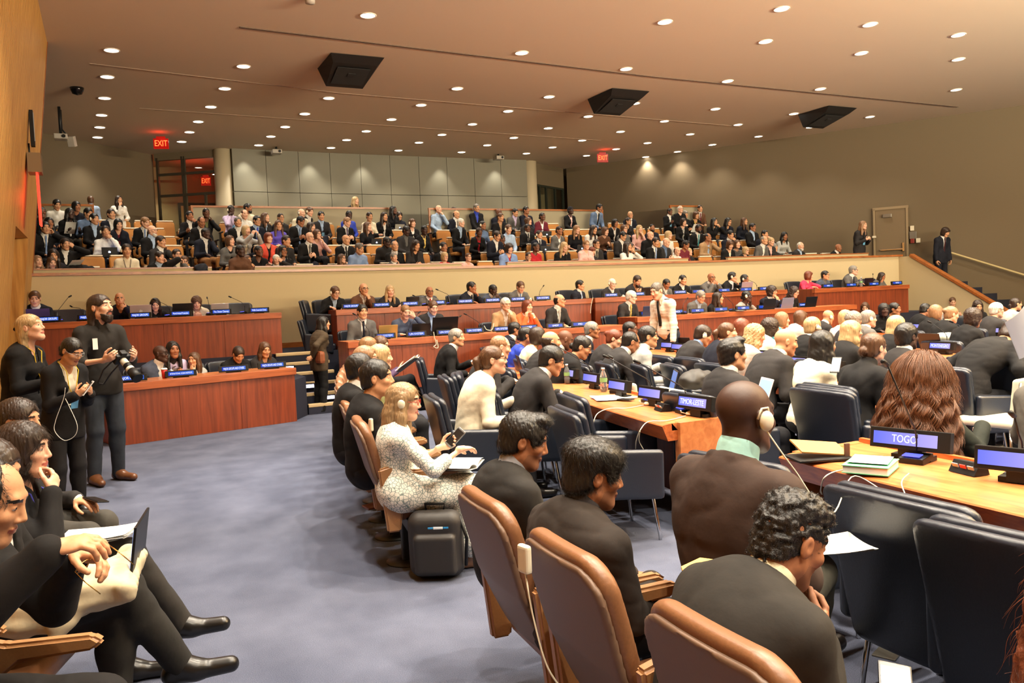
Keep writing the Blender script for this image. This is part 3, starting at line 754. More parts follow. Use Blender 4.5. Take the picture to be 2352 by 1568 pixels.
# ---------------------------------------------------------------- the hall
CEIL = 6.23
def yr(x): return 16.72 - 0.0095 * (x - 9.0) ** 2        # the balcony front is a shallow arc
def nrmx(x): return math.atan2(0.019 * (x - 9.0), 1.0)     # its turn at x
GFL = [1.71 + 0.275 * k for k in range(6)]                  # gallery tiers
ROWD = [1.15 + 0.95 * k for k in range(6)]
def arc(off, x0, x1, n=24): return [(x0 + (x1 - x0) * i / n, yr(x0 + (x1 - x0) * i / n) + off) for i in range(n + 1)]
def strip(name, off0, off1, z0, z1, x0, x1, m, parent=None, n=24, bev=None):
    """a curved bar between two offsets behind the balcony arc"""
    f, g = arc(off0, x0, x1, n), arc(off1, x0, x1, n)
    b = B(); b.prism(f + list(reversed(g)), z0, z1)
    return b.obj(name, m, parent)
WALLF = mat('wall_fabric', (196, 178, 140), rough=0.9, spec=0.2, bump=0.0015, scale=300, vary=0.03)
WALLP = mat('wall_panel', (118, 114, 97), rough=0.5, spec=0.35, bump=0.0006, scale=200, vary=0.03)
CEILM = mat('ceiling_plaster', (210, 193, 168), rough=0.9, spec=0.2, bump=0.0008, scale=160, vary=0.015)
RAILW = wood('rail_wood', (176, 104, 48), (128, 70, 28), 0.35, 3, (1, 14, 14), 0.3)
DESKW = wood('desk_wood', (140, 62, 30), (104, 42, 20), 0.42, 2.4, (9, 9, 0.55), 0.15, 0.12)
TABW = wood('table_wood', (206, 130, 74), (174, 98, 50), 0.32, 2.6, (7, 1.1, 7), 0.35, 0.08)
TABE = wood('table_edge', (196, 108, 54), (158, 76, 34), 0.35, 4.0, (8, 2.0, 10), 0.3, 0.14)
BLACKM = mat('black_plastic', (11, 11, 12), rough=0.5, spec=0.3)
CHROME = mat('chrome', (205, 205, 205), rough=0.12, metal=1.0)
DARKM = mat('dark_metal', (38, 40, 42), rough=0.45, metal=0.6)
PAPER = mat('paper', (240, 238, 232), rough=0.8)
CREAM = mat('cream_plastic', (232, 222, 196), rough=0.35)
NAVY = mat('navy_leather', (30, 36, 48), rough=0.36, spec=0.5, bump=0.0007, scale=130, vary=0.08)
OCHRE = mat('ochre_leather', (178, 118, 48), rough=0.5, bump=0.0006, scale=90, vary=0.08)
BROWNL = mat('brown_leather', (124, 84, 56), rough=0.38, bump=0.0006, scale=120, vary=0.08)
TANL = mat('tan_leather', (156, 112, 72), rough=0.42, bump=0.0005, scale=120, vary=0.06)
def carpet():
    m, nt, b = _nodes('carpet'); N = nt.nodes.new; tc = N('ShaderNodeTexCoord')
    n1 = N('ShaderNodeTexNoise'); n1.inputs['Scale'].default_value = 260; n1.inputs['Detail'].default_value = 4
    n2 = N('ShaderNodeTexNoise'); n2.inputs['Scale'].default_value = 2.2; n2.inputs['Detail'].default_value = 6
    mp = N('ShaderNodeMapping'); mp.inputs['Scale'].default_value = (1.2, 0.9, 1)
    cr = N('ShaderNodeValToRGB'); cr.color_ramp.elements[0].color = (*lin((52, 57, 74)), 1); cr.color_ramp.elements[1].color = (*lin((98, 103, 122)), 1)
    cr.color_ramp.elements[0].position = 0.32; cr.color_ramp.elements[1].position = 0.68
    ad = N('ShaderNodeMath'); ad.operation = 'MULTIPLY_ADD'; ad.inputs[1].default_value = 0.6
    ml = N('ShaderNodeMath'); ml.operation = 'MULTIPLY'; ml.inputs[1].default_value = 0.4
    L = nt.links.new
    L(tc.outputs['Object'], n1.inputs['Vector']); L(tc.outputs['Object'], mp.inputs[0]); L(mp.outputs[0], n2.inputs['Vector'])
    L(n2.outputs['Fac'], ml.inputs[0]); L(n1.outputs['Fac'], ad.inputs[0]); L(ml.outputs[0], ad.inputs[2]); L(ad.outputs[0], cr.inputs[0]); L(cr.outputs[0], b.inputs['Base Color'])
    b.inputs['Roughness'].default_value = 0.95; b.inputs['Specular IOR Level'].default_value = 0.15
    bp = N('ShaderNodeBump'); bp.inputs['Distance'].default_value = 0.004; bp.inputs['Strength'].default_value = 0.5
    L(n1.outputs['Fac'], bp.inputs['Height']); L(bp.outputs[0], b.inputs['Normal'])
    return m
CARPET = carpet()
DARKC = mat('riser_carpet', (44, 46, 58), rough=0.95, spec=0.1, bump=0.002, scale=200)
def S(o): o['kind'] = 'structure'; return o
def slat_wood():
    """narrow vertical battens"""
    m, nt, b = _nodes('batten_wood'); N = nt.nodes.new; L = nt.links.new
    tc = N('ShaderNodeTexCoord'); mp = N('ShaderNodeMapping'); mp.inputs['Scale'].default_value = (1, 1, 1)
    w = N('ShaderNodeTexWave'); w.wave_type = 'BANDS'; w.bands_direction = 'Y'; w.inputs['Scale'].default_value = 2.9; w.inputs['Distortion'].default_value = 0
    n = N('ShaderNodeTexNoise'); n.inputs['Scale'].default_value = 3; n.inputs['Detail'].default_value = 8
    mp2 = N('ShaderNodeMapping'); mp2.inputs['Scale'].default_value = (6, 12, 0.5)
    cr = N('ShaderNodeValToRGB'); cr.color_ramp.elements[0].color = (*lin((158, 108, 48)), 1); cr.color_ramp.elements[1].color = (*lin((208, 158, 84)), 1)
    cr.color_ramp.elements[0].position = 0.3; cr.color_ramp.elements[1].position = 0.7
    L(tc.outputs['Object'], mp.inputs[0]); L(mp.outputs[0], w.inputs['Vector']); L(tc.outputs['Object'], mp2.inputs[0]); L(mp2.outputs[0], n.inputs['Vector'])
    L(n.outputs['Fac'], cr.inputs[0]); L(cr.outputs[0], b.inputs['Base Color'])
    bp = N('ShaderNodeBump'); bp.inputs['Distance'].default_value = 0.012; bp.inputs['Strength'].default_value = 0.8
    L(w.outputs['Fac'], bp.inputs['Height']); L(bp.outputs[0], b.inputs['Normal']); b.inputs['Roughness'].default_value = 0.45
    return m
def build_room():
    XL, XR = -3.2, 26.0
    b = B(); b.box(((XL + XR) / 2, 5, -0.05), (XR - XL, 26, 0.1)); S(b.obj('floor', CARPET))
    # tiers under the delegate desks and the gallery
    fr = [(3.33, 12.72), (8.9, 12.78), (15.0, 13.1), (18.3, 13.3)]
    b = B(); b.prism([(3.36, 12.66), (8.9, 12.72), (15.0, 13.0), (18.3, 13.2), (18.3, 14.35), (3.36, 14.35)], 0.0, 0.35); S(b.obj('floor_tier', DARKC))
    b = B(); b.prism([(XL, 14.38)] + [(18.35, 14.38), (19.48, 14.5)] + list(reversed(arc(0.0, XL, 19.48))), 0.0, 0.9); S(b.obj('floor_upper_tier', DARKC))
    for k in range(6):
        f = arc(ROWD[k] - 0.45 if k else 0.06, XL, 20.6); g = arc(ROWD[k] + 0.5 if k < 5 else 9.5, XL, 20.6)
        b = B(); b.prism(f + list(reversed(g)), 0.9, GFL[k]); S(b.obj('floor_gallery_tier', DARKC))
    # balcony front, rail, inner panel
    S(strip('wall_balcony', -0.02, 0.06, 0.0, 2.38, XL, 19.5, WALLF))
    S(strip('trim_balcony_base', -0.035, -0.02, 0.9, 1.0, XL, 19.46, RAILW))
    o = strip('handrail', -0.07, 0.10, 2.37, 2.42, XL, 19.56, RAILW)
    props(o, 'long orange wooden rail capping the curved beige balcony front', 'rail')
    for i, (x0, x1) in enumerate(((-1.6, 1.85), (2.66, 7.2), (8.35, 13.4), (14.6, 19.0))):
        t = empty('writing_ledge', ((x0 + x1) / 2, yr((x0 + x1) / 2) + 0.6, GFL[0]))
        for nm, z0, z1, m, d in (('ledge_panel', GFL[0], 2.495, WALLF, 0), ('ledge_cap', 2.495, 2.52, RAILW, 0.02)):
            p = strip(nm, 0.48 - d, 0.56 + d, z0, z1, x0, x1, m, None, 12)
            p.parent = t; p.matrix_parent_inverse = Matrix.Translation(-Vector(t.location))
        props(t, 'wood-capped beige ledge before the front gallery seats, ' + ['beside the slatted wood wall', 'above the gap between the desks', 'behind the middle desks', 'nearest the stair'][i], 'ledge', 'ledges in front of the first gallery row')
    # rear parapets
    for i, (x0, x1, y) in enumerate(((-1.25, -0.12, 22.8), (2.1, 7.55, 22.8), (8.6, 14.6, 22.8), (16.2, 17.35, 21.4))):
        t = empty('rear_parapet', ((x0 + x1) / 2, y + 0.03, GFL[5])); b = B(); b.box((0, 0, 0.64), (x1 - x0 - 0.06, 0.05, 1.28)); b.obj('parapet_panel', mat('parapet_beige', (152, 143, 118), rough=0.8), t)
        b = B(); b.box((0, 0, 1.31), (x1 - x0, 0.07, 0.05)); 
        for s in (-1, 1): b.box((s * ((x1 - x0) / 2 - 0.03), 0, 0.645), (0.05, 0.066, 1.28))
        b.obj('parapet_frame', RAILW, t)
        props(t, ['short framed beige parapet beside the slatted wood wall', 'long wood-framed parapet that a person in black leans on', 'long wood-framed parapet below the round column on the stair side', 'small wood-framed parapet before the dark side wall'][i], 'parapet', 'parapets behind the top gallery row')
    # slatted wood wall that leans into the room, with a door recess
    m = slat_wood()
    lean = lambda z: -1.35 + 0.118 * z
    def wpoly(name, y0, y1, z0, z1, mm, off=0.0, th=0.5):
        b = B(); v = []
        for y in (y0, y1):
            for z, x in ((z0, lean(z0) + off), (z1, lean(z1) + off), (z1, lean(z1) + off - th), (z0, lean(z0) + off - th)): v.append(b.bm.verts.new((x, y, z)))
        for q in ((0, 1, 2, 3), (7, 6, 5, 4), (0, 4, 5, 1), (1, 5, 6, 2), (2, 6, 7, 3), (3, 7, 4, 0)): b.bm.faces.new([v[i] for i in q])
        return S(b.obj(name, mm))
    wpoly('wall_left', -7.0, 12.7, 0, 6.4, m); wpoly('wall_left_end', 14.6, 15.78, 0, 6.4, m); wpoly('wall_left_over_door', 12.7, 14.6, 2.9, 6.4, m)
    wpoly('trim_left_edge', 15.78, 15.84, 0, 6.4, wood('edge_wood', (150, 84, 36), (110, 60, 26)), 0.01, 0.5)
    wpoly('door_left', 12.7, 14.6, 0, 2.9, wood('plain_wood', (196, 138, 66), (168, 112, 48)), -0.22, 0.2)
    # gallery side walls, rear wall with round columns, glass lobbies
    def wall(name, pts, z0, z1, mm, th=0.15):
        b = B()
        for (x0, y0), (x1, y1) in zip(pts, pts[1:]):
            d = Vector((x1 - x0, y1 - y0, 0)); L = d.length; a = math.atan2(d.y, d.x); nrm_ = Vector((-d.y, d.x, 0)) / L
            c = Vector(((x0 + x1) / 2, (y0 + y1) / 2, (z0 + z1) / 2)) + nrm_ * th / 2
            b.box(c, (L, th, z1 - z0), Euler((0, 0, a)))
        return S(b.obj(name, mm))
    side = mat('side_wall', (106, 93, 73), rough=0.75, spec=0.25, bump=0.0006, scale=220, vary=0.03)
    wall('wall_right', [(15.0, 25.75), (24.6, 10.1)], 0, CEIL, side); wall('wall_right_front', [(24.6, 10.1), (25.8, -7.5)], 0, CEIL, side)
    wall('wall_left_gallery', [(-3.3, 21.4), (1.45, 25.95)], 0, CEIL, side)
    wall('wall_left_far', [(-3.2, 15.6), (-3.25, 21.6)], 0, CEIL, side)
    b = B(); b.box((11.3, -7.6, 3.1), (30, 0.2, 6.3)); S(b.obj('wall_front', WALLF))
    # the rear wall: jointed panels
    n = 10; x0, x1 = 3.42, 12.75
    t = []
    ywall = lambda x: 24.6 - 0.006 * (x - 8.0) ** 2
    for i in range(n):
        a, c = x0 + (x1 - x0) * i / n, x0 + (x1 - x0) * (i + 1) / n
        for z0, z1 in ((3.0, 5.02), (5.035, CEIL)):
            d = Vector((c - a, ywall(c) - ywall(a), 0)); bb = B(); bb.box(((a + c) / 2, (ywall(a) + ywall(c)) / 2 + 0.06, (z0 + z1) / 2), (d.length - 0.012, 0.12, z1 - z0), Euler((0, 0, math.atan2(d.y, d.x))))
            S(bb.obj('wall_rear', WALLP))
    wall('wall_rear_core', [(3.2, 24.75), (13.0, 24.7)], 2.5, CEIL, mat('joint_dark', (70, 64, 52), rough=0.9))
    colm = mat('column_plaster', (196, 182, 152), rough=0.6)
    for i, x in enumerate((3.22, 12.98)):
        b = B(); b.lathe([(0.26, 0), (0.26, CEIL - 2.9)], 32, c=(x, 24.78, 2.9)); S(b.obj('column_' + ('left', 'right')[i], colm))
    # lobby beyond the glass: walls, door, glass and mullions
    lob = mat('lobby_wall', (168, 150, 110), rough=0.8)
    wall('wall_lobby_back', [(0.2, 27.9), (5.0, 27.9)], 2.5, CEIL, lob)
    wall('wall_lobby_side', [(3.3, 27.9), (3.3, 24.9)], 2.5, CEIL, lob)
    wall('wall_lobby_left', [(0.2, 25.2), (0.2, 27.9)], 2.5, CEIL, lob)
    b = B(); b.box((2.75, 27.84, 3.96), (0.95, 0.06, 2.1)); b.box((2.75, 27.86, 4.0), (1.1, 0.05, 2.22), mi=1); S(b.obj('door_lobby', [mat('lobby_door', (190, 158, 96), rough=0.5), DARKM]))
    gm = bpy.data.materials.new('lobby_glass'); gm.use_nodes = True; nt = gm.node_tree; nt.nodes.clear()
    tr, gl, mx, ou = (nt.nodes.new(x) for x in ('ShaderNodeBsdfTransparent', 'ShaderNodeBsdfGlossy', 'ShaderNodeMixShader', 'ShaderNodeOutputMaterial'))
    tr.inputs[0].default_value = (0.9, 0.93, 0.9, 1); gl.inputs['Roughness'].default_value = 0.02; mx.inputs[0].default_value = 0.08
    nt.links.new(tr.outputs[0], mx.inputs[1]); nt.links.new(gl.outputs[0], mx.inputs[2]); nt.links.new(mx.outputs[0], ou.inputs[0])
    MATS['glass_pane'] = gm
    A0, A1 = Vector((1.55, 25.75, 0)), Vector((3.05, 24.75, 0)); d = (A1 - A0); an = math.atan2(d.y, d.x)
    b = B(); b.box((A0 + A1) / 2 + Vector((0, 0, 4.55)), (d.length, 0.012, 3.1), Euler((0, 0, an))); g = S(b.obj('window_1', gm))
    b = B()
    for f, w in ((0.0, 0.06), (0.42, 0.05), (0.46, 0.03), (0.78, 0.06), (1.0, 0.05)):
        p = A0 + d * f; zt = 6.1 if f != 0.78 else 5.0
        b.box((p.x, p.y, (3.0 + zt) / 2), (w, 0.07, zt - 3.0), Euler((0, 0, an)))
    for z in (5.02, 5.62): b.box((A0 + A1) / 2 + Vector((0, 0, z)), (d.length, 0.06, 0.07), Euler((0, 0, an)))
    b.obj('window_frame', mat('bronze_frame', (74, 68, 56), rough=0.4, metal=0.5), g)
    b = B(); b.box((2.3, 25.3, 6.13), (1.9, 0.14, 0.2), Euler((0, 0, an))); S(b.obj('trim_lobby_header', side))
    A0, A1 = Vector((13.2, 24.9, 0)), Vector((14.9, 25.85, 0)); d = A1 - A0; an = math.atan2(d.y, d.x)
    b = B(); b.box((A0 + A1) / 2 + Vector((0, 0, 4.2)), (d.length, 0.012, 2.6), Euler((0, 0, an))); g = S(b.obj('window_2', gm))
    b = B()
    for f in (0.02, 0.18, 0.4, 0.7, 0.98): p = A0 + d * f; b.box((p.x, p.y, 4.25), (0.07, 0.07, 2.6), Euler((0, 0, an)))
    for z in (5.5, 4.3): b.box((A0 + A1) / 2 + Vector((0, 0, z)), (d.length, 0.06, 0.08), Euler((0, 0, an)))
    b.obj('window_frame', mat('green_frame', (52, 56, 46), rough=0.4, metal=0.4), g)
    wall('wall_lobby_right', [(12.6, 27.6), (17, 27.4)], 2.5, CEIL, lob)
    b = B(); b.box((14.05, 25.4, 5.9), (1.9, 0.12, 0.75), Euler((0, 0, an))); S(b.obj('trim_lobby_beam', side))
    # ceiling: flat plaster with a crease and two slots
    b = B(); b.box((11.3, 10.4, CEIL + 0.1), (31, 36.5, 0.2)); S(b.obj('ceiling', CEILM))
    cl = lambda px, py: at_z(px, py, CEIL)
    def slot(name, p, q, w, m):
        d = q - p; b = B(); b.box((p + q) / 2 - Vector((0, 0, 0.004)), (d.length, w, 0.016), Euler((0, 0, math.atan2(d.y, d.x)))); return S(b.obj(name, m))
    slot('trim_ceiling_slot', cl(550, 62), cl(1500, 176), 0.07, mat('slot_dark', (110, 92, 78), rough=0.9)); slot('trim_ceiling_slot_2', cl(1500, 176), cl(2200, 245), 0.07, MATS['slot_dark'])
    slot('trim_ceiling_joint', cl(205, 145), cl(780, 213), 0.02, mat('joint_line', (150, 128, 110), rough=0.9)); slot('trim_ceiling_joint_2', cl(780, 213), cl(1700, 290), 0.02, MATS['joint_line'])
    slot('trim_ceiling_joint_3', cl(320, 248), cl(1380, 322), 0.015, MATS['joint_line'])
    # steps between the desks
    for i, (ya, za) in enumerate(((12.86, .15), (13.12, .3), (13.38, .45), (13.64, .6), (13.92, .75), (14.18, .9))):
        for x0, x1, nm in (((2.5 if i > 2 else 2.72), 3.34, 'stair_step'),):
            b = B(); b.box(((x0 + x1) / 2, (ya + 14.4) / 2, za / 2), (x1 - x0, 14.4 - ya, za)); o = b.obj('floor_step', DARKC); S(o)
            b = B(); b.box(((x0 + x1) / 2, ya + 0.03, za - 0.012), (x1 - x0, 0.075, 0.055), bev=0.012); o2 = b.obj('step_nosing', mat('nosing_beige', (198, 172, 128), rough=0.6), o)
    for x, y, z in ((3.2, 12.84, 0.075), (2.86, 13.36, 0.4), (2.66, 13.9, 0.68), (3.12, 13.1, .22)):
        b = B(); b.box((0, 0, 0), (0.17, 0.012, 0.085)); t = empty('step_light', (x, y, z)); b.obj('housing', DARKM, t)
        b = B(); b.box((0, -0.008, 0), (0.13, 0.008, 0.05)); b.obj('lens', glow('step_glow', (226, 214, 255), 9.0), t)
        props(t, 'small glowing step light, ' + {0.075: 'lowest on the carpeted stair', 0.4: 'in a middle riser of the carpeted stair', 0.68: 'topmost on the carpeted stair', 0.22: 'in the second riser behind the standing person'}[z], 'light', 'step lights in the stair risers')
    b = B(); b.prism([(2.38, 12.3), (2.7, 12.86), (2.7, 14.4), (2.38, 14.4)], 0, 0.6); S(b.obj('floor_stair_cheek', DARKC))
    # stair on the far side: sloping panel, rail and wall handrail
    b = B(); v = [b.bm.verts.new((x, y, z)) for x in (19.47, 19.56) for y, z in ((15.55, 0), (12.6, 0), (12.6, 0.78), (15.3, 2.36), (15.75, 2.36), (15.75, 0))]
    b.bm.faces.new(v[:6]); b.bm.faces.new(list(reversed(v[6:])))
    for i in range(6): b.bm.faces.new((v[i], v[6 + i], v[6 + (i + 1) % 6], v[(i + 1) % 6]))
    S(b.obj('wall_stair', WALLF))
    b = B(); r = math.atan2(1.58, 2.7)
    b.box((19.52, 13.95, 1.60), (0.16, 3.13, 0.08), Euler((r, 0, 0)), bev=0.015); o = b.obj('stair_rail', RAILW); props(o, 'sloping orange wooden rail beside the stair with the descending person', 'rail')
    for i in range(9):
        b = B(); b.box((20.9, 12.7 + 0.3 * i + 1.2, 0.09 * (i + 1)), (2.7, 2.4, 0.18 * (i + 1))); S(b.obj('floor_stair', DARKC))
    nw = Vector((-0.853, -0.522, 0))
    q0, q1 = Vector((21.25, 15.35, 0)), Vector((22.95, 12.62, 0)); b = B()
    b.tube([q0 + nw * 0.09 + Vector((-0.2, 0.34, 2.42)), q0 + nw * 0.09 + Vector((0, 0, 2.42)), q1 + nw * 0.09 + Vector((0, 0, 1.1))], 0.028, 10)
    o = b.obj('wall_handrail', mat('pale_rail', (190, 170, 120), rough=0.45)); props(o, 'slim pale handrail fixed along the dark side wall above the stair', 'rail')
    # the door in the far side wall
    c0, c1 = Vector((20.31, 17.05, 0)), Vector((20.7, 16.41, 0)); an = math.atan2(c1.y - c0.y, c1.x - c0.x); w = (c1 - c0).length
    Mx = lambda v: (c0 + c1) / 2 + Euler((0, 0, an)).to_matrix() @ Vector(v)
    E0 = Euler((0, 0, an)); b = B(); b.box(Mx((0, -0.03, 2.75)), (w + 0.05, 0.05, 2.1), E0); d = S(b.obj('door_right', mat('door_tan', (112, 95, 70), rough=0.55)))
    b = B(); b.box(Mx((0, -0.04, 3.82)), (w + 0.2, 0.08, 0.07), E0)
    for s in (-1, 1): b.box(Mx((s * (w / 2 + 0.06), -0.04, 2.75)), (0.06, 0.08, 2.14), E0)
    b.obj('door_frame', mat('frame_grey', (138, 120, 92), rough=0.5), d)
    b = B(); b.box(Mx((-0.08, -0.1, 3.6)), (0.24, 0.08, 0.1), E0, bev=0.01); b.obj('door_closer', mat('steel', (140, 138, 130), rough=0.35, metal=0.8), d)
    b = B(); b.box(Mx((0.02, -0.1, 2.62)), (w * 0.85, 0.06, 0.05), E0, bev=0.01); b.box(Mx((w / 2 - 0.04, -0.1, 2.68)), (0.05, 0.07, 0.24), E0); b.obj('push_bar', CHROME, d)
    def wallbox(px, py, w, h, m, nm, label, cat, dep=0.05):
        dd = ray(px, py); s = (21.3 + .613 * 15.45 - 0.1) / (dd.x + .613 * dd.y); p = EYEV + dd * s
        b = B(); b.box((0, 0, 0), (w, dep, h), bev=0.006); o = b.obj(nm, m, None, p, (0, 0, an)); return props(o, label, cat)
    wallbox(2095, 524, 0.1, 0.14, mat('white_box', (214, 204, 180), rough=0.5), 'strobe_light', 'small white strobe box above the grey call point by the far door', 'strobe')
    wallbox(2097, 540, 0.18, 0.2, mat('grey_box', (110, 106, 98), rough=0.4, metal=0.3), 'call_point', 'grey call point panel on the wall beside the far door', 'panel')
    wallbox(2096, 553, 0.1, 0.13, mat('red_box', (120, 34, 26), rough=0.4), 'fire_alarm', 'small red fire alarm pull under the grey call point', 'alarm')
    wallbox(2109, 552, 0.11, 0.13, MATS['white_box'], 'wall_switch', 'pale square switch plate next to the red fire alarm', 'switch')
    wallbox(2008, 544, 0.1, 0.06, MATS['white_box'], 'card_reader', 'small pale card reader beside the far door frame', 'reader')
    # ceiling things
    for i, (px, py, w) in enumerate((((803, 160), 0, 1.0), ((1416, 231), 0, 1.0), ((1895, 266), 0, 1.0))):
        p = at_z(px[0], px[1], 6.12); a = nrmx(p.x) * -1
        t = empty('ceiling_speaker', (p.x, p.y, CEIL)); t.rotation_euler = (0, 0, 0)
        b = B(); v = [b.bm.verts.new(q) for q in ((-0.5, -0.6, -0.01), (0.5, -0.6, -0.01), (0.5, 0.45, -0.01), (-0.5, 0.45, -0.01), (-0.42, -0.42, -0.12), (0.42, -0.42, -0.12), (0.36, 0.42, -0.34), (-0.36, 0.42, -0.34))]
        for q in ((0, 1, 2, 3), (7, 6, 5, 4), (0, 4, 5, 1), (1, 5, 6, 2), (2, 6, 7, 3), (3, 7, 4, 0)): b.bm.faces.new([v[k] for k in q])
        b.obj('cabinet', mat('speaker_black', (14, 13, 13), rough=0.6), t)
        b = B(); b.box((0, -0.02, -0.245), (0.62, 0.6, 0.012), Euler((-0.255, 0, 0))); b.box((0, -0.1, -0.235), (0.14, 0.1, 0.016), Euler((-0.255, 0, 0))); b.obj('grille', mat('speaker_grille', (24, 23, 23), rough=0.8), t)
        props(t, ['large black loudspeaker hung from the ceiling nearest the slatted wall', 'large black ceiling loudspeaker, the middle one of three', 'large black ceiling loudspeaker nearest the dark side wall'][i], 'speaker', 'black ceiling loudspeakers')
    exits = [((370, 330), 22.9, 'red exit sign hung from the ceiling near the glass lobby'), ((1384, 363), 22.4, 'red exit sign hung from the ceiling near the dark side wall'), ((473, 416), 26.6, 'red exit sign glowing behind the lobby glass')]
    for (px, py), Y, lab in exits:
        p = at_y(px, py, Y); t = empty('exit_sign', (p.x, p.y, p.z - 0.12), RAD(-12)); w = 0.36 if Y < 26 else 0.28
        b = B(); b.box((0, 0, 0.12), (w, 0.035, 0.26)); b.box((0, 0, 0.275), (w * 0.6, 0.05, 0.05)); b.obj('sign_body', glow('exit_back', (190, 10, 4), 0.9), t)
        me = text_mesh('EXIT', 0.21, 0.004); o = link('lettering', me, glow('exit_red', (255, 70, 30), 7.0), t, (0, -0.024, 0.12), (PI / 2, 0, 0)); o.scale = (w / 0.5, 1, 1)
        props(t, lab, 'sign', 'hanging exit signs'); t.scale = (1.0, 1.0, 1.0)
        l = bpy.data.lights.new('exit_glow', 'POINT'); l.energy = 2.0 if Y < 26 else 9.0; l.color = (1, 0.05, 0.02); l.shadow_soft_size = 0.1
        lo = bpy.data.objects.new('exit_glow', l); COL.objects.link(lo); lo.location = p + Vector((-0.05 if Y < 26 else -0.3, -0.25 if Y < 26 else 0.1, 0.1))
    # the exit sign on the slatted wall, seen edge-on
    p = at_y(57, 425, 14.25); t = empty('exit_sign', (lean(3.5) + 0.02, 13.6, 3.0))
    b = B(); b.box((0.13, 0, 0.86), (0.17, 0.34, 0.27)); b.obj('sign_body', mat('bronze', (142, 122, 96), rough=0.35, metal=0.7), t)
    b = B(); b.box((0.15, 0, 0.36), (0.022, 0.3, 0.74)); b.obj('sign_plate', glow('red_plate', (255, 60, 40), 2.2), t)
    b = B(); b.tube([(0.07, 0, 0.95), (0.07, 0, 1.15)], 0.012); b.obj('sign_stem', DARKM, t)
    props(t, 'bronze exit sign with red glowing plate on the slatted wood wall', 'sign')
    l = bpy.data.lights.new('sign_glow', 'POINT'); l.energy = 2.5; l.color = (1, 0.06, 0.03); l.shadow_soft_size = 0.15; lo = bpy.data.objects.new('sign_glow', l); COL.objects.link(lo); lo.location = (lean(3.5) + 0.16, 13.5, 3.35)
    p = at_t(15, 295, 11.3); t = empty('wall_panel_box', (lean(4.34) + 0.03, 13.5, 4.1)); b = B(); b.box((0.02, 0, 0.24), (0.05, 0.12, 0.5)); b.obj('panel_body', BLACKM, t)
    b = B(); b.box((0.048, 0, 0.26), (0.006, 0.08, 0.4)); b.obj('panel_face', mat('panel_face', (150, 150, 150), rough=0.4), t); props(t, 'thin black and white panel box high on the slatted wall', 'panel')
    p = at_z(177, 205, CEIL - 0.03); b = B(); b.lathe([(0.001, -0.12), (0.09, -0.09), (0.12, -0.02), (0.13, 0.03)], 20); o = b.obj('ceiling_camera', mat('dome_black', (12, 12, 14), rough=0.15), None, p); props(o, 'black dome camera on the ceiling near the slatted wall', 'camera')
    for (px, py, Y, lab) in ((635, 349, 24.0, 'white box projector under the ceiling, nearest the glass lobby'), (1145, 363, 23.7, 'white box projector under the ceiling near the round column'), (1576, 362, 22.6, 'white box projector under the ceiling before the dark side wall'), (2018, 298, 17.4, 'white box projector against the dark side wall above the far door'), (140, 315, 20.5, 'white box projector with a blue lamp beside the slatted wall')):
        p = at_y(px, py, Y); t = empty('ceiling_projector', (p.x, p.y, p.z)); b = B(); b.box((0, 0, 0), (0.26, 0.3, 0.11), bev=0.015); b.obj('casing', mat('white_casing', (176, 168, 156), rough=0.4), t)
        b = B(); b.tube([(0, 0, 0.05), (0, 0, max(CEIL - p.z, 0.08))], 0.03, 10); b.obj('bracket', DARKM, t); b = B(); b.lathe([(0.02, 0), (0.035, 0.01), (0.035, 0.03)], 14, c=(0, 0, 0)); o = b.obj('lens', BLACKM, t, (0.06, -0.15, 0), (PI / 2, 0, 0)); props(t, lab, 'projector', 'small box projectors under the ceiling')
    p = at_y(165, 325, 20.6); t = empty('wall_loudspeaker', p, RAD(-25)); b = B(); b.box((0, 0, 0), (0.15, 0.12, 0.22), Euler((0.3, 0, 0)), bev=0.01); b.obj('casing', MATS['white_casing'], t); b = B(); b.tube([(-0.05, 0.05, 0.05), (-0.25, 0.1, 0.3), (-0.25, 0.1, CEIL - p.z)], 0.02); b.obj('bracket', DARKM, t); props(t, 'small tilted pale loudspeaker on a bracket beside the slatted wall', 'speaker')
    p = at_z(712, 0, CEIL - 0.03); b = B(); b.lathe([(0.001, -0.06), (0.07, -0.05), (0.08, 0.02)], 16); o = b.obj('smoke_detector', mat('white_casing', (176, 168, 156)), None, p); props(o, 'small round smoke detector on the bare ceiling front', 'detector')
LIGHTS = [(845,35),(256,115),(559,152),(246,176),(516,203),(240,225),(484,245),(233,264),(455,279),(229,292),(435,303),(224,315),(417,325),
(1198,121),(1050,203),(755,225),(967,241),(700,261),(899,274),(1167,255),(655,291),(1085,285),(622,313),(841,301),(1015,309),(1259,294),(594,333),(796,321),(962,327),(1180,316),(760,339),(915,345),(1119,333),(1060,349),(1269,338),(1209,352),
(1795,20),(1527,50),(1998,56),(2201,80),(1758,95),(1978,122),(2201,136),(1438,158),(1671,186),(1884,204),(2196,206),(1261,222),(1458,237),(1643,250),(1823,261),(1998,268),(1351,267),(1526,278),(1695,286),(1861,292),(1425,302),(1585,308),(1742,313),(1337,322),(1487,328),(1636,332),(1415,342),(1556,348),(1347,357),(1483,360)]
def spot(p, e, col, ang=95, size=0.09, blend=0.7, tgt=None, name='downlight_lamp'):
    l = bpy.data.lights.new(name, 'SPOT'); l.energy = e; l.color = col; l.spot_size = RAD(ang); l.spot_blend = blend; l.shadow_soft_size = size
    o = bpy.data.objects.new(name, l); COL.objects.link(o); o.location = p
    if tgt is not None: o.rotation_euler = (Vector(tgt) - Vector(p)).to_track_quat('-Z', 'Y').to_euler()
    return o
E_REAR, E_MAIN = 155, 1120
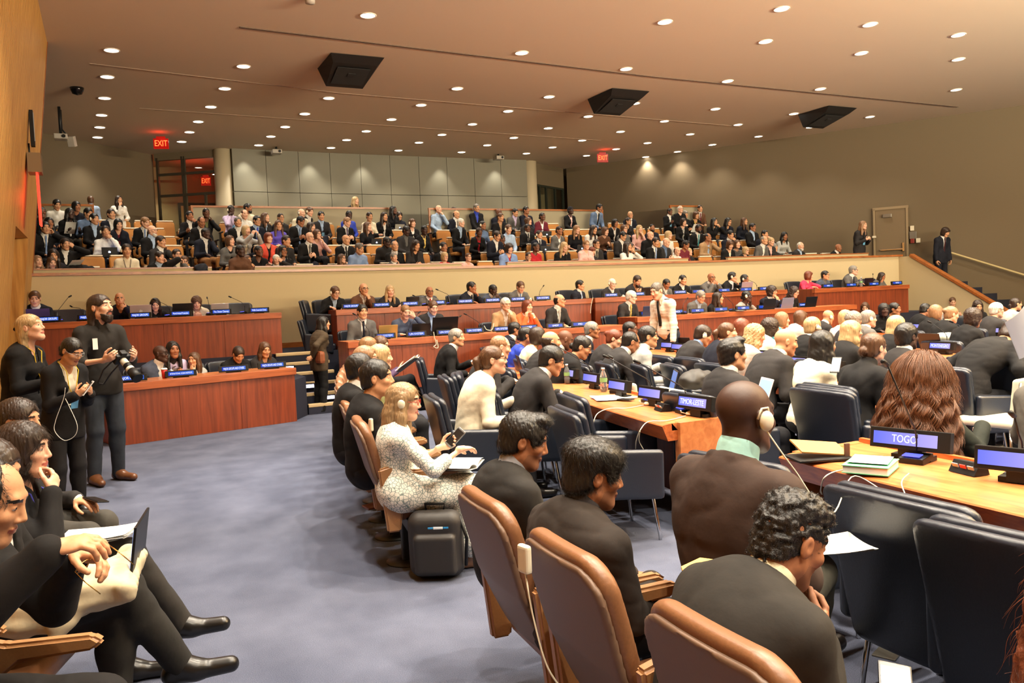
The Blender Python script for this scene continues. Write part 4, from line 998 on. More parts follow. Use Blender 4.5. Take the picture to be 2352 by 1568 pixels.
def build_lights():
    proto = None
    order = sorted(LIGHTS, key=lambda p: at_z(p[0], p[1], CEIL).y)
    for i, (px, py) in enumerate(order):
        p = at_z(px, py, CEIL)
        if proto is None:
            t = empty('downlight'); b = B(); b.lathe([(0.135, 0.0), (0.135, -0.012), (0.118, -0.014), (0.112, 0.0)], 24, cap=False); b.obj('trim_ring', mat('white_ring', (226, 214, 200), rough=0.4), t)
            b = B(); b.lathe([(0.001, -0.004), (0.113, -0.004)], 24, cap=False); b.obj('lens', glow('lamp_disc', (255, 246, 232), 14.0), t); proto = t; o = t
        else: o = copy_tree(proto)
        o.location = p
        props(o, 'round recessed downlight, one of the grid in the plaster ceiling', 'light', 'recessed ceiling downlights')
        rear = p.y > 15.3
        spot((p.x, p.y, p.z - 0.03), E_REAR if rear else E_MAIN * 0.5, (1.0, 0.90, 0.74) if rear else (1.0, 0.88, 0.70), 100 if rear else 110)
    # lobby lamp
    p = at_y(497, 400, 25.6); o = copy_tree(proto); o.location = p; props(o, 'round downlight shining behind the lobby glass', 'light', None); del o['group']
    spot(Vector(p) - Vector((0, 0, 0.05)), 50, (1, .85, .65), 120); spot((1.3, 26.9, 5.9), 120, (1, .85, .6), 120); spot((14.2, 26.6, 5.9), 20, (1, .85, .6), 120)
    # the same grid of ceiling lamps carries on over the floor and the rostrum, out of the frame
    for x in (1.0, 3.2, 5.4, 7.6, 9.8, 12.0, 14.2, 16.4):
        for y in (-2.5, 0.0, 2.5, 5.0, 7.5, 10.0):
            if y > 9 and x > 9: continue
            spot((x, y, CEIL - 0.03), E_MAIN * (1.0 if x > 2 else 0.75), (1.0, 0.88, 0.70), 105)
    for x in (3.75, 5.6, 7.2, 9.7, 11.6):
        spot((x, 24.6 - 0.006 * (x - 8) ** 2 - 0.3, CEIL - 0.1), 70, (1, .95, .85), 75, .05, .8, (x, 24.75, 3.0), 'wall_washer')
    for (px, py, e) in ((600, 1105, 900), (560, 1390, 350)):
        p = at_z(px, py, 0); spot((p.x, p.y, CEIL - 0.03), e, (1, .92, .86), 34, .08, .9)
    for (px, py) in ((1510, 400), (135, 335)):
        d = ray(px, py); p = EYEV + d * ((22.9 if px > 1000 else 20.6) / d.y); p.z = CEIL - 0.1; spot(p, 160, (1, .9, .68), 60, .05, .9, p + Vector((.9 if px > 1000 else -1.0, .55, -2.6)), 'wall_washer')
    # added fill lamps, unseen, aimed upwards to brighten the ceiling
    for x in (9.0, 12.0, 15.0, 19.0):
        l = bpy.data.lights.new('cove_lamp', 'AREA'); l.shape = 'RECTANGLE'; l.size = 4.0; l.size_y = 0.4; l.energy = 2300; l.color = (1.0, 0.85, 0.60); l.spread = RAD(170)
        o = bpy.data.objects.new('cove_lamp', l); COL.objects.link(o); o.location = (x, 0.5 - 0.12 * x, 4.3); o.rotation_euler = (PI - 0.5, 0, 0)
    w = bpy.data.worlds.new('world'); SC.world = w; w.use_nodes = True
    w.node_tree.nodes['Background'].inputs[0].default_value = (0.010, 0.008, 0.006, 1)
# ---------------------------------------------------------------- furniture and props
def FN(f, lo, hi): return f, np.array(lo, dtype=np.float32), np.array(hi, dtype=np.float32)
def rbox(x, y, z, hx, hy, hz, r):
    qx, qy, qz = np.abs(x) - (hx - r), np.abs(y) - (hy - r), np.abs(z) - (hz - r)
    return np.sqrt(np.maximum(qx, 0) ** 2 + np.maximum(qy, 0) ** 2 + np.maximum(qz, 0) ** 2) + np.minimum(np.maximum(qx, np.maximum(qy, qz)), 0) - r
def rplate(x, y, z, hx, hy, hz, R, r):
    """a plate with round corners of radius R in x-z and soft edges r"""
    qx, qz = np.abs(x) - (hx - R), np.abs(z) - (hz - R)
    d = np.sqrt(np.maximum(qx, 0) ** 2 + np.maximum(qz, 0) ** 2) + np.minimum(np.maximum(qx, qz), 0) - R
    a, b = d + r, np.abs(y) - hy + r
    return np.sqrt(np.maximum(a, 0) ** 2 + np.maximum(b, 0) ** 2) + np.minimum(np.maximum(a, b), 0) - r
def sdf_mesh(name, ops, h): p, q = surf(ops, h); return np_mesh(name, p, q)
CHAIRS = {}
def navy_chair():
    """padded conference armchair: outer shell, inner cushion, sloping arms, bent chrome legs. Faces +y"""
    if 'navy' in CHAIRS: return CHAIRS['navy']
    def back(off, th, hw, z0, z1, r):
        def f(X, Y, Z):
            v = (Z - 0.3) / 0.6
            y = Y + 0.235 + 0.13 * v - 0.26 * X * X - off
            w = hw + 0.035 * np.clip(v, 0, 1.2)
            zz = Z + 0.09 * X * X * np.clip(v, 0, 1)
            return rplate(X * (hw / w), y, zz - (z0 + z1) / 2, hw, th, (z1 - z0) / 2, 0.05, r)
        return FN(f, (-hw - .06, -.47, z0 - .03), (hw + .06, -.05, z1 + .05))
    M = {'back_shell': sdf_mesh('back_shell', [('+', back(0, 0.026, 0.285, 0.26, 0.895, 0.022), 0)], 0.0115),
         'back_cushion': sdf_mesh('back_cushion', [('+', back(0.052, 0.03, 0.262, 0.36, 0.905, 0.026), 0)], 0.0115)}
    def seat(X, Y, Z): return rbox(X, Y - 0.02, Z - 0.40, 0.262, 0.255, 0.06, 0.035)
    M['seat_cushion'] = sdf_mesh('seat_cushion', [('+', FN(seat, (-.28, -.25, .33), (.28, .3, .48)), 0)], 0.014)
    def arm(sd):
        def f(X, Y, Z): return rbox(X - sd * 0.315 - sd * 0.02 * (Z - .5), Y - 0.0, Z - 0.475 + 0.07 * (Y), 0.032, 0.245, 0.165, 0.026)
        return FN(f, (min(sd * .24, sd * .38), -.27, .26), (max(sd * .24, sd * .38), .27, .7))
    MA = [sdf_mesh('armrest', [('+', arm(sd), 0)], 0.0125) for sd in (-1, 1)]
    ML = []
    for sx in (-1, 1):
        for sy in (-1, 1):
            b = B(); b.tube([(sx * 0.12, sy * 0.08, 0.335), (sx * 0.2, sy * 0.17, 0.33), (sx * 0.225, sy * 0.2, 0.31), (sx * 0.25, sy * 0.235, 0.02), (sx * 0.25, sy * 0.235, 0.0)], 0.0115, 10); ML.append(b.mesh('leg'))
    CHAIRS['navy'] = ([(n, m, NAVY) for n, m in M.items()] + [('armrest', m, NAVY) for m in MA] + [('leg', m, CHROME) for m in ML])
    return CHAIRS['navy']
def aisle_seat():
    """beam seat with a tall leather back; leather wings carry the armrests"""
    if 'aisle' in CHAIRS: return CHAIRS['aisle']
    def f(X, Y, Z):
        v = (Z - 0.42) / 0.56
        y = Y + 0.215 + 0.15 * v - 0.10 * np.clip(0.35 - v, 0, 1) - 0.22 * X * X
        w = 0.215 + 0.03 * np.sin(np.clip(v, 0, 1) * PI * 0.75)
        return rplate(X * (0.245 / w), y, Z - 0.665, 0.245, 0.034, 0.285, 0.10, 0.03)
    M = [('backrest', sdf_mesh('backrest', [('+', FN(f, (-.28, -.45, .39), (.28, -.05, 1.0)), 0)], 0.0105), BROWNL)]
    def g(X, Y, Z):
        v = (Z - 0.42) / 0.56
        y = Y + 0.252 + 0.15 * v - 0.10 * np.clip(0.35 - v, 0, 1) - 0.22 * X * X
        w = 0.215 + 0.03 * np.sin(np.clip(v, 0, 1) * PI * 0.75)
        return rplate(X * (0.225 / w), y, Z - 0.655, 0.226, 0.013, 0.265, 0.09, 0.01)
    M.append(('back_panel', sdf_mesh('back_panel', [('+', FN(g, (-.26, -.47, .4), (.26, -.05, .98)), 0)], 0.0105), mat('back_panel_leather', (104, 80, 64), rough=0.5, bump=0.0005, scale=140)))
    def s(X, Y, Z): return rbox(X, Y - 0.05, Z - 0.38 - 0.05 * Y, 0.235, 0.235, 0.05, 0.035)
    M.append(('seat_cushion', sdf_mesh('seat_cushion', [('+', FN(s, (-.25, -.2, .30), (.25, .31, .46)), 0)], 0.014), BROWNL))
    for sd in (-1, 1):
        b = B(); P = [(-0.24, 0.28), (-0.16, 0.28), (-0.13, 0.5), (-0.02, 0.585), (0.2, 0.60), (0.235, 0.625), (0.2, 0.65), (-0.06, 0.645), (-0.2, 0.685), (-0.28, 0.665)]
        b.prism(P, -0.024, 0.024, mat4=Matrix(((0, 0, 1, sd * 0.285), (1, 0, 0, 0), (0, 1, 0, 0), (0, 0, 0, 1))))
        bmesh.ops.bevel(b.bm, geom=b.bm.edges[:], offset=0.011, segments=3, affect='EDGES')
        M.append(('armrest', b.mesh('armrest'), TANL))
    b = B(); b.box((0, -0.08, 0.3), (0.6, 0.07, 0.08), bev=0.008); M.append(('support_beam', b.mesh('support_beam'), DARKM))
    b = B(); b.box((0, -0.08, 0.14), (0.075, 0.075, 0.27), bev=0.01); b.lathe([(0.14, 0), (0.14, 0.008), (0.05, 0.018)], 24, c=(0, -0.08, 0.0)); M.append(('pedestal', b.mesh('pedestal'), DARKM))
    CHAIRS['aisle'] = M; return M
def gallery_seat():
    if 'gal' in CHAIRS: return CHAIRS['gal']
    def f(X, Y, Z):
        v = (Z - 0.42) / 0.45
        return rplate(X, Y + 0.22 + 0.09 * v - 0.2 * X * X, Z - 0.655, 0.218, 0.04, 0.215, 0.07, 0.035)
    M = [('backrest', sdf_mesh('backrest', [('+', FN(f, (-.24, -.42, .42), (.24, -.1, .9)), 0)], 0.016), OCHRE)]
    def s(X, Y, Z): return rbox(X, Y - 0.04, Z - 0.41, 0.215, 0.22, 0.05, 0.035)
    M.append(('seat_cushion', sdf_mesh('seat_cushion', [('+', FN(s, (-.23, -.2, .34), (.23, .28, .47)), 0)], 0.02), OCHRE))
    b = B(); b.box((0, -0.315, 0.882), (0.37, 0.10, 0.03), bev=0.006, seg=1); M.append(('tablet_ledge', b.mesh('tablet_ledge'), mat('tablet_pale', (236, 226, 204), rough=0.55)))
    b = B()
    for sd in (-1, 1): b.box((sd * 0.243, 0.0, 0.6), (0.04, 0.36, 0.035), bev=0.008, seg=1); b.box((sd * 0.243, -0.1, 0.36), (0.03, 0.12, 0.46))
    b.box((0, -0.1, 0.18), (0.4, 0.06, 0.34))
    M.append(('seat_frame', b.mesh('seat_frame'), mat('gallery_frame', (46, 38, 30), rough=0.6)))
    CHAIRS['gal'] = M; return M
def beige_chair():
    if 'beige' in CHAIRS: return CHAIRS['beige']
    BEI = mat('beige_leather', (216, 206, 182), rough=0.5)
    def s(X, Y, Z): return rbox(X, Y, Z - 0.45, 0.24, 0.24, 0.035, 0.03)
    def f(X, Y, Z): return rbox(X, Y + 0.24 + 0.1 * (Z - .5) - 0.3 * X * X, Z - 0.68, 0.23, 0.025, 0.15, 0.024)
    M = [('seat_cushion', sdf_mesh('seat_cushion', [('+', FN(s, (-.25, -.25, .4), (.25, .25, .5)), 0)], 0.012), BEI), ('backrest', sdf_mesh('backrest', [('+', FN(f, (-.26, -.35, .5), (.26, -.15, .86)), 0)], 0.012), BEI)]
    b = B(); b.tube([(-.2, -.2, .42), (.2, -.2, .42), (.2, .2, .42), (-.2, .2, .42)], 0.011, 8, closed=True)
    for sx in (-1, 1): b.tube([(sx * .2, -.24, .42), (sx * .2, -.29, .8)], 0.01, 8)
    M.append(('seat_frame', b.mesh('seat_frame'), CHROME))
    for sx in (-1, 1):
        for sy in (-1, 1): b = B(); b.tube([(sx * .21, sy * .21, .42), (sx * .235, sy * .235, 0)], 0.012, 8); M.append(('leg', b.mesh('leg'), CHROME))
    CHAIRS['beige'] = M; return M
def place(kind, name, x, y, z, heading, label, cat='chair', group=None):
    t = empty(name, (x, y, z), RAD(heading) - PI / 2)
    for nm, me, m in kind():
        link(nm, me, None if me.materials else [m], t)
    props(t, label, cat, group); return t
SCREENB = None
def screen_mat(name, c0, c1, st, seed=0):
    if name in MATS: return MATS[name]
    m, nt, b = _nodes(name); MATS[name] = m; N = nt.nodes.new; L = nt.links.new
    tc = N('ShaderNodeTexCoord'); g = N('ShaderNodeTexGradient'); mp = N('ShaderNodeMapping'); mp.inputs['Location'].default_value = (0.5, 0, 0); mp.inputs['Scale'].default_value = (3.0, 1, 1)
    cr = N('ShaderNodeValToRGB'); cr.color_ramp.elements[0].color = (*lin(c0), 1); cr.color_ramp.elements[1].color = (*lin(c1), 1)
    L(tc.outputs['Object'], mp.inputs[0]); L(mp.outputs[0], g.inputs[0]); L(g.outputs[0], cr.inputs[0]); L(cr.outputs[0], b.inputs['Emission Color']); b.inputs['Emission Strength'].default_value = st
    b.inputs['Base Color'].default_value = (0, 0, 0, 1); b.inputs['Roughness'].default_value = 0.35; b.inputs['Specular IOR Level'].default_value = 0.15
    return m
NPK = {}
def nameplate(p, face, txt, label, w=0.33, group='illuminated nameplates on the back desks', near=False):
    """black display bar with a lit strip and lettering; face: world angle (deg) the lettering looks towards"""
    t = empty('nameplate', p, RAD(face) + PI / 2)
    h = 0.085 if not near else 0.105; z0 = 0.012 if not near else 0.05; tilt = Euler((-0.16, 0, 0))
    k = (w, near)
    if k not in NPK:
        b = B(); b.box((0, 0, z0 + h / 2), (w, 0.045, h), tilt, bev=0.004); b.box((0, 0.03, 0.012), (w * 0.5, 0.07, 0.024)); 
        if near: b.box((0, 0.01, 0.03), (w * 0.3, 0.05, 0.05))
        c = B(); c.box((-0.02 * near, -0.0235, z0 + h / 2 + 0.004), (w * 0.8, 0.004, h * 0.6), tilt)
        NPK[k] = (b.mesh('housing'), c.mesh('screen'))
    link('housing', NPK[k][0], None if NPK[k][0].materials else [BLACKM], t)
    s = link('screen', NPK[k][1], None if NPK[k][1].materials else [screen_mat('plate_screen', (34, 70, 205), (70, 120, 235), 0.9) if not near else screen_mat('plate_screen_near', (120, 130, 255), (205, 190, 255), 1.0)], t)
    if txt:
        me = text_mesh(txt, h * 0.52, 0.0006); o = link('lettering', me, None if me.materials else [glow('letter_glow', (235, 240, 255), 1.5)], s, (-0.02 * near, -0.0285, z0 + h / 2 + 0.003), (PI / 2 - 0.16, 0, 0))
        ww = max(me.vertices[i].co.x for i in range(len(me.vertices))) * 2 if len(me.vertices) else 0.1
        sx = min(0.78 if near else 1.0, w * 0.7 / max(ww, 0.01)); o.scale = (sx, 1.0 if sx > 0.4 else 0.7, 1)
    props(t, label, 'nameplate', group); return t
MIC = {}
def mic(p, face, label, group='gooseneck microphones', near=False, hgt=0.33, reach=0.22):
    t = empty('microphone', p, RAD(face) - PI / 2)     # the head leans towards +y
    k = (near, hgt, reach)
    if k not in MIC:
        b = B(); b.box((0, -0.02, 0.018), (0.12, 0.13, 0.036), Euler((-0.12, 0, 0)), bev=0.006)
        c = B(); pts = [(0, -0.03, 0.03), (0, -0.03, 0.12), (0, -0.015, 0.17), (0, 0.02, 0.205), (0, reach - 0.03, hgt - 0.01)]
        c.tube(pts, 0.0042, 8); c.lathe([(0.007, -0.012), (0.007, 0.012)], 8, c=(0, -0.03, 0.13))
        d = B(); d.tube([(0, reach - 0.03, hgt - 0.01), (0, reach - 0.022, hgt - 0.006), (0, reach + 0.02, hgt + 0.014), (0, reach + 0.027, hgt + 0.017)], [0.006, 0.012, 0.012, 0.004], 10)
        e = B(); e.box((0, 0.02, 0.041), (0.085, 0.045, 0.004), Euler((-0.12, 0, 0)))
        MIC[k] = (b.mesh('console'), c.mesh('gooseneck'), d.mesh('capsule'), e.mesh('display'))
    a = MIC[k]
    for nm, me, m in (('console', a[0], BLACKM), ('gooseneck', a[1], DARKM), ('capsule', a[2], BLACKM), ('display', a[3], glow('console_glow', (86, 96, 255), 2.0))):
        link(nm, me, None if me.materials else [m], t)
    props(t, label, 'microphone', group); return t
def laptop(p, face, label, lid=(46, 46, 50), lit=(140, 180, 255), open_=1.85, w=0.32, group=None, logo=None, scr=1.6):
    """face: world angle the user looks towards; the screen looks back at the user"""
    t = empty('laptop', p, RAD(face) - PI / 2)
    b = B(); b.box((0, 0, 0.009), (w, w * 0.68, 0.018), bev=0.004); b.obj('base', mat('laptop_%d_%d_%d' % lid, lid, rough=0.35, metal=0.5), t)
    b = B(); b.box((0, -0.01, 0.0195), (w * 0.86, w * 0.3, 0.003)); b.obj('keyboard', mat('keys', (22, 22, 24), rough=0.6), t)
    h = w * 0.66; a = open_ - PI / 2; c = Vector((0, w * 0.34 + math.sin(a) * h / 2, 0.018 + math.cos(a) * h / 2)); e = Euler((-a, 0, 0))
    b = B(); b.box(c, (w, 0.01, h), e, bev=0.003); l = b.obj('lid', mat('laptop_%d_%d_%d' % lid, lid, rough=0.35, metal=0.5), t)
    n = e.to_matrix() @ Vector((0, -1, 0)); b = B(); b.box(c + n * 0.0058, (w * 0.92, 0.002, h * 0.88), e); b.obj('screen', glow('screen_%d_%d_%d' % lit, lit, scr), l)
    if logo:
        b = B(); q = c - n * 0.006
        for x, z, r in ((-0.010, 0, 0.017), (0.010, 0, 0.017)): b.box(q + e.to_matrix() @ Vector((x, 0, z)), (r * 1.5, 0.002, r * 2), e, bev=0.0009)
        b.box(q + e.to_matrix() @ Vector((0.004, 0, 0.024)), (0.006, 0.002, 0.013), Euler((-a, 0.5, 0))); b.obj('lid_emblem', glow('emblem_glow', (225, 235, 255), 1.6) if logo == 1 else mat('emblem_grey', (190, 190, 195)), l)
    props(t, label, 'laptop', group); return t
def paper(p, face, label, w=0.21, l=0.3, n=3, name='paper_sheet', bend=0.02, tilt=(0, 0), cat='paper', m=None, th=0.0012):
    b = B()
    r = random.Random(zlib.crc32(label.encode()) % 9999)
    for k in range(n):
        dx, dy, a = r.uniform(-.008, .008), r.uniform(-.008, .008), r.uniform(-.06, .06)
        P = []
        for i in range(7):
            u = -0.5 + i / 6; P.append([(dx + u * w * math.cos(a) - v * l * math.sin(a), dy + u * w * math.sin(a) + v * l * math.cos(a), 0.002 + k * th * 2 + bend * (u * u * 0.6 + max(v, 0) ** 2 * (0.4 + 0.25 * k))) for v in np.linspace(-.5, .5, 7)])
        b.grid(P); Q = [[(x, y, z - th) for x, y, z in row] for row in P]; b.grid(Q, flip=True)
    o = b.obj(name, m or PAPER, None, p, (tilt[0], tilt[1], RAD(face) - PI / 2)); return props(o, label, cat)
def book(p, face, label, w=0.2, l=0.27, th=0.02, col=(240, 238, 230), cover=(40, 40, 44), tilt=(0, 0), name='notebook', opened=False):
    t = empty(name, p, RAD(face) - PI / 2); t.rotation_euler.x, t.rotation_euler.y = tilt
    if not opened:
        b = B(); b.box((0, 0, th / 2), (w, l, th), bev=0.002); b.obj('pages', mat('pages_%d_%d_%d' % col, col, rough=0.8), t)
        b = B(); b.box((0, 0, 0.001), (w + 0.01, l + 0.01, 0.003)); b.box((0, 0, th + 0.001), (w + 0.01, l + 0.01, 0.003)); b.obj('cover', mat('cover_%d_%d_%d' % cover, cover, rough=0.6), t)
    else:
        b = B(); P = [[(u * w, v * l, 0.012 + th * (math.sin(abs(u) * PI) * 0.9) + abs(u) * 0.02) for v in (-.5, 0, .5)] for u in np.linspace(-1, 1, 17)]
        Q = [[(x, y, 0.0 + abs(x) * 0.12) for x, y, z in row] for row in P]; b.grid(P); b.grid(Q, flip=True); b.obj('pages', mat('pages_%d_%d_%d' % col, col, rough=0.8), t)
        b = B(); b.grid([[(x, y, z - 0.002) for x, y, z in r] for r in Q]); b.grid([[(x, y, z - 0.005) for x, y, z in r] for r in Q], flip=True); b.obj('cover', mat('cover_%d_%d_%d' % cover, cover, rough=0.6), t)
    props(t, label, 'book'); return t
def bottle(p, label, h=0.22, cap=(235, 235, 235)):
    t = empty('water_bottle', p)
    b = B(); r = h * 0.155
    b.lathe([(r * .8, 0), (r, 0.006), (r, h * .3), (r * .9, h * .34), (r, h * .38), (r, h * .6), (r * .75, h * .76), (r * .42, h * .86), (r * .4, h * .93)], 20)
    b.obj('flask', mat('clear_plastic', (225, 232, 236), rough=0.08, trans=0.85), t)
    b = B(); b.lathe([(r * 1.02, h * .4), (r * 1.02, h * .58)], 20, cap=False); b.obj('bottle_label', mat('bottle_green', (120, 170, 110), rough=0.5), t)
    b = B(); b.lathe([(r * .47, h * .92), (r * .47, h)], 14); b.obj('cap', mat('cap_white', cap, rough=0.4), t)
    props(t, label, 'bottle'); return t
def phone(p, rot, label, col=(28, 28, 30), lit=(150, 190, 255), st=1.5, name='smartphone'):
    t = empty(name, p); t.rotation_euler = rot
    b = B(); b.box((0, 0, 0), (0.07, 0.14, 0.009), bev=0.004); b.obj('casing', mat('phone_%d_%d_%d' % col, col, rough=0.3), t)
    b = B(); b.box((0, 0.0, 0.0052), (0.062, 0.115, 0.001)); b.obj('screen', glow('phone_%d_%d_%d' % lit, lit, st), t)
    props(t, label, 'phone'); return t
def cable(pts, label, r=0.0028, m=None, name='earpiece_cord'):
    P = [Vector(p) for p in pts]; out = []
    for i in range(len(P) - 1):
        a, b_, c, d = P[max(i - 1, 0)], P[i], P[i + 1], P[min(i + 2, len(P) - 1)]
        for k in range(8):
            t = k / 8; out.append(0.5 * ((2 * b_) + (c - a) * t + (2 * a - 5 * b_ + 4 * c - d) * t * t + (3 * b_ - a - 3 * c + d) * t ** 3))
    out.append(P[-1]); b = B(); b.tube(out, r, 6); return props(b.obj(name, m or CREAM), label, 'cord')
def receiver(p, face, label, name='listening_earpiece'):
    t = empty(name, p, RAD(face)); b = B(); b.lathe([(0.001, 0.032), (0.02, 0.03), (0.034, 0.02), (0.038, 0.01), (0.034, 0.0)], 20); bmesh.ops.scale(b.bm, vec=Vector((1.5, .9, 1)), verts=b.bm.verts[:]); b.obj('shell', CREAM, t)
    b = B(); b.tube([(0.05, 0, 0.01), (0.085, 0.0, 0.02), (0.09, 0.01, 0.035)], 0.004, 6); b.obj('ear_hook', CREAM, t); props(t, label, 'earpiece', None); return t
# ---------------------------------------------------------------- tables and desks
def table_x(y, off): return off + (y - 0.3) ** 2 / 58.0
def arc_table(off, y0, y1, wd, label, grp='curved delegate tables'):
    """curved wooden table: top with a bevelled light edge, end panels, dark apron"""
    n = 16; ys = [y0 + (y1 - y0) * i / n for i in range(n + 1)]
    t = empty('delegate_table', (table_x((y0 + y1) / 2, off) + wd / 2, (y0 + y1) / 2, 0)); L = t.location
    lo = lambda y, d: (table_x(y, off) + d - L.x, y - L.y)
    b = B(); poly = [lo(y, 0.07) for y in ys] + [lo(y, wd) for y in reversed(ys)]; b.prism(poly, 0.7, 0.75); b.obj('top', TABW, t)
    b = B()   # front edge: slopes back under the top
    P = [[(*lo(y, 0.072), 0.7502), (*lo(y, -0.005), 0.742), (*lo(y, -0.01), 0.735), (*lo(y, 0.035), 0.63), (*lo(y, 0.12), 0.63), (*lo(y, 0.12), 0.7)] for y in ys]
    b.grid(P, smooth=False); b.bm.faces.new([b.bm.verts.new(p) for p in P[0]]); b.bm.faces.new([b.bm.verts.new(p) for p in reversed(P[-1])]); b.obj('front_edge', TABE, t)
    for y, s in ((y0, -1), (y1, 1)):
        b = B(); p0 = lo(y, 0.118); p1 = lo(y, wd + 0.02); b.prism([(p0[0], p0[1] + 0.03), (p0[0], p0[1] - 0.03), (p1[0], p1[1] - 0.03), (p1[0], p1[1] + 0.03)], 0.0, 0.752); b.obj('end_panel', TABW, t)
    b = B(); poly = [lo(y, wd - 0.06) for y in ys] + [lo(y, wd) for y in reversed(ys)]; b.prism(poly, 0.06, 0.7); b.obj('modesty_panel', DESKW, t)
    b = B(); poly = [lo(y, wd) for y in ys] + [lo(y, wd + 0.03) for y in reversed(ys)]; b.prism(poly, 0.69, 0.775); b.obj('rear_lip', TABE, t)
    props(t, label, 'table', grp); return t
def back_desk(p0, p1, z0, z1, label, wd=0.6, base=0.0, side=True):
    """raised desk: plank front, top band and worktop; p0, p1: front corners on the floor plan"""
    a, c = Vector((p0[0], p0[1], 0)), Vector((p1[0], p1[1], 0)); d = c - a; L = d.length; an = math.atan2(d.y, d.x)
    t = empty('delegate_desk', ((a + c) / 2) + Vector((0, 0, z0)), an); h = z1 - z0
    b = B(); k = max(int(L / 0.75), 1)
    for i in range(k): b.box((-L / 2 + L * (i + 0.5) / k, 0.03, (h - 0.1 + base) / 2), (L / k - 0.003, 0.05, h - 0.1 - base), bev=0.0015, seg=1)
    b.obj('front_panel', DESKW, t)
    b = B(); b.box((0, 0.02, h - 0.05), (L + 0.03, 0.09, 0.1), bev=0.006); b.obj('top_band', wood('band_wood', (176, 92, 46), (132, 60, 28), 0.38, 2.6, (0.8, 9, 9), 0.25), t)
    b = B(); b.box((0, wd / 2 + 0.04, h - 0.02), (L, wd, 0.04)); b.obj('worktop', TABW, t)
    for s in (-1, 1): b = B(); b.box((s * (L / 2 - 0.02), wd / 2 + 0.02, h / 2), (0.045, wd, h - 0.01)); b.obj('side_panel', DESKW, t)
    props(t, label, 'desk'); return t, an
# ---------------------------------------------------------------- the gallery audience: x y sex skin hair:colour top:colour[:inner[:tie]] arms flags
CLR = dict(blk=(15, 14, 16), nav=(20, 23, 36), gry=(92, 90, 88), dgy=(40, 38, 39), lgy=(176, 176, 172), wht=(232, 228, 220), crm=(224, 212, 186), blu=(120, 144, 186), lbl=(166, 188, 216), lil=(204, 186, 218), vio=(92, 78, 178), cor=(224, 88, 70), red=(176, 34, 44), pnk=(226, 178, 170), brn=(92, 62, 44), tan=(166, 134, 98), olv=(104, 104, 66), mar=(104, 34, 46), mus=(156, 112, 44), org=(228, 112, 54), roy=(44, 66, 178), den=(96, 116, 148), tea=(60, 140, 150), gld=(206, 176, 96), pur=(84, 66, 96), ora=(226, 106, 60))
CNAME = dict(blk='black', nav='navy', gry='grey', dgy='charcoal', lgy='light grey', wht='white', crm='cream', blu='blue', lbl='pale blue', lil='lilac', vio='violet', cor='coral red', red='red', pnk='pink', brn='brown', tan='tan', olv='olive', mar='maroon', mus='mustard', org='orange', roy='royal blue', den='denim blue', tea='teal', gld='gold', pur='plum', ora='orange')
ARM = dict(l='lap', t='laptype', p='phone', c='chin', k='cheek', m='mouth', b='brow', e='ear', x='cross', d='desk', f='photo', h='thigh', r='rail', o='hold', q='clasp', w='down', n='deskx', y='type')
POSEW = dict(c='hand at chin', k='hand on cheek', m='hand over mouth', b='hand on brow', e='hand at ear', x='arms crossed', f='raising a camera phone', p='reading a phone', t='typing', o='holding papers', r='leaning on the parapet')
TOPN = dict(suit='suit', cardigan='cardigan', jacket='jacket', shirt='shirt', blouse='blouse', tee='T-shirt', coat='coat', dress='dress')
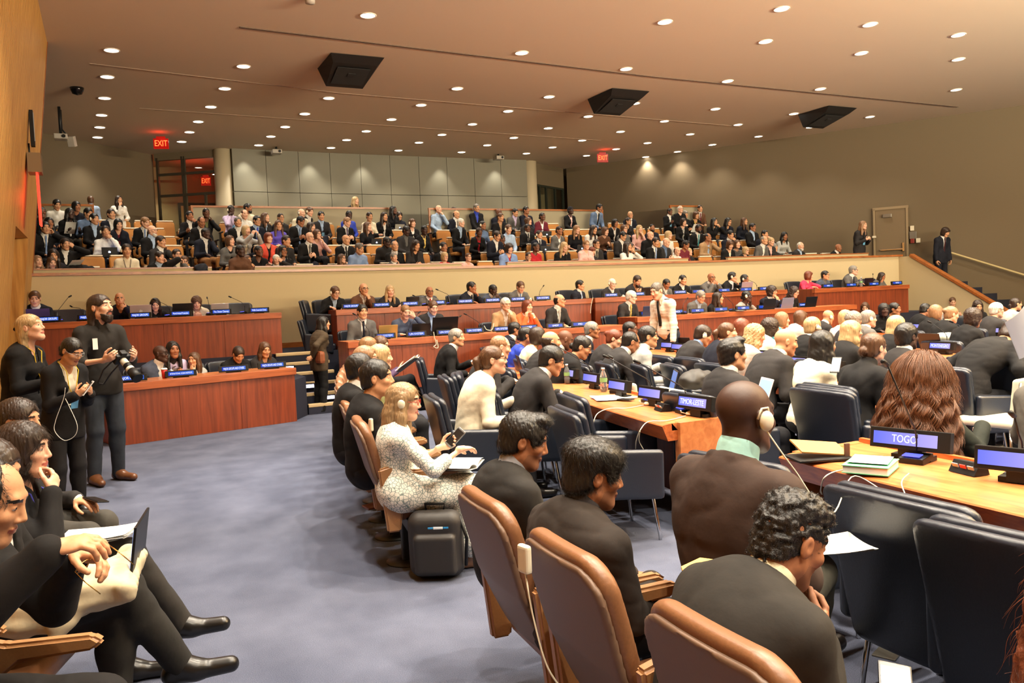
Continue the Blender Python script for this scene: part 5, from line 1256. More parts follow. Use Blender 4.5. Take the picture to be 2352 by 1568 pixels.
GAL = '''
96 488 M 4 short:blk jacket:blk:blk lh
131 470 M 2 short:blk shirt:wht ll T:pur P-.3
176 474 F 3 bob:blk blouse:nav ll
208 461 M 2 short:br shirt:lbl ww SB
274 468 F 2 long:dbr blouse:wht hm S
161 490 F 5 long:blk cardigan:blk:wht oo
203 490 M 2 short:blk shirt:den ll P-.2
217 503 M 2 short:blk suit:blk:lbl ll E
256 492 M 2 short:dbr suit:nav:wht ll
272 515 F 1 bob:blk cardigan:nav:mar ll P-.2
113 512 F 3 long:blk cardigan:nav:nav ll
104 523 M 2 short:blk suit:blk:wht el T:blu
243 532 M 2 short:dbr shirt:wht ml E N
334 511 M 1 short:lbr suit:blk:wht ll T:blu P-.25
350 530 M 1 bald:wht suit:blk:lbl ll gB
370 555 M 2 short:dbr suit:dgy:wht kl
150 561 M 2 short:dbr suit:blk:wht bl
291 575 M 2 short:dbr shirt:crm ll EL
121 585 F 2 long:dbr cardigan:dbl:red ll P-.2
88 604 F 1 wavy:sand blouse:crm ll
119 612 F 1 long:br blouse:brn ll P-.2 N
366 592 M 1 short:dbr suit:blk:lbl el
407 585 M 1 short:dbr suit:gry:crm kl gB
426 602 M 1 short:br suit:pur:blk le g P-.2
436 496 M 3 short:blk suit:blk:wht mo
463 510 M 3 thin:dbr suit:blk:wht ll P-.3
474 489 F 4 tied:blk cardigan:blk:olv kl
473 536 M 5 buzz:blk suit:nav:wht kl X
531 482 M 5 short:blk shirt:lil lk EL
562 492 M 1 thin:br shirt:wht ll E
570 478 M 3 short:blk shirt:crm ll B
547 510 M 2 short:sg suit:blk:wht ll
566 529 F 1 bob:bl jacket:lgy:crm ff
591 507 M 2 short:blk suit:nav:lbl ll gT:roy
610 499 F 1 long:br cardigan:dgy:lbl ll
529 553 F 1 bob:br jacket:gry:blk ll
550 577 F 5 tied:blk coat:brn ll
570 603 F 2 long:br blouse:dgy ml
596 576 F 4 tied:blk jacket:blk:blk xx
617 546 F 1 shag:aub jacket:cor:blk ll
640 517 F 2 long:br shirt:vio ll
645 500 F 2 tied:dbr cardigan:dgy:wht ll g
636 596 M 1 short:wht suit:dgy:wht bl
655 574 F 3 long:blk jacket:blk:lbl ll gL
658 553 M 2 short:dbr shirt:dgy ll
688 510 M 3 short:blk suit:blk:lbl pp T:blu P-.35
690 491 M 1 ring:gry shirt:crm ll E
716 484 M 1 short:br suit:dgy:wht ll E P-.2
720 519 F 1 long:dbr cardigan:blk:blk ll P-.1
738 496 M 2 short:blk suit:dgy:lbl ll L
729 538 F 1 bob:br blouse:pnk cl g
712 545 M 1 bald:gry suit:blk:wht pp gT:gry
786 596 F 1 long:br coat:brn ll g
795 551 M 2 bald:blk suit:blk:wht ll T:dgy
802 494 F 5 short:blk blouse:roy ll
798 510 M 1 short:sand suit:blk:wht pp T:pur P-.3
826 571 M 2 short:sg shirt:blu ll P-.3
849 497 F 2 bun:dbr blouse:crm ll P-.2
845 520 F 1 long:br tee:blk kl N
817 461 F 1 long:bl jacket:blk:blk rr SG
883 497 F 2 long:dbr jacket:blk:wht ll
900 484 F 4 long:blk jacket:blk:blk ll N
923 494 F 2 mop:dbr coat:nav ll
947 512 F 1 shag:br cardigan:blk:wht ll E
934 530 M 5 short:blk suit:dgy:gry ll P-.3
975 528 F 5 tied:blk jacket:blk:gld ll P-.2
900 592 M 1 short:gry suit:gry:wht kl
914 563 M 2 thin:gry suit:blk:wht ll T:red
956 563 F 2 long:dbr jacket:dgy:blk pp P-.35
889 556 M 5 short:blk coat:dgy ll P-.3
1008 480 M 1 bald:br shirt:lbl cl
1050 483 F 1 long:dbr blouse:wht ll E P-.2
1044 494 M 2 ring:dbr suit:nav:wht ll P-.1
1090 479 M 2 short:gry suit:blk:roy ll
1105 492 M 1 short:br suit:blk:wht ll
1146 488 M 4 bald:blk suit:nav:nav ll
1150 499 M 2 short:br jacket:blk:tan ll
1184 488 M 2 short:blk suit:gry:lil ll P-.2
1209 483 M 3 short:blk jacket:nav:nav ll
1059 512 M 1 short:wht suit:blk:lbl ll X
1109 517 F 3 tied:blk shirt:den ll E
1214 508 F 1 mop:br cardigan:dgy:dgy ll
1246 497 F 4 tied:blk jacket:mar:wht ll N
1311 483 F 5 wrap:blk jacket:blk:pnk ll
1371 479 M 3 short:blk suit:den:wht ll T:blk P-.2
1383 494 F 1 tied:bl blouse:crm ll
1413 512 F 3 bob:blk cardigan:blk:wht ll P-.2
1448 493 M 2 bald:gry suit:nav:wht ll g
1443 508 F 2 short:dbr jacket:dgy:blk ll g
1434 526 F 1 bob:br cardigan:gry:gry ll g
1469 526 F 1 long:bl blouse:pnk cl
1168 526 M 1 short:br shirt:lbl ll E P-.2
1101 533 F 4 short:dbr jacket:blk:red ll P-.2
1136 543 M 2 short:dbr suit:nav:wht pp P-.35
1161 547 F 4 tied:blk blouse:blk kl P-.2
1212 524 M 4 short:blk suit:blk:wht ll T:dgy
1239 539 M 2 short:dbr suit:nav:wht ll ET:dgy N
1285 529 F 3 tied:dbr jacket:gry:wht ll
1325 527 F 1 long:lbr tee:blk ll P-.2 N
1364 527 F 2 long:dbr blouse:wht ll P-.2
1391 531 F 1 bob:br blouse:brn pl P-.2
1431 542 M 2 short:blk suit:dgy:wht ll P-.3
1027 566 M 3 short:blk suit:blk:wht ll ET:tan
1016 590 F 1 bob:bl blouse:red ll g
1076 595 F 1 tied:br blouse:pnk ll g
1170 570 M 1 fringe:dbr jacket:blu:red ll P-.2 N
1207 591 F 2 tied:dbr jacket:gry:gry lc g
1234 567 F 4 tied:blk blouse:red ll
1243 586 F 1 long:bl blouse:tan ll
1289 568 F 1 long:bl jacket:blk:blk ll P-.3
1302 582 F 3 bob:blk jacket:mus:mus ll E
1339 563 F 1 tied:lbr jacket:pnk:pnk ll gP-.1
1363 577 F 1 shag:aub suit:dgy:wht ll P-.2
1381 559 M 2 short:dbr suit:dgy:crm ll gT:blk
1434 567 F 2 long:dbr blouse:wht ml
1453 569 F 2 long:dbr cardigan:nav:nav ll
1457 582 F 2 shag:br jacket:blk:blk ll P-.35 N
1494 541 M 1 bald:br suit:blk:blk pp P-.2
1498 523 M 3 buzz:blk jacket:nav:nav ll BE
1539 493 M 4 short:blk suit:blk:wht lp SL
1563 480 M 1 thin:wht jacket:blk:blk ll Sg
1574 492 F 2 shag:gry jacket:blk:blk oo
1599 494 F 2 shag:br jacket:blk:gld ll
1608 479 M 2 short:dbr suit:brn:wht ll ST:mar
1570 510 F 1 bob:dbr cardigan:blk:lgy ll P-.2
1605 525 M 4 short:blk suit:blk:wht ll BT:tea
1641 509 F 2 long:blk blouse:blk ml
1673 509 F 2 long:blk jacket:nav:nav ll P-.2
1710 508 F 2 wavy:br jacket:nav:nav pl
1729 522 M 3 short:blk suit:blk:lbl ll
1757 538 M 2 short:blk suit:nav:nav ml
1802 542 F 3 long:blk blouse:lgy ll P-.2
1536 540 F 1 bob:bl blouse:wht ll
1534 556 M 1 bald:br suit:dgy:den pp P-.3
1498 557 M 2 short:dbr suit:blk:wht ll T:blu P-.2
1626 545 M 3 thin:blk jacket:tan:lbl kl
1678 539 M 2 short:blk suit:nav:wht ml P-.2
1579 562 F 3 short:blk blouse:mar ll P-.3
1559 576 M 1 ring:br shirt:wht pp P-.3
1516 582 F 4 bob:blk coat:dgy ll P-.2
1595 577 F 1 bob:bl jacket:dgy:dgy ll
1677 562 F 1 shag:br jacket:blk:crm ll P-.35
1706 559 F 1 bob:br blouse:gry ll
1704 576 F 1 bob:bl jacket:blk:wht ll g
1746 553 M 2 thin:gry suit:gry:wht ll
1775 554 F 1 tied:bl cardigan:dgy:pnk ll P-.2
1756 577 F 1 bob:br blouse:tan ll P-.2
1792 567 M 2 short:gry suit:dgy:wht ll E
1839 565 M 1 thin:wht suit:dgy:lbl ll B
1926 569 M 3 bald:gry suit:blk:wht ll P-.2
1983 517 F 1 long:sand jacket:dgy:blk pp SWL
'''
CLR['dbl'] = (30, 26, 34); CNAME['dbl'] = 'dark'
ORD = ['front', 'second', 'third', 'fourth', 'fifth', 'top']
def parse(line):
    t = line.split(); d = dict(px=float(t[0]), py=float(t[1]), fem=int(t[2] == 'F'), skin=int(t[3]))
    h = t[4].split(':'); d['hair'] = h[0]; d['hc'] = h[1]
    c = t[5].split(':'); d['top'] = c[0]; d['tcn'] = c[1]; d['tc'] = CLR[c[1]]
    if len(c) > 2: d['sc'] = CLR[c[2]]; d['scn'] = c[2]
    d['armc'] = t[6]; d['arms'] = (ARM[t[6][0]], ARM[t[6][1]])
    fl = ' '.join(t[7:])
    import re
    m = re.search(r'T:(\w\w\w)', fl)
    if m: d['tie'] = CLR[m.group(1)]; d['tien'] = m.group(1); fl = fl.replace(m.group(0), '')
    for k, key in (('P', 'pitch'), ('Y', 'yaw'), ('Z', 'dz')):
        m = re.search(k + r'(-?\d*\.?\d+)', fl)
        if m: d[key] = float(m.group(1)); fl = fl.replace(m.group(0), '')
    if 'g' in fl: d['glasses'] = (28, 24, 22)
    if 'E' in fl: d['ear'] = 1
    if 'L' in fl: d['lan'] = (40, 44, 70)
    if 'B' in fl and 'S' not in fl: d['beard'] = 'full'; d['bc'] = d['hc'] if d['hair'] != 'bald' else d['hc']
    d['fl'] = fl; return d
def describe(d):
    w = CNAME[d['tcn']] + ' ' + TOPN[d['top']]
    if d.get('tien'): w += ' and ' + CNAME[d['tien']] + ' tie'
    elif d.get('scn') and d['scn'] != d['tcn'] and d['top'] in ('suit', 'cardigan', 'jacket'): w += ' over ' + CNAME[d['scn']]
    d['wear'] = w
    ex = [POSEW[a] for a in d['armc'] if a in POSEW]
    acc = []
    if d.get('glasses'): acc.append('glasses')
    if d.get('ear'): acc.append('earpiece')
    if d.get('lan'): acc.append('lanyard')
    s = 'person in ' + w
    if acc: s += ' with ' + acc[0]
    if ex: s += ', ' + ex[0]
    return s
def wc(s):
    import re
    return len(re.findall(r"[A-Za-z0-9][A-Za-z0-9'-]*", s))
def unique_labels(ds, tail, used):
    """give each a label of its own: wear and pose, then its row, then a neighbour one can find"""
    base = {}
    for d in ds: d['base'] = describe(d); base.setdefault((d['base'], tail(d)), []).append(d)
    wears = {}
    for d in ds: wears[d['wear']] = wears.get(d['wear'], 0) + 1
    for d in ds:
        s = d['base'] + ', ' + tail(d)
        if len(base[(d['base'], tail(d))]) > 1 or wc(s) < 7:
            nb = sorted((e for e in ds if e is not d), key=lambda e: (wears[e['wear']] > 1) * 60 + abs(e['px'] - d['px']) + 1.5 * abs(e['py'] - d['py']))
            for e in nb[:12]:
                rel = 'below' if d['py'] - e['py'] > 12 else 'above' if e['py'] - d['py'] > 12 else 'beside'
                for bs in (d['base'], 'person in ' + d['wear'], 'person in ' + d['wear'].split(' over')[0].split(' and')[0]):
                    c = '%s, %s one in %s' % (bs, rel, e['wear'])
                    if wc(c) <= 13 and c not in used: s = c; break
                else: continue
                break
        k = 0
        while s in used and k < 3: s += ', ' + ('leaning', 'upright', 'turned')[k]; k += 1
        used.add(s); d['label'] = s
    return ds
def seat_at(s, target, heading, floor, zfix=True):
    """fit the person so that the head lands on the target; returns the root's place"""
    P = solve(s); dz = target.z - floor - P.head[2]
    if s.get('st', 'sit') == 'sit':
        s['torso'] = min(max(s.get('torso', 1.0) + dz / 0.53, 0.8), 1.2)
        s['torso'] = round(s['torso'] * 12) / 12 if s.get('lod', 1) == 3 else s['torso']
        P = solve(s)
    k = (target.z - floor) / P.head[2]; s['scale'] = min(max(k, 0.86), 1.14)
    a = RAD(heading) - PI / 2; c, n = math.cos(a), math.sin(a); h = P.head * s['scale']
    return Vector((target.x - (c * h[0] - n * h[1]), target.y - (n * h[0] + c * h[1]), floor))
USED = set()
PEOPLE = []
def build_gallery():
    rnd = random.Random(11)
    ds = [parse(l) for l in GAL.strip().split('\n')]
    for d in ds:
        d['lod'] = 3; best = None
        if 'S' in d['fl']:
            if d['px'] > 1900: Y, fl = yr(18) + 0.42, 1.71
            elif d['px'] > 1200: Y, fl = 23.35, GFL[5]
            else: Y, fl = 23.3, GFL[5]
            if 1500 < d['px'] < 1700: Y, fl = yr(16.8) + ROWD[4] + 0.05, GFL[4]
            if 200 < d['px'] < 300: Y, fl = 22.2 + (d['px'] < 250) * 0.9, GFL[5]
            T = at_y(d['px'], d['py'], Y); d['row'] = 6; d['flz'] = fl; d['T'] = T; continue
        for k in range(6):
            Y = 16.4 + ROWD[k]
            T = at_y(d['px'], d['py'], Y)
            for _ in range(2): Y = yr(T.x) + ROWD[k] + 0.05; T = at_y(d['px'], d['py'], Y)
            e = abs(T.z - GFL[k] - 1.17) + (9 if k == 5 and d['px'] > 1500 else 0)
            if best is None or e < best[0]: best = (e, k, T)
        d['row'], d['T'] = best[1], best[2]; d['flz'] = GFL[best[1]]
    # people sitting in one row may not share a seat: keep 0.40 m
    for k in range(6):
        r = sorted((d for d in ds if d['row'] == k), key=lambda d: d['T'].x)
        for a, b in zip(r, r[1:]):
            if b['T'].x - a['T'].x < 0.36 and 'X' not in a['fl']: b['T'].y += 0.22; a['T'].y -= 0.16
    def tail(d):
        if 'S' in d['fl']: return 'standing in the gallery by dark wall' if 1500 < d['px'] < 1700 else 'standing at the rear of the gallery' if d['px'] < 1900 else 'standing near the far door'
        return ORD[d['row']] + ' gallery row' + (' by slatted wall' if d['px'] < 330 else ' by dark wall' if d['px'] > 1640 else '')
    for d, extra in ((d, None) for d in ds): pass
    unique_labels(ds, tail, USED)
    for i, d in enumerate(ds):
        s = dict(d); s['hunch'] = rnd.choice([0.08, 0.16, 0.24]); s['lean'] = rnd.choice([-0.12, 0.0, 0.1])
        if 'pitch' in d and d['pitch'] < -0.15: s['hunch'] += 0.1
        s.setdefault('yaw', rnd.choice([0.0, 0.25, 0.5])); s.setdefault('pitch', rnd.choice([-0.05, 0.05]))
        s['wide'] = rnd.choice([0.9, 0.96]); hd = -90 + math.degrees(nrmx(d['T'].x)) * -1 + rnd.choice([-4, 0, 8, 14])
        s['legs'] = 'sit' if d['row'] == 0 else rnd.choice(['sit', 'sit', 'cross', 'crossl'])
        if 'S' in d['fl']:
            s['st'] = 'stand'; s['legs'] = 'stand'
            if 'B' in d['fl']: hd = 70
            if 'G' in d['fl']: s['lean'] = 0.3; s['arms'] = ('rail', 'deskx')
        s['pc'] = rnd.choice([(22, 22, 26), (30, 32, 44), (70, 62, 52), (44, 44, 48)])
        if s['px'] == 473: s['pc'] = (150, 104, 62)
        s['shoes'] = 0 if d['row'] > 0 and 'X' not in d['fl'] else 1
        for k in ('px', 'py', 'tcn', 'scn', 'armc', 'fl', 'row', 'T', 'flz', 'base', 'wear', 'label', 'tien'): s.pop(k, None)
        loc = seat_at(s, d['T'], hd, d['flz'])
        o, P = person(s, loc, hd, d['label'], 'people seated in the gallery' if 'S' not in d['fl'] else None)
        d['obj'] = o; d['loc'] = loc; PEOPLE.append(d)
        if 'N' in d['fl']:
            a = RAD(hd); f = Vector((math.cos(a), math.sin(a), 0)); col = (150, 146, 136) if i % 2 else (40, 40, 44)
            laptop(loc + f * 0.36 + Vector((0, 0, 0.585)) * s['scale'], hd, 'laptop on the lap of the ' + d['label'].replace(', a listening', '').split(',')[0] + ', ' + ORD[min(d['row'], 5)] + ' row', lid=col, w=0.29, open_=1.75, logo=1, group='laptops in the gallery')
        if d['armc'] == 'oo': paper(loc + Vector((0.05, -0.42, 0.82)), hd, 'white sheet held by the ' + d['label'].split(',')[0] + ' in the gallery', tilt=(0.9, 0), n=1)
    # seats: one behind each sitter, empty ones between
    used = {}
    for k in range(6):
        occ = sorted(((d['loc'], d) for d in ds if d['row'] == k and 'S' not in d['fl']), key=lambda q: q[0].x)
        xs = []
        for loc, d in occ:
            hd = -90 - math.degrees(nrmx(loc.x)); xs.append(loc.x)
            place(gallery_seat, 'gallery_seat', loc.x, loc.y + 0.02, loc.z, hd, 'ochre seat of the ' + d['label'].replace('person in', 'one in', 1), 'seat', 'ochre gallery seats')
            SEATS.append(COL.objects[-1])
        x = -0.2; 
        while x < 18.6:
            if all(abs(x - q) > 0.47 for q in xs) and not aisle_gap(x, k):
                nb = min(occ, key=lambda q: abs(q[0].x - x))[1]
                side = 'beside' ; key = (k, nb['label']); used[key] = used.get(key, 0) + 1
                lab = 'empty seat %s %s, %s row' % (('next to', 'two from', 'three from', 'four from', 'five from', 'beyond')[min(used[key] - 1, 5)], nb['wear'], ORD[k])
                if lab in USED: lab = lab.replace(' row', ' gallery row of tan backs')
                USED.add(lab)
                place(gallery_seat, 'gallery_seat', x, yr(x) + ROWD[k] + 0.02, GFL[k], -90 - math.degrees(nrmx(x)), lab, 'seat', 'ochre gallery seats'); xs.append(x); x += 0.5
            else: x += 0.06
SEATS = []
def aisle_gap(x, k):
    """stairs between the seat blocks"""
    for a, b in ((1.55, 2.5), (7.3, 8.2), (13.3, 14.2)):
        if a + 0.03 * k < x < b + 0.12 * k: return True
    return x > 18.4 - 0.55 * k
# ---------------------------------------------------------------- the floor of the hall: desks, tables, delegates
CLR.update(ros=(228, 60, 92), chk=(150, 148, 142), gnv=(70, 78, 96)); CNAME.update(ros='rose red', chk='black and white check', gnv='slate grey')
UP = '''
80 686 M 1 short:br suit:nav:wht tt P-.2
275 687 M 2 bald:blk jacket:nav:nav ml
357 703 F 1 long:dbr blouse:blk dd P-.35
452 700 M 1 mop:br jacket:crm:blk pp EP-.3
770 672 M 1 short:br suit:blk:lbl dd gEP-.3Y.3
836 664 M 2 ring:dbr suit:brn:wht cd gY.2
896 668 F 1 long:bl jacket:dgy:nav dd P-.15
987 670 M 3 ring:dbr suit:gry:wht ll gT:red
1084 660 M 3 short:blk suit:nav:wht cd T:nav Y.5
1133 666 M 5 short:blk suit:gnv:wht mm P-.2Y.4
1196 659 M 1 short:br suit:gry:wht dd gT:blu P-.3
1407 651 M 0 thin:wht suit:dgy:wht dd gEP-.2
1464 645 M 2 short:dbr jacket:dgy:blk pp BP-.35
1531 652 M 3 short:blk suit:gry:wht dd P-.35
1569 643 M 2 short:blk suit:blk:wht dd E
1634 638 M 3 bald:blk suit:gry:wht mm g
1683 636 M 2 short:blk suit:blk:wht cd EY.5
1711 641 M 3 short:blk suit:nav:nav tt EY.4
1858 633 F 1 shag:aub blouse:ros kd Y.9
1896 632 M 2 short:blk suit:gnv:gry ll gY.3
1961 621 M 1 short:gry suit:gry:wht dd gT:nav Y.5
2026 635 F 3 long:dbr jacket:gry:blk dk Y.3P-.2
'''
LO = '''
833 716 M 2 short:blk suit:gry:wht ll T:nav
932 716 F 1 tied:lbr blouse:gnv bd P-.3
995 706 M 1 pony:br suit:dgy:lbl tt P-.35
1162 699 M 1 short:wht suit:tan:wht cd g
1212 704 F 1 bob:aub jacket:ora:wht ck Y.2
1286 690 M 2 ring:blk suit:dgy:wht dd gT:lgy Y.6
1451 682 M 0 short:wht suit:dgy:wht dd gT:gld Y.5P-.2
1610 681 M 1 short:gry suit:gry:lbl dd gP-.35
1650 684 F 2 long:dbr jacket:blk:wht ll Y.7
1716 680 F 5 tied:blk blouse:chk kd EY.5
1774 669 M 2 mop:dbr suit:nav:wht cc gY.3
1825 670 F 1 wavy:dbr jacket:blk:lbl dd gP-.35Y.3
'''
LEFTLO = '''
370 812 M 5 bald:blk suit:gnv:wht lx gY.6
398 803 F 3 long:blk blouse:lil pl
445 826 F 2 long:br shirt:lgy mp Y-.9
548 814 M 2 short:dbr suit:blk:dgy dd P-.6
609 803 F 2 long:br jacket:dgy:blk ll P-.25
'''
# main floor: z of the head centre is given by D<z>; H turns the body; offset rows follow the tables
FLOOR = '''
1050 775 M 2 short:gry suit:blk:wht dl Y-.4
849 797 F 1 bob:lbr jacket:brn:tan ll
876 792 F 1 long:br blouse:pur oo gY-.3P-.3
842 825 M 1 short:sand shirt:crm ll gY-.3
876 820 F 1 bob:bl cardigan:olv:crm ll
830 848 M 2 short:blk suit:blk:wht ll
868 868 M 2 short:blk jacket:blk:gry ll Y-.3
1184 757 M 3 short:blk suit:nav:wht dd
1210 770 F 3 tied:blk blouse:roy dl
1237 772 F 2 bob:dbr blouse:crm dl
1267 785 M 2 ring:dbr suit:dgy:wht dd
1299 780 M 4 bald:blk suit:dgy:wht dd P-.4
1361 758 M 3 short:gry suit:nav:wht dl gY-.5
1338 797 F 2 tied:blk jacket:blk:wht dd gP-.4Y-.4
1151 797 M 1 thin:sand suit:dgy:wht yy P-.2
1135 826 F 1 pony:br jacket:crm:wht dl gY-.3P.05
1269 828 M 2 short:blk suit:dgy:wht yy gP-.3Y-.35
1412 778 F 1 bun:aub cardigan:dgy:blk dd Y-.4P-.3
1449 758 M 4 buzz:blk suit:blk:wht dd gY-.4
1450 786 M 3 thin:blk suit:dgy:wht dd gP-.35
1490 773 M 2 short:blk suit:lgy:wht dl gY-.3
1506 742 M 1 bald:gry suit:nav:nav dd gEP-.2Y-.3
1616 770 M 2 short:dbr suit:dgy:blu dd EP-.35Y-.3
1672 763 F 1 pony:br cardigan:nav:pnk dl Y-.4
1706 752 F 1 bob:aub blouse:crm dl
1736 770 F 1 wavy:bl jacket:chk:blk dd P-.2Y-.3
1772 752 F 2 mop:dbr jacket:crm:crm dl
1798 734 F 1 bob:sand blouse:tea dl Y-.3
1840 730 F 1 shag:br jacket:pnk:pnk dl
1868 751 M 0 short:bl suit:blk:wht dd E
1684 814 M 2 quiff:blk suit:dgy:wht pp Y-.2
1806 785 M 2 bald:dbr suit:dgy:wht pp sY-.4P-.2
1893 792 F 2 long:blk blouse:crm dp Y-.1
1903 728 M 2 bald:br suit:dgy:wht dd EP-.3
1944 730 F 1 bob:bl blouse:pnk dl
1963 735 F 2 mop:gry jacket:dgy:dgy dl
1996 732 M 1 short:gry suit:gry:wht dd EY-.3
1987 706 F 1 wavy:br jacket:blk:blk pp H-120P-.3
2031 712 F 5 mop:blk coat:blk dd H-110
2056 710 M 3 short:blk jacket:blk:blk dd H-60
1958 762 F 1 long:bl jacket:blk:blk dd gY-.3
2061 748 F 1 vlong:bl cardigan:blk:blk dl
2084 773 M 5 short:blk suit:dgy:wht pl
2008 800 F 1 tied:br coat:blk dl P-.15
2142 692 M 1 short:br shirt:lbl dd H-110gP-.3
2126 712 M 3 short:blk jacket:blk:blk dd P-.3
2151 717 F 1 bob:sand cardigan:blk:blk dl
2188 693 F 1 tied:br blouse:lgy oo H-110P-.3
2186 722 F 1 bun:sand jacket:blk:red dd Y-.3P-.2
2246 703 F 2 wavy:dbr jacket:blk:blk dd H-110P-.3
2237 730 F 2 mop:dbr jacket:blk:blk ld P-.2
2290 712 F 1 short:wht jacket:dgy:dgy dd gY-.3
2334 698 F 2 tied:dbr blouse:pnk dl Y-.3
2325 772 M 2 short:dbr suit:blk:dgy dd P-.8
'''
def fit(d, T, hd, fl, lod, group=None, **kw):
    s = dict(d); s['lod'] = lod; s.update(kw)
    for k in ('px', 'py', 'tcn', 'scn', 'armc', 'fl', 'row', 'T', 'flz', 'base', 'wear', 'label', 'tien', 'dz'): s.pop(k, None)
    loc = seat_at(s, T, hd, fl); o, P = person(s, loc, hd, d['label'], group)
    d['loc'] = loc; d['hd'] = hd; d['P'] = P; d['o'] = o; PEOPLE.append(d)
    return loc, P, o
def fwd(hd): a = RAD(hd); return Vector((math.cos(a), math.sin(a), 0))
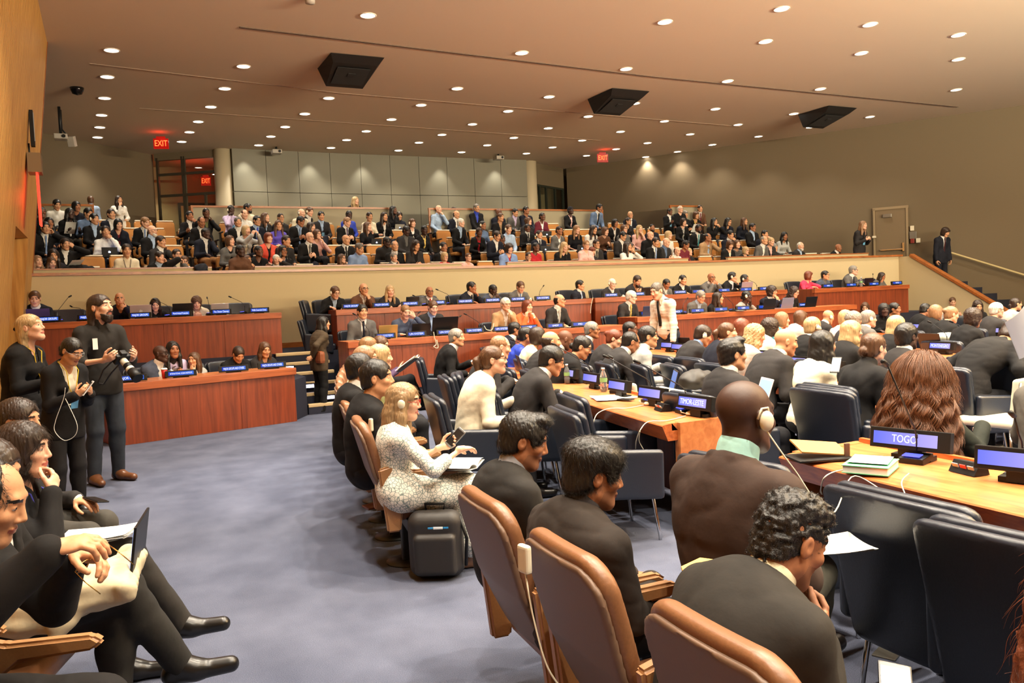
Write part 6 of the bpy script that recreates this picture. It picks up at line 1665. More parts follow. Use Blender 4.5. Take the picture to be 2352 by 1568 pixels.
def build_desks():
    D = {}
    z = lambda p, Y: at_y(p[0], p[1], Y)
    D['lu'] = back_desk((-1.05, 14.4), (2.66, 14.42), 0.62, 1.6, 'long upper wooden desk beside the slatted wall, laptops along its top')
    D['ll'] = back_desk((0.0, 11.6), (2.42, 12.27), 0.0, 0.79, 'low wooden desk on the carpet below the slatted-wall desk, red cup on top')
    D['mu'] = back_desk((3.62, 14.4), (8.86, 14.42), 0.62, 1.6, 'long upper wooden desk in the middle under the MAJOR GROUPS plates', base=0.0)
    D['ml'] = back_desk((3.34, 12.64), (8.55, 12.68), 0.3, 1.1, 'lower wooden desk in the middle with the UN SYSTEM plates')
    D['ru'] = back_desk((8.95, 14.4), (14.15, 14.42), 0.62, 1.61, 'upper wooden desk behind the officer in white shirt')
    D['rl'] = back_desk((8.9, 12.86), (14.75, 12.98), 0.3, 1.22, 'lower wooden desk behind the officer in white shirt')
    D['rr'] = back_desk((15.02, 14.4), (18.27, 14.42), 0.3, 1.6, 'tall plain wooden desk beside the sloping stair rail')
    up = [parse(l) for l in UP.strip().split('\n')]; lo = [parse(l) for l in LO.strip().split('\n')]; ll = [parse(l) for l in LEFTLO.strip().split('\n')]
    man = parse('1333 655 M 2 short:blk suit:nav:wht ll T:lbl Y.2')
    unique_labels(up, lambda d: 'upper back desk', USED); unique_labels(lo, lambda d: 'lower back desk', USED); unique_labels(ll, lambda d: 'low desk near the stair', USED)
    man['label'] = 'person in navy suit with pale blue tie seated between the two upper desks'; USED.add(man['label'])
    for grp, Y, fl, hd0 in ((up, 15.12, 0.9, -90), (lo, 13.42, 0.35, -88), (ll, 12.72, 0.0, -75)):
        for d in grp:
            Yd = Y + (0.18 if grp is lo and d['px'] > 1400 else 0) + ((d['px'] - 445) * 0.0013 if grp is ll else 0)
            T = at_y(d['px'], d['py'], Yd)
            lean = 0.05 if d['armc'] in ('ll',) else 0.14
            if d.get('pitch', 0) < -0.25: lean = 0.24
            hd = hd0 + (10 if d.get('yaw', 0) > 0.4 else 0)
            fit(d, T, hd, fl, 2, None, lean=lean, hunch=0.16, seat=0.45, wide=1.0)
            L = d['loc']; place(navy_chair, 'conference_chair', L.x, L.y + 0.0, fl, hd, 'navy chair of the ' + d['label'].replace('person in', 'one in', 1), group='navy chairs behind the back desks')
    T = at_y(man['px'], man['py'], 14.95); fit(man, T, -65, 0.9, 2, None, lean=0.0)
    place(navy_chair, 'conference_chair', man['loc'].x, man['loc'].y, 0.9, -65, 'black chair under the person seated between the two upper desks', group=None)
    # two empty chairs at the desk end by the stair
    for (px, py), fl, Y, lab in (((738, 712), 0.9, 15.2, 'empty navy chair at the stair end of the middle upper desk'), ((735, 735), 0.62, 14.75, 'empty navy chair in front of another at the stair end of the upper desk')):
        T = at_y(px, py, Y); place(navy_chair, 'conference_chair', T.x, T.y, T.z - 0.88 if fl < .9 else 0.9, -20, lab)
    for px, Y, lab in ((150, 15.3, 'silver-grey empty chair behind the slatted-wall desk'), (545, 15.3, 'empty grey chair behind the last plate of the slatted-wall desk')):
        T = at_y(px, 720, Y); place(navy_chair, 'conference_chair', T.x, T.y, 0.9, -90, lab)
    # plates: pixel of the plate, text, desk depth, height of the worktop
    PL = [((112, 735), 'MAJOR GROUPS', 'u'), ((205, 729), 'MAJOR GROUPS', 'u'), ((322, 724), 'MAJOR GROUPS', 'u'), ((415, 721), 'World Animal Protection', 'u'), ((508, 716), 'The Ocean Cleanup', 'u'), ((595, 712), 'Wildlife Conservation Society', 'u'),
          ((806, 702), 'MAJOR GROUPS', 'u'), ((876, 699), 'MAJOR GROUPS', 'u'), ((942, 696), 'MAJOR GROUPS', 'u'), ((1004, 693), 'MAJOR GROUPS', 'u'), ((1068, 689), 'MAJOR GROUPS', 'u'), ((1131, 687), 'MAJOR GROUPS', 'u'), ((1189, 683), 'UN SYSTEM', 'u'), ((1246, 681), 'UN SYSTEM', 'u'),
          ((1403, 674), 'UN SYSTEM', 'u'), ((1465, 671), 'UN SYSTEM', 'u'), ((1561, 667), 'UN SYSTEM', 'u'), ((1603, 665), 'FAO', 'u'), ((1662, 663), 'WHO', 'u'), ((1712, 661), 'ILO', 'u'), ((1756, 660), 'WMO', 'u'), ((1901, 654), 'IMO', 'u'), ((1954, 652), 'ITU', 'u'), ((2006, 650), 'IAEA', 'u'), ((2059, 647), 'WTO', 'u'),
          ((884, 757), 'UN SYSTEM', 'l'), ((955, 751), 'UN SYSTEM', 'l'), ((1024, 747), 'UN SYSTEM', 'l'), ((1088, 743), 'UN SYSTEM', 'l'), ((1152, 739), 'UN SYSTEM', 'l'), ((1213, 736), 'UNEP', 'l'), ((1274, 733), 'UNDP', 'l'), ((1331, 730), 'IMO', 'l'),
          ((1487, 720), 'UNFPA', 'l'), ((1552, 717), 'UNHCR', 'l'), ((1601, 714), 'IOC', 'l'), ((1655, 711), 'ISA', 'l'), ((1706, 709), 'CBD', 'l'), ((1755, 706), 'IWC', 'l'), ((1804, 704), 'European Commission', 'l'), ((1847, 701), 'Commonwealth', 'l'),
          ((300, 876), 'MAJOR GROUPS', 'b'), ((416, 864), 'INTERNATIONAL OCEAN INSTITUTE', 'b'), ((537, 854), 'MAJOR GROUPS AND OTHERS', 'b'), ((625, 847), 'MAJOR GROUPS AND OTHERS', 'b')]
    cnt = {}
    for (px, py), txt, dk in PL:
        if dk == 'u': p = at_y(px, py, 14.62); p.z = 1.6
        elif dk == 'l':
            p = at_y(px, py, 12.86 if px < 1400 else 13.12); p.z = 1.1 if px < 1400 else 1.22
        else: p = at_y(px, py, 11.85 + (px - 330) * 0.0018); p.z = 0.79
        who = min((d for d in (up if dk == 'u' else lo if dk == 'l' else ll)), key=lambda d: abs(d['px'] - px))
        key = (who['label']); cnt[key] = cnt.get(key, 0) + 1
        rel = 'in front of' if abs(who['px'] - px) < 26 else 'beside' if cnt[key] < 3 else 'past'
        lab = 'lit %s plate %s the %s' % (txt if len(txt) < 13 else 'long-lettered', rel, ' '.join(who['label'].split(',')[0].split()[:9]))
        k = 0
        while lab in USED: lab = 'lit %s plate %s the %s' % (txt if len(txt) < 13 else 'long-lettered', ('next along from', 'further along than', 'beyond')[k], ' '.join(who['label'].split(',')[0].split()[:9])); k += 1
        USED.add(lab); nameplate(p + Vector((0, 0, 0.0)), -97 if dk != 'b' else -90, txt, lab, w=0.335 if dk != 'b' else 0.4)
    MI = [((133, 712), 'u', 0.4, 35), ((186, 712), 'u', .24, 130), ((385, 700), 'u', .3, 150), ((480, 700), 'u', .3, 90), ((558, 704), 'u', .3, 150), ((1030, 674), 'u', .3, 150), ((975, 677), 'u', .2, 140), ((1240, 673), 'u', .3, 40), ((1735, 651), 'u', .3, 150), ((2005, 640), 'u', .3, 40),
          ((843, 742), 'l', .42, 140), ((940, 720), 'l', .4, 20), ((1098, 728), 'l', .33, 160), ((1040, 738), 'l', .3, 30), ((1680, 690), 'l', .4, 130), ((1570, 705), 'l', .3, 30)]
    for i, ((px, py), dk, h, f) in enumerate(MI):
        p = at_y(px, py, 14.85 if dk == 'u' else 13.1); p.z = {'u': 1.6, 'l': 1.1 if px < 1400 else 1.22}[dk]
        who = min((d for d in (up if dk == 'u' else lo)), key=lambda d: abs(d['px'] - px)); lab = 'gooseneck microphone %s the %s' % ('before' if abs(who['px'] - px) < 20 else 'beside', ' '.join(who['label'].split(',')[0].split()[:10]))
        if lab in USED: lab = lab.replace('gooseneck microphone', 'second gooseneck microphone')
        USED.add(lab); mic(p, f, lab, 'gooseneck microphones on the back desks', hgt=h, reach=0.22)
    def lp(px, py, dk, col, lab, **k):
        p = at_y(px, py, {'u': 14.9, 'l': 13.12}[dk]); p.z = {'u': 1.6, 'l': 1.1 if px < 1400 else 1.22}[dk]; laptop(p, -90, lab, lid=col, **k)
    lp(88, 712, 'u', (92, 82, 160), 'violet-backed laptop in front of the sitter beside the slatted wall')  # the violet light falling on the lid is put into its colour
    lp(322, 704, 'u', (196, 178, 180), 'pale laptop with stickers on its lid on the slatted-wall desk', logo=2)
    lp(418, 702, 'u', (34, 34, 38), 'black open laptop beside the shaggy-haired sitter in cream jacket')
    lp(503, 702, 'u', (196, 186, 188), 'silver tablet-sized laptop behind the Ocean Cleanup plate', w=0.28)
    lp(943, 690, 'u', (40, 40, 44), 'dark laptop behind the third MAJOR GROUPS plate', w=0.26)
    lp(1477, 660, 'u', (28, 28, 32), 'black laptop beside the bearded sitter at the upper desk', w=.26)
    lp(1706, 652, 'u', (180, 168, 186), 'silver laptop before the last two sitters of the upper desk')
    lp(1985, 640, 'u', (34, 28, 44), 'black laptop behind the water bottle at the tall desk', w=.3)
    lp(885, 745, 'l', (178, 150, 92), 'golden laptop beside the sitter in grey suit and navy tie')
    lp(960, 734, 'l', (26, 26, 30), 'low black laptop before the sitter with hand on brow')
    lp(1012, 735, 'l', (24, 24, 28), 'large black laptop hiding the ponytailed sitter in charcoal suit', w=0.46)
    lp(1482, 712, 'l', (60, 70, 100), 'dark laptop before the white-haired sitter with gold tie', w=.28)
    lp(1757, 698, 'l', (40, 40, 44), 'dark laptop before the sitter in checked blouse')
    lp(1798, 696, 'l', (170, 160, 180), 'silver laptop before the sitter with clasped hands')
    lp(1852, 692, 'l', (30, 30, 34), 'black laptop at the end of the lower desk beside the tall desk')
    p = at_y(378, 866, 12.05); p.z = 0.79; t = empty('paper_cup', p); b = B(); b.lathe([(.028, 0), (.04, .12)], 18); b.obj('cup', mat('red_cup', (186, 34, 30), rough=.5), t); b = B(); b.lathe([(.043, .118), (.043, .128), (.034, .14)], 18); b.obj('lid', PAPER, t); props(t, 'red paper cup with white lid on the low desk by the stair', 'cup')
    p = at_y(1978, 650, 14.8); p.z = 1.6; bottle(p, 'clear water bottle on the tall desk beside the stair rail', .24)
    for px, py, dk, lab in ((345, 733, 'u', 'white papers on the slatted-wall desk beside the MAJOR GROUPS plate'), (545, 727, 'u', 'white papers behind the last plates of the slatted-wall desk'), (838, 765, 'l', 'white papers before the sitter in grey suit and navy tie'), (1307, 735, 'l', 'loose white papers between the UNEP and UNDP plates'), (1920, 660, 'u', 'white papers on the tall desk beside the sloping rail'), (1690, 712, 'l', 'white papers on the lower desk behind the officer'), (1200, 688, 'u', 'white paper under the second UN SYSTEM plate')):
        p = at_y(px, py, {'u': 14.75, 'l': 13.0}[dk]); p.z = {'u': 1.602, 'l': 1.102 if px < 1400 else 1.222}[dk]; paper(p, -90, lab)
    for a, lab in (([(996, 762), (998, 775), (1002, 790), (996, 796), (1006, 798), (1003, 780)], 'pale cord dangling over the middle lower desk front'), ([(1112, 748), (1118, 757), (1130, 757), (1134, 742)], 'short pale cord looped over the lower desk by the UNEP plate'), ([(1362, 683), (1358, 700), (1356, 720)], 'thin pale cord hanging at the end of the upper desk')):
        cable([at_y(x, y, 12.58 if x < 1300 else 14.3) for x, y in a], lab, 0.006)
def build_floor_people():
    ds = [parse(l) for l in FLOOR.strip().split('\n')]
    import re
    for d, l in zip(ds, FLOOR.strip().split('\n')):
        m = re.search(r'H(-?\d+)', l); d['H'] = float(m.group(1)) if m else 0.0
        d['D'] = 1.16 - (0.05 if d.get('pitch', 0) < -0.25 else 0)
        if ' s' in d['fl'] or d['fl'].strip().startswith('s'): d['beard'] = 'stub'
    def tail(d):
        T = at_z(d['px'], d['py'], d['D'])
        return 'in the brown aisle seats' if T.x < 2.6 and T.y > 3 else 'at the nearest curved table' if T.x < 4.6 else 'at the second curved table' if T.x < 6.6 else 'at the far tables'
    unique_labels(ds, tail, USED)
    for d in ds:
        T = at_z(d['px'], d['py'], d['D'])
        dist = T.y * math.cos(YAW) + T.x * math.sin(YAW)
        hd = -math.degrees((T.y - 0.3) / 29) + d['H'] + (6 if d['px'] > 1500 else 0)
        lean = 0.28 if 'y' in d['armc'] or d.get('pitch', 0) < -0.3 else 0.16 if 'd' in d['armc'] else 0.0
        kw = dict(lean=lean, hunch=0.2 if lean > .1 else 0.1)
        if d['px'] == 2325: kw = dict(lean=0.75, hunch=0.3)
        if d['px'] == 1806: kw = dict(lean=0.3, hunch=0.3)
        if d['px'] == 876 and d['py'] == 792: kw['legs'] = 'cross'; kw['bare'] = 0
        d['H'] = d['H']; d.pop('D'); H = d.pop('H')
        if d['px'] == 1135: kw['tm'] = None
        fit(d, T, hd, 0.0, 1 if dist < 9.5 else 2, None, **kw)
        if dist < 8.2 and d['hair'] != 'bald': auto_strands(d['o'], d['P'], d, 0.3)
        nm = d['label'].split(', ')[0]
        ident = (nm if len(nm.split()) > 4 else d['label'])
        if d['px'] >= 900 and d['px'] not in (1806, 1893): place(navy_chair, 'conference_chair', d['loc'].x, d['loc'].y, 0, hd, 'chair of the ' + d['label'].replace('person in', 'one in', 1), group='navy chairs around the curved tables')
    return ds
def aisle_point(px, py, off=1.2):
    d = ray(px, py); a = d.y * d.y / 58; b = -(0.6 * d.y / 58) - d.x; c = off + 0.09 / 58
    s = (-b - math.sqrt(max(b * b - 4 * a * c, 0))) / (2 * a)
    return EYEV + d * s
def build_tables():
    arc_table(3.06, 4.62, 10.6, 0.56, 'curved wooden table with the TIMOR-LESTE plate and a clear end panel')
    arc_table(3.06, -1.0, 3.36, 0.60, 'curved wooden table nearest the camera with the TOGO plate')
    arc_table(5.16, 4.85, 10.9, 0.85, 'second curved table with the PORTUGAL plate')
    arc_table(7.5, 4.9, 10.6, 1.2, 'third curved table beneath the white sheet')
    arc_table(9.9, 6.5, 10.5, 0.7, 'farthest curved table before the tall desk')
    R = RAD
    ys = {(1345, 880): '', (1268, 868): ''}
    for (px, py), txt, lab, w, near in (((2085, 1025), 'TOGO', 'TOGO nameplate on the table nearest the camera', 0.40, 1), ((2345, 1070), '', 'dark-framed plate cut by the picture edge on the TOGO table', 0.36, 1), ((1600, 932), 'TIMOR-LESTE', 'TIMOR-LESTE nameplate at the table end', 0.36, 1), ((1500, 910), '', 'plate with a glare-washed screen beside the TIMOR-LESTE plate', 0.36, 1), ((1424, 892), '', 'plate with a washed-out screen behind the clear bottle', 0.34, 1), ((1362, 874), '', 'plate with blue screen between the two water bottles', 0.34, 1), ((1310, 862), '', 'farthest lit plate of the nearest curved table', 0.33, 1),
                                 ((1906, 845), 'PORTUGAL', 'PORTUGAL nameplate on the second curved table', 0.38, 1), ((1834, 834), '', 'blue-lit plate next to the PORTUGAL plate', .36, 1), ((1640, 812), '', 'lit plate before the sitter with the blue collar', .34, 1), ((1560, 800), '', 'small lit plate behind the sitter in light grey suit', .34, 1), ((1535, 796), '', 'lit plate at the far end of the second table', .34, 1), ((1745, 818), '', 'lit plate before the curly sitter in check jacket', .34, 1),
                                 ((2165, 799), 'MONTENEGRO', 'MONTENEGRO nameplate beside the pale draped chair', .36, 1), ((2266, 803), 'MICRONESIA', 'MICRONESIA nameplate before the stooping sitter', .38, 1), ((2346, 808), '', 'lit plate at the picture edge on the third table', .36, 1), ((2026, 748), 'MALTA', 'small lit plate before the grey-haired sitter with earpiece', .34, 1), ((2108, 752), '', 'lit plate behind the long blonde hair', .34, 1), ((2142, 752), '', 'bright little plate before the sitter with red scarf', .34, 1), ((2280, 762), '', 'lit plate before the white-haired sitter with glasses', .34, 1)):
        p = at_z(px, py, 0.83)
        p.z = 0.752
        if txt == 'TOGO': p = Vector((3.62, 2.86, 0.752))
        f = 194 - 6 * (p.y - 2.86) if p.y < 6 else 176
        nameplate(p, f, txt, lab, w, 'country plates on the curved tables', True)
    for (px, py), lab, f, h, rc in (((2100, 1062), 'gooseneck microphone rising in front of the TOGO plate', 195, .52, .3), ((1570, 948), 'gooseneck microphone before the TIMOR-LESTE plate', 168, .40, .36), ((1490, 925), 'gooseneck microphone beside the TIMOR-LESTE plate', 168, .40, .36), ((1416, 902), 'gooseneck microphone behind the clear bottle', 120, .33, .05), ((1352, 880), 'gooseneck microphone leaning over the typing sitter', 168, .42, .36), ((1230, 840), 'gooseneck microphone before the typing sitter in charcoal suit', 165, .36, .3), ((1905, 858), 'gooseneck microphone before the PORTUGAL plate', 100, .34, .05), ((1655, 815), 'gooseneck microphone before the sitter in charcoal suit with blue collar', 165, .36, .2), ((2240, 800), 'gooseneck microphone beside the MICRONESIA plate', 150, .36, .3), ((2170, 795), 'gooseneck microphone beside the MONTENEGRO plate', 150, .34, .2), ((2345, 1100), 'microphone console cut by the picture edge', 195, .3, .1)):
        p = at_z(px, py, 0.752); mic(p, f, lab, 'gooseneck microphones on the curved tables', hgt=h, reach=rc)
# ---------------------------------------------------------------- people and things close to the camera
def hair_strands(hair, P, n, ln, rad, seed, m, flow=0.0, curl=0.0, wave=0.0, parent=None, lift=0.25, hug=0.0):
    """real strands growing out of the hair body, combed from the crown"""
    me = hair.data; k = len(me.polygons); rng = np.random.RandomState(seed)
    co = np.empty(len(me.vertices) * 3, dtype=np.float32); me.vertices.foreach_get('co', co); co = co.reshape(-1, 3)
    cen = np.empty(k * 3, dtype=np.float32); me.polygons.foreach_get('center', cen); cen = cen.reshape(-1, 3)
    nor = np.empty(k * 3, dtype=np.float32); me.polygons.foreach_get('normal', nor); nor = nor.reshape(-1, 3)
    ar = np.empty(k, dtype=np.float32); me.polygons.foreach_get('area', ar)
    pick = rng.choice(k, n, p=ar / ar.sum()); p = cen[pick] + rng.normal(scale=0.003, size=(n, 3)); nn = nor[pick]
    R = P.R; crown = P.head + R @ V(0.01, -0.05, 0.13) * P.hs
    d = p - crown; d = d / (np.linalg.norm(d, axis=1)[:, None] + 1e-6)
    d = d + (R @ V(0, flow, 0))[None] + np.array([0, 0, -1.6 if ln > 0.05 else 0.0])[None]
    d = d - nn * (d * nn).sum(1)[:, None]; d /= np.linalg.norm(d, axis=1)[:, None] + 1e-6
    S = 6; L = ln * rng.uniform(0.6, 1.25, n); pts = np.zeros((n, S, 3)); pts[:, 0] = p - nn * 0.006
    cur = p.copy(); dirv = d + nn * lift; ph = rng.uniform(0, 6.28, n); side = np.cross(nn, d)
    for s in range(1, S):
        t = s / (S - 1)
        q = dirv + (rng.normal(scale=curl, size=(n, 3)) if curl else 0) - nn * (lift * 0.9 * t + hug * t) + np.array([0, 0, -0.25 * t])
        q = q / (np.linalg.norm(q, axis=1)[:, None] + 1e-6)
        pts[:, s] = pts[:, s - 1] + q * (L / (S - 1))[:, None]
        if wave: pts[:, s] += side * (wave * np.sin(ph + p[:, 2] * 60 + t * 5.0))[:, None] + nn * (wave * 0.6 * np.cos(ph * 0.3 + p[:, 2] * 70 + t * 5))[:, None]
    hc = bpy.data.hair_curves.new('hair_strands'); hc.add_curves([S] * n)
    hc.points.foreach_set('position', pts.astype(np.float32).ravel())
    rr = np.tile(np.linspace(1.0, 0.25, S) * rad, n).astype(np.float32)
    a = hc.attributes.get('radius') or hc.attributes.new('radius', 'FLOAT', 'POINT'); a.data.foreach_set('value', rr)
    o = bpy.data.objects.new('hair_strands', hc); COL.objects.link(o); o.parent = hair; hc.materials.append(m); return o
def strand_mat(c, vary=0.35):
    k = 'strand_%s' % (c,)
    if k in MATS: return MATS[k]
    m, nt, b = _nodes(k); MATS[k] = m; col = lin(HAIR[c] if isinstance(c, str) else c)
    hi = nt.nodes.new('ShaderNodeHairInfo'); r = nt.nodes.new('ShaderNodeMapRange'); r.inputs[3].default_value = 1 - vary; r.inputs[4].default_value = 1 + vary * 1.4
    s = nt.nodes.new('ShaderNodeVectorMath'); s.operation = 'SCALE'; s.inputs[0].default_value = col
    nt.links.new(hi.outputs['Random'], r.inputs[0]); nt.links.new(r.outputs[0], s.inputs['Scale']); nt.links.new(s.outputs[0], b.inputs['Base Color'])
    b.inputs['Roughness'].default_value = 0.42; b.inputs['Specular IOR Level'].default_value = 0.5; return m
def child(root, nm):
    for c in root.children:
        if c.name.split('.')[0] == nm: return c
def auto_strands(o, P, s, mult=1.0):
    h = child(o, 'hair')
    if not h: return
    st = s.get('hair', 'short'); hc = s.get('hc', 'dbr'); m = strand_mat(hc)
    if st in ('curl', 'afro', 'fade'): hair_strands(h, P, int(14000 * mult), 0.013, 0.0006, 3, m, 0, 0.8, lift=0.5)
    elif st in ('mop', 'tousle'): hair_strands(h, P, int(16000 * mult), 0.034, 0.0005, 4, m, 0.3, 0.25, lift=0.2, hug=0.3)
    elif st in ('long', 'vlong', 'bob', 'pony', 'fringe', 'mid'): hair_strands(h, P, int(16000 * mult), 0.055, 0.00045, 5, m, 0, 0.04, lift=0.03, hug=0.5)
    elif st == 'wavy': hair_strands(h, P, int(14000 * mult), 0.06, 0.0005, 6, m, 0, 0.1, 0.003, lift=0.08, hug=0.4)
    elif st in ('buzz', 'crop'): hair_strands(h, P, int(10000 * mult), 0.007, 0.0005, 7, m, 0.2, 0.3, lift=0.4)
    elif st in ('bun', 'tied'): hair_strands(h, P, int(14000 * mult), 0.04, 0.0004, 8, m, -0.4, 0.05, lift=0.02, hug=0.4)
    else: hair_strands(h, P, int(15000 * mult), 0.026, 0.0005, 8, m, 0.5, 0.10, lift=0.08, hug=0.35)
    bd = child(o, 'beard')
    if bd: hair_strands(bd, P, int(7000 * mult), 0.014, 0.0005, 9, strand_mat(s.get('bc', hc)), 0, 0.3, lift=0.4)
def near(d, px, py, hd, label, t=None, z=None, fl=0.0, cat=None, strands=1.0, **kw):
    s = dict(lod=0); s.update(d); s.update(kw)
    T = at_t(px, py, t) if t else at_z(px, py, z)
    wh = s.pop('wh', None); loc = seat_at(s, T, hd, fl)
    if wh:
        Mi = (Matrix.Translation(loc) @ Matrix.Rotation(RAD(hd) - PI / 2, 4, 'Z') @ Matrix.Scale(s.get('scale', 1.0), 4)).inverted(); ar = list(s['arms'])
        for i, (hx, hy, ht, hdv, pnv, cu) in wh.items(): ar[i] = (tuple(Mi @ at_t(hx, hy, ht)), hdv, pnv, cu)
        s['arms'] = tuple(ar)
    o, P = person(s, loc, hd, label)
    if strands: auto_strands(o, P, s, strands)
    M = Matrix.Translation(loc) @ Matrix.Rotation(RAD(hd) - PI / 2, 4, 'Z') @ Matrix.Scale(s.get('scale', 1.0), 4)
    return o, P, M
def W(M, v): return M @ Vector([float(q) for q in v])
def floral():
    m, nt, b = _nodes('floral_cloth'); N = nt.nodes.new; L = nt.links.new; tc = N('ShaderNodeTexCoord')
    n = N('ShaderNodeTexNoise'); n.inputs['Scale'].default_value = 9; mx = N('ShaderNodeVectorMath'); mx.operation = 'MULTIPLY_ADD'; mx.inputs[1].default_value = (0.04, 0.04, 0.04)
    v = N('ShaderNodeTexVoronoi'); v.feature = 'DISTANCE_TO_EDGE'; v.inputs['Scale'].default_value = 44
    L(tc.outputs['Object'], n.inputs['Vector']); L(n.outputs['Color'], mx.inputs[0]); L(tc.outputs['Object'], mx.inputs[2]); L(mx.outputs[0], v.inputs['Vector'])
    cr = N('ShaderNodeValToRGB'); e = cr.color_ramp.elements; e[0].position = 0.03; e[1].position = 0.09; e[0].color = (*lin((120, 138, 134)), 1); e[1].color = (*lin((236, 232, 220)), 1)
    L(v.outputs['Distance'], cr.inputs[0]); L(cr.outputs[0], b.inputs['Base Color']); b.inputs['Roughness'].default_value = 0.85; return m
def stripes():
    m, nt, b = _nodes('striped_cloth'); N = nt.nodes.new; L = nt.links.new; tc = N('ShaderNodeTexCoord'); w = N('ShaderNodeTexWave'); w.inputs['Scale'].default_value = 9; w.bands_direction = 'X'
    cr = N('ShaderNodeValToRGB'); e = cr.color_ramp.elements; e[0].position = 0.12; e[1].position = 0.2; e[0].color = (*lin((70, 40, 50)), 1); e[1].color = (*lin((238, 226, 216)), 1)
    L(tc.outputs['Object'], w.inputs['Vector']); L(w.outputs['Fac'], cr.inputs[0]); L(cr.outputs[0], b.inputs['Base Color']); b.inputs['Roughness'].default_value = .85; return m
BLK, DG = (17, 16, 18), (38, 36, 35)
def aisle_place(y, label, off=1.03):
    x = off + (y - 0.3) ** 2 / 58; return place(aisle_seat, 'aisle_seat', x + 0.41 - 0.1 * (y > 4), y, 0, -math.degrees((y - .3) / 29), label, 'seat', 'brown leather seats along the aisle')
def build_near_people():
    # --- brown aisle seats, nearest first
    near(dict(hair='fade', hc='blk', skin=3, top='suit', tc=(36, 33, 30), sc=(226, 214, 180), arms=('phone', 'phone'), pitch=-0.45, yaw=-0.15, lean=0.18, hunch=0.4, seat=0.4, beard='stub', wide=1.08), 1818, 1240, 2, 'person in dark suit bending over a phone in the nearest brown seat', t=2.2)
    near(dict(hair='tousle', hc='blk', skin=3, top='suit', tc=(40, 33, 29), sc=(60, 56, 58), arms=('lap', 'clasp'), pitch=-0.2, yaw=-0.28, lean=-0.12, hunch=0.25, wide=1.3, beard='stub', bc='blk', seat=0.4), 1368, 1090, -1, 'person in dark brown suit with tousled hair in the second brown seat', t=2.95)
    near(dict(hair='quiff', hc='blk', skin=3, top='suit', tc=(34, 32, 31), sc=(150, 150, 156), arms=('lap', 'lap'), pitch=-0.3, yaw=-0.42, lean=-0.14, hunch=0.25, beard='stub', seat=0.4, tie=(90, 96, 120)), 1206, 1012, -3, 'person in black suit and grey shirt looking down, third brown seat', t=3.6)
    o, P, M = near(dict(fem=1, hair='long', hc=(150, 122, 88), skin=1, top='dress', tm=floral(), tc=(236, 232, 220), arms=('hold', 'desk'), pitch=-0.1, yaw=-0.4, lean=-0.1, hunch=0.16, glasses=(170, 40, 24), ear=1, lead=1, pants=False, shc=(150, 110, 80)), 930, 922, -8, 'person in white floral dress with red glasses and a phone', t=5.08)
    phone(W(M, P.wr[-1] + P.hand[-1][0] * 0.09 + V(0.02, 0.01, 0.035)), (0.9, 0.5, -1.2), 'grey phone held by the person in floral dress', (92, 92, 92), (60, 60, 64), 0.1)
    book(W(M, V(0.06, 0.40, 0.655)), -40, 'open white notebook on the lap of the person in floral dress', w=0.17, l=0.24, opened=True)
    # --- bald delegate and the TOGO table
    o, P, M = near(dict(hair='bald', skin=5, top='suit', tc=(58, 44, 38), sc=(166, 214, 208), arms=('lap', 'clasp'), pitch=-0.06, yaw=-0.12, lean=-0.05, hunch=0.1, ear=1, legs='cross', pc=(60, 58, 50), wide=1.08), 1714, 955, 8, 'bald person in brown suit with a listening earpiece', t=2.72)
    E = W(M, local(P, 0.095, 0, -0.04)); cable([E, E + Vector((0.06, -0.05, -0.12)), E + Vector((.25, -.02, -.3)), Vector((2.95, 2.62, .80)), Vector((3.02, 2.42, .70)), Vector((3.1, 2.5, .77)), Vector((3.3, 2.62, .765))], 'cream cord running from the bald sitter to the TOGO table', 0.0028)
    paper(W(M, V(-0.02, 0.5, 0.70)), -20, 'white papers on the knee of the bald person in brown suit', bend=0.05)
    # --- long red hair
    o, P, M = near(dict(fem=1, hair='vlong', hc='red', skin=0, top='jacket', tc=(30, 34, 28), sc=(30, 34, 28), arms=('lap', 'desk'), yaw=0.1, lean=0.05, hunch=0.1, wide=1.05, curly=1), 2130, 862, -2, 'person with very long wavy ginger hair beside the TOGO plate', t=4.95, strands=0)
    red_locks(o, P)
    o, P, M = near(dict(fem=1, hair='wavy', hc=(108, 56, 34), skin=1, top='blouse', tm=stripes(), tc=(238, 226, 216), arms=('lap', 'lap'), yaw=-0.2, lean=0.0, curly=1), 2555, 1420, 4, 'person in striped white blouse cut by the picture edge', z=1.12, strands=0.3)
    near(dict(hair='short', hc='dbr', skin=2, top='suit', tc=(84, 80, 74), arms=('desk', 'desk'), lean=0.15, lod=1), 2452, 830, 5, 'person in grey jacket cut by the picture edge beside the cream chair', z=1.16, strands=0)
    # --- row of seats along the slatted wall
    o, P, M = near(dict(hair='thin', hc='blk', skin=2, top='suit', tc=BLK, sc=(226, 220, 208), arms=('lap', 'lap'), wh={0: (165, 1275, 2.36, (.2, .9, -.1), (.5, 0, -.8), 1.0), 1: (112, 1262, 2.12, (-.25, .95, .12), (-.3, .1, -1), .75)}, pitch=-0.36, yaw=0.1, lean=0.02, hunch=0.3, seat=0.42, pc=(22, 21, 23)), -26, 1150, -20, 'person in black suit holding folded gold glasses, nearest along the wall', t=2.36)
    A = (o, P, M); g = at_t(190, 1300, 2.3)
    b = B(); n = 14
    for k in (0, 1):
        c = Vector((0.0, k * 0.062, 0)); b.tube([c + Vector((0, 0.024 * math.cos(a), 0.018 * math.sin(a))) for a in np.linspace(0, 2 * PI, n, endpoint=False)], 0.0016, 6, closed=True)
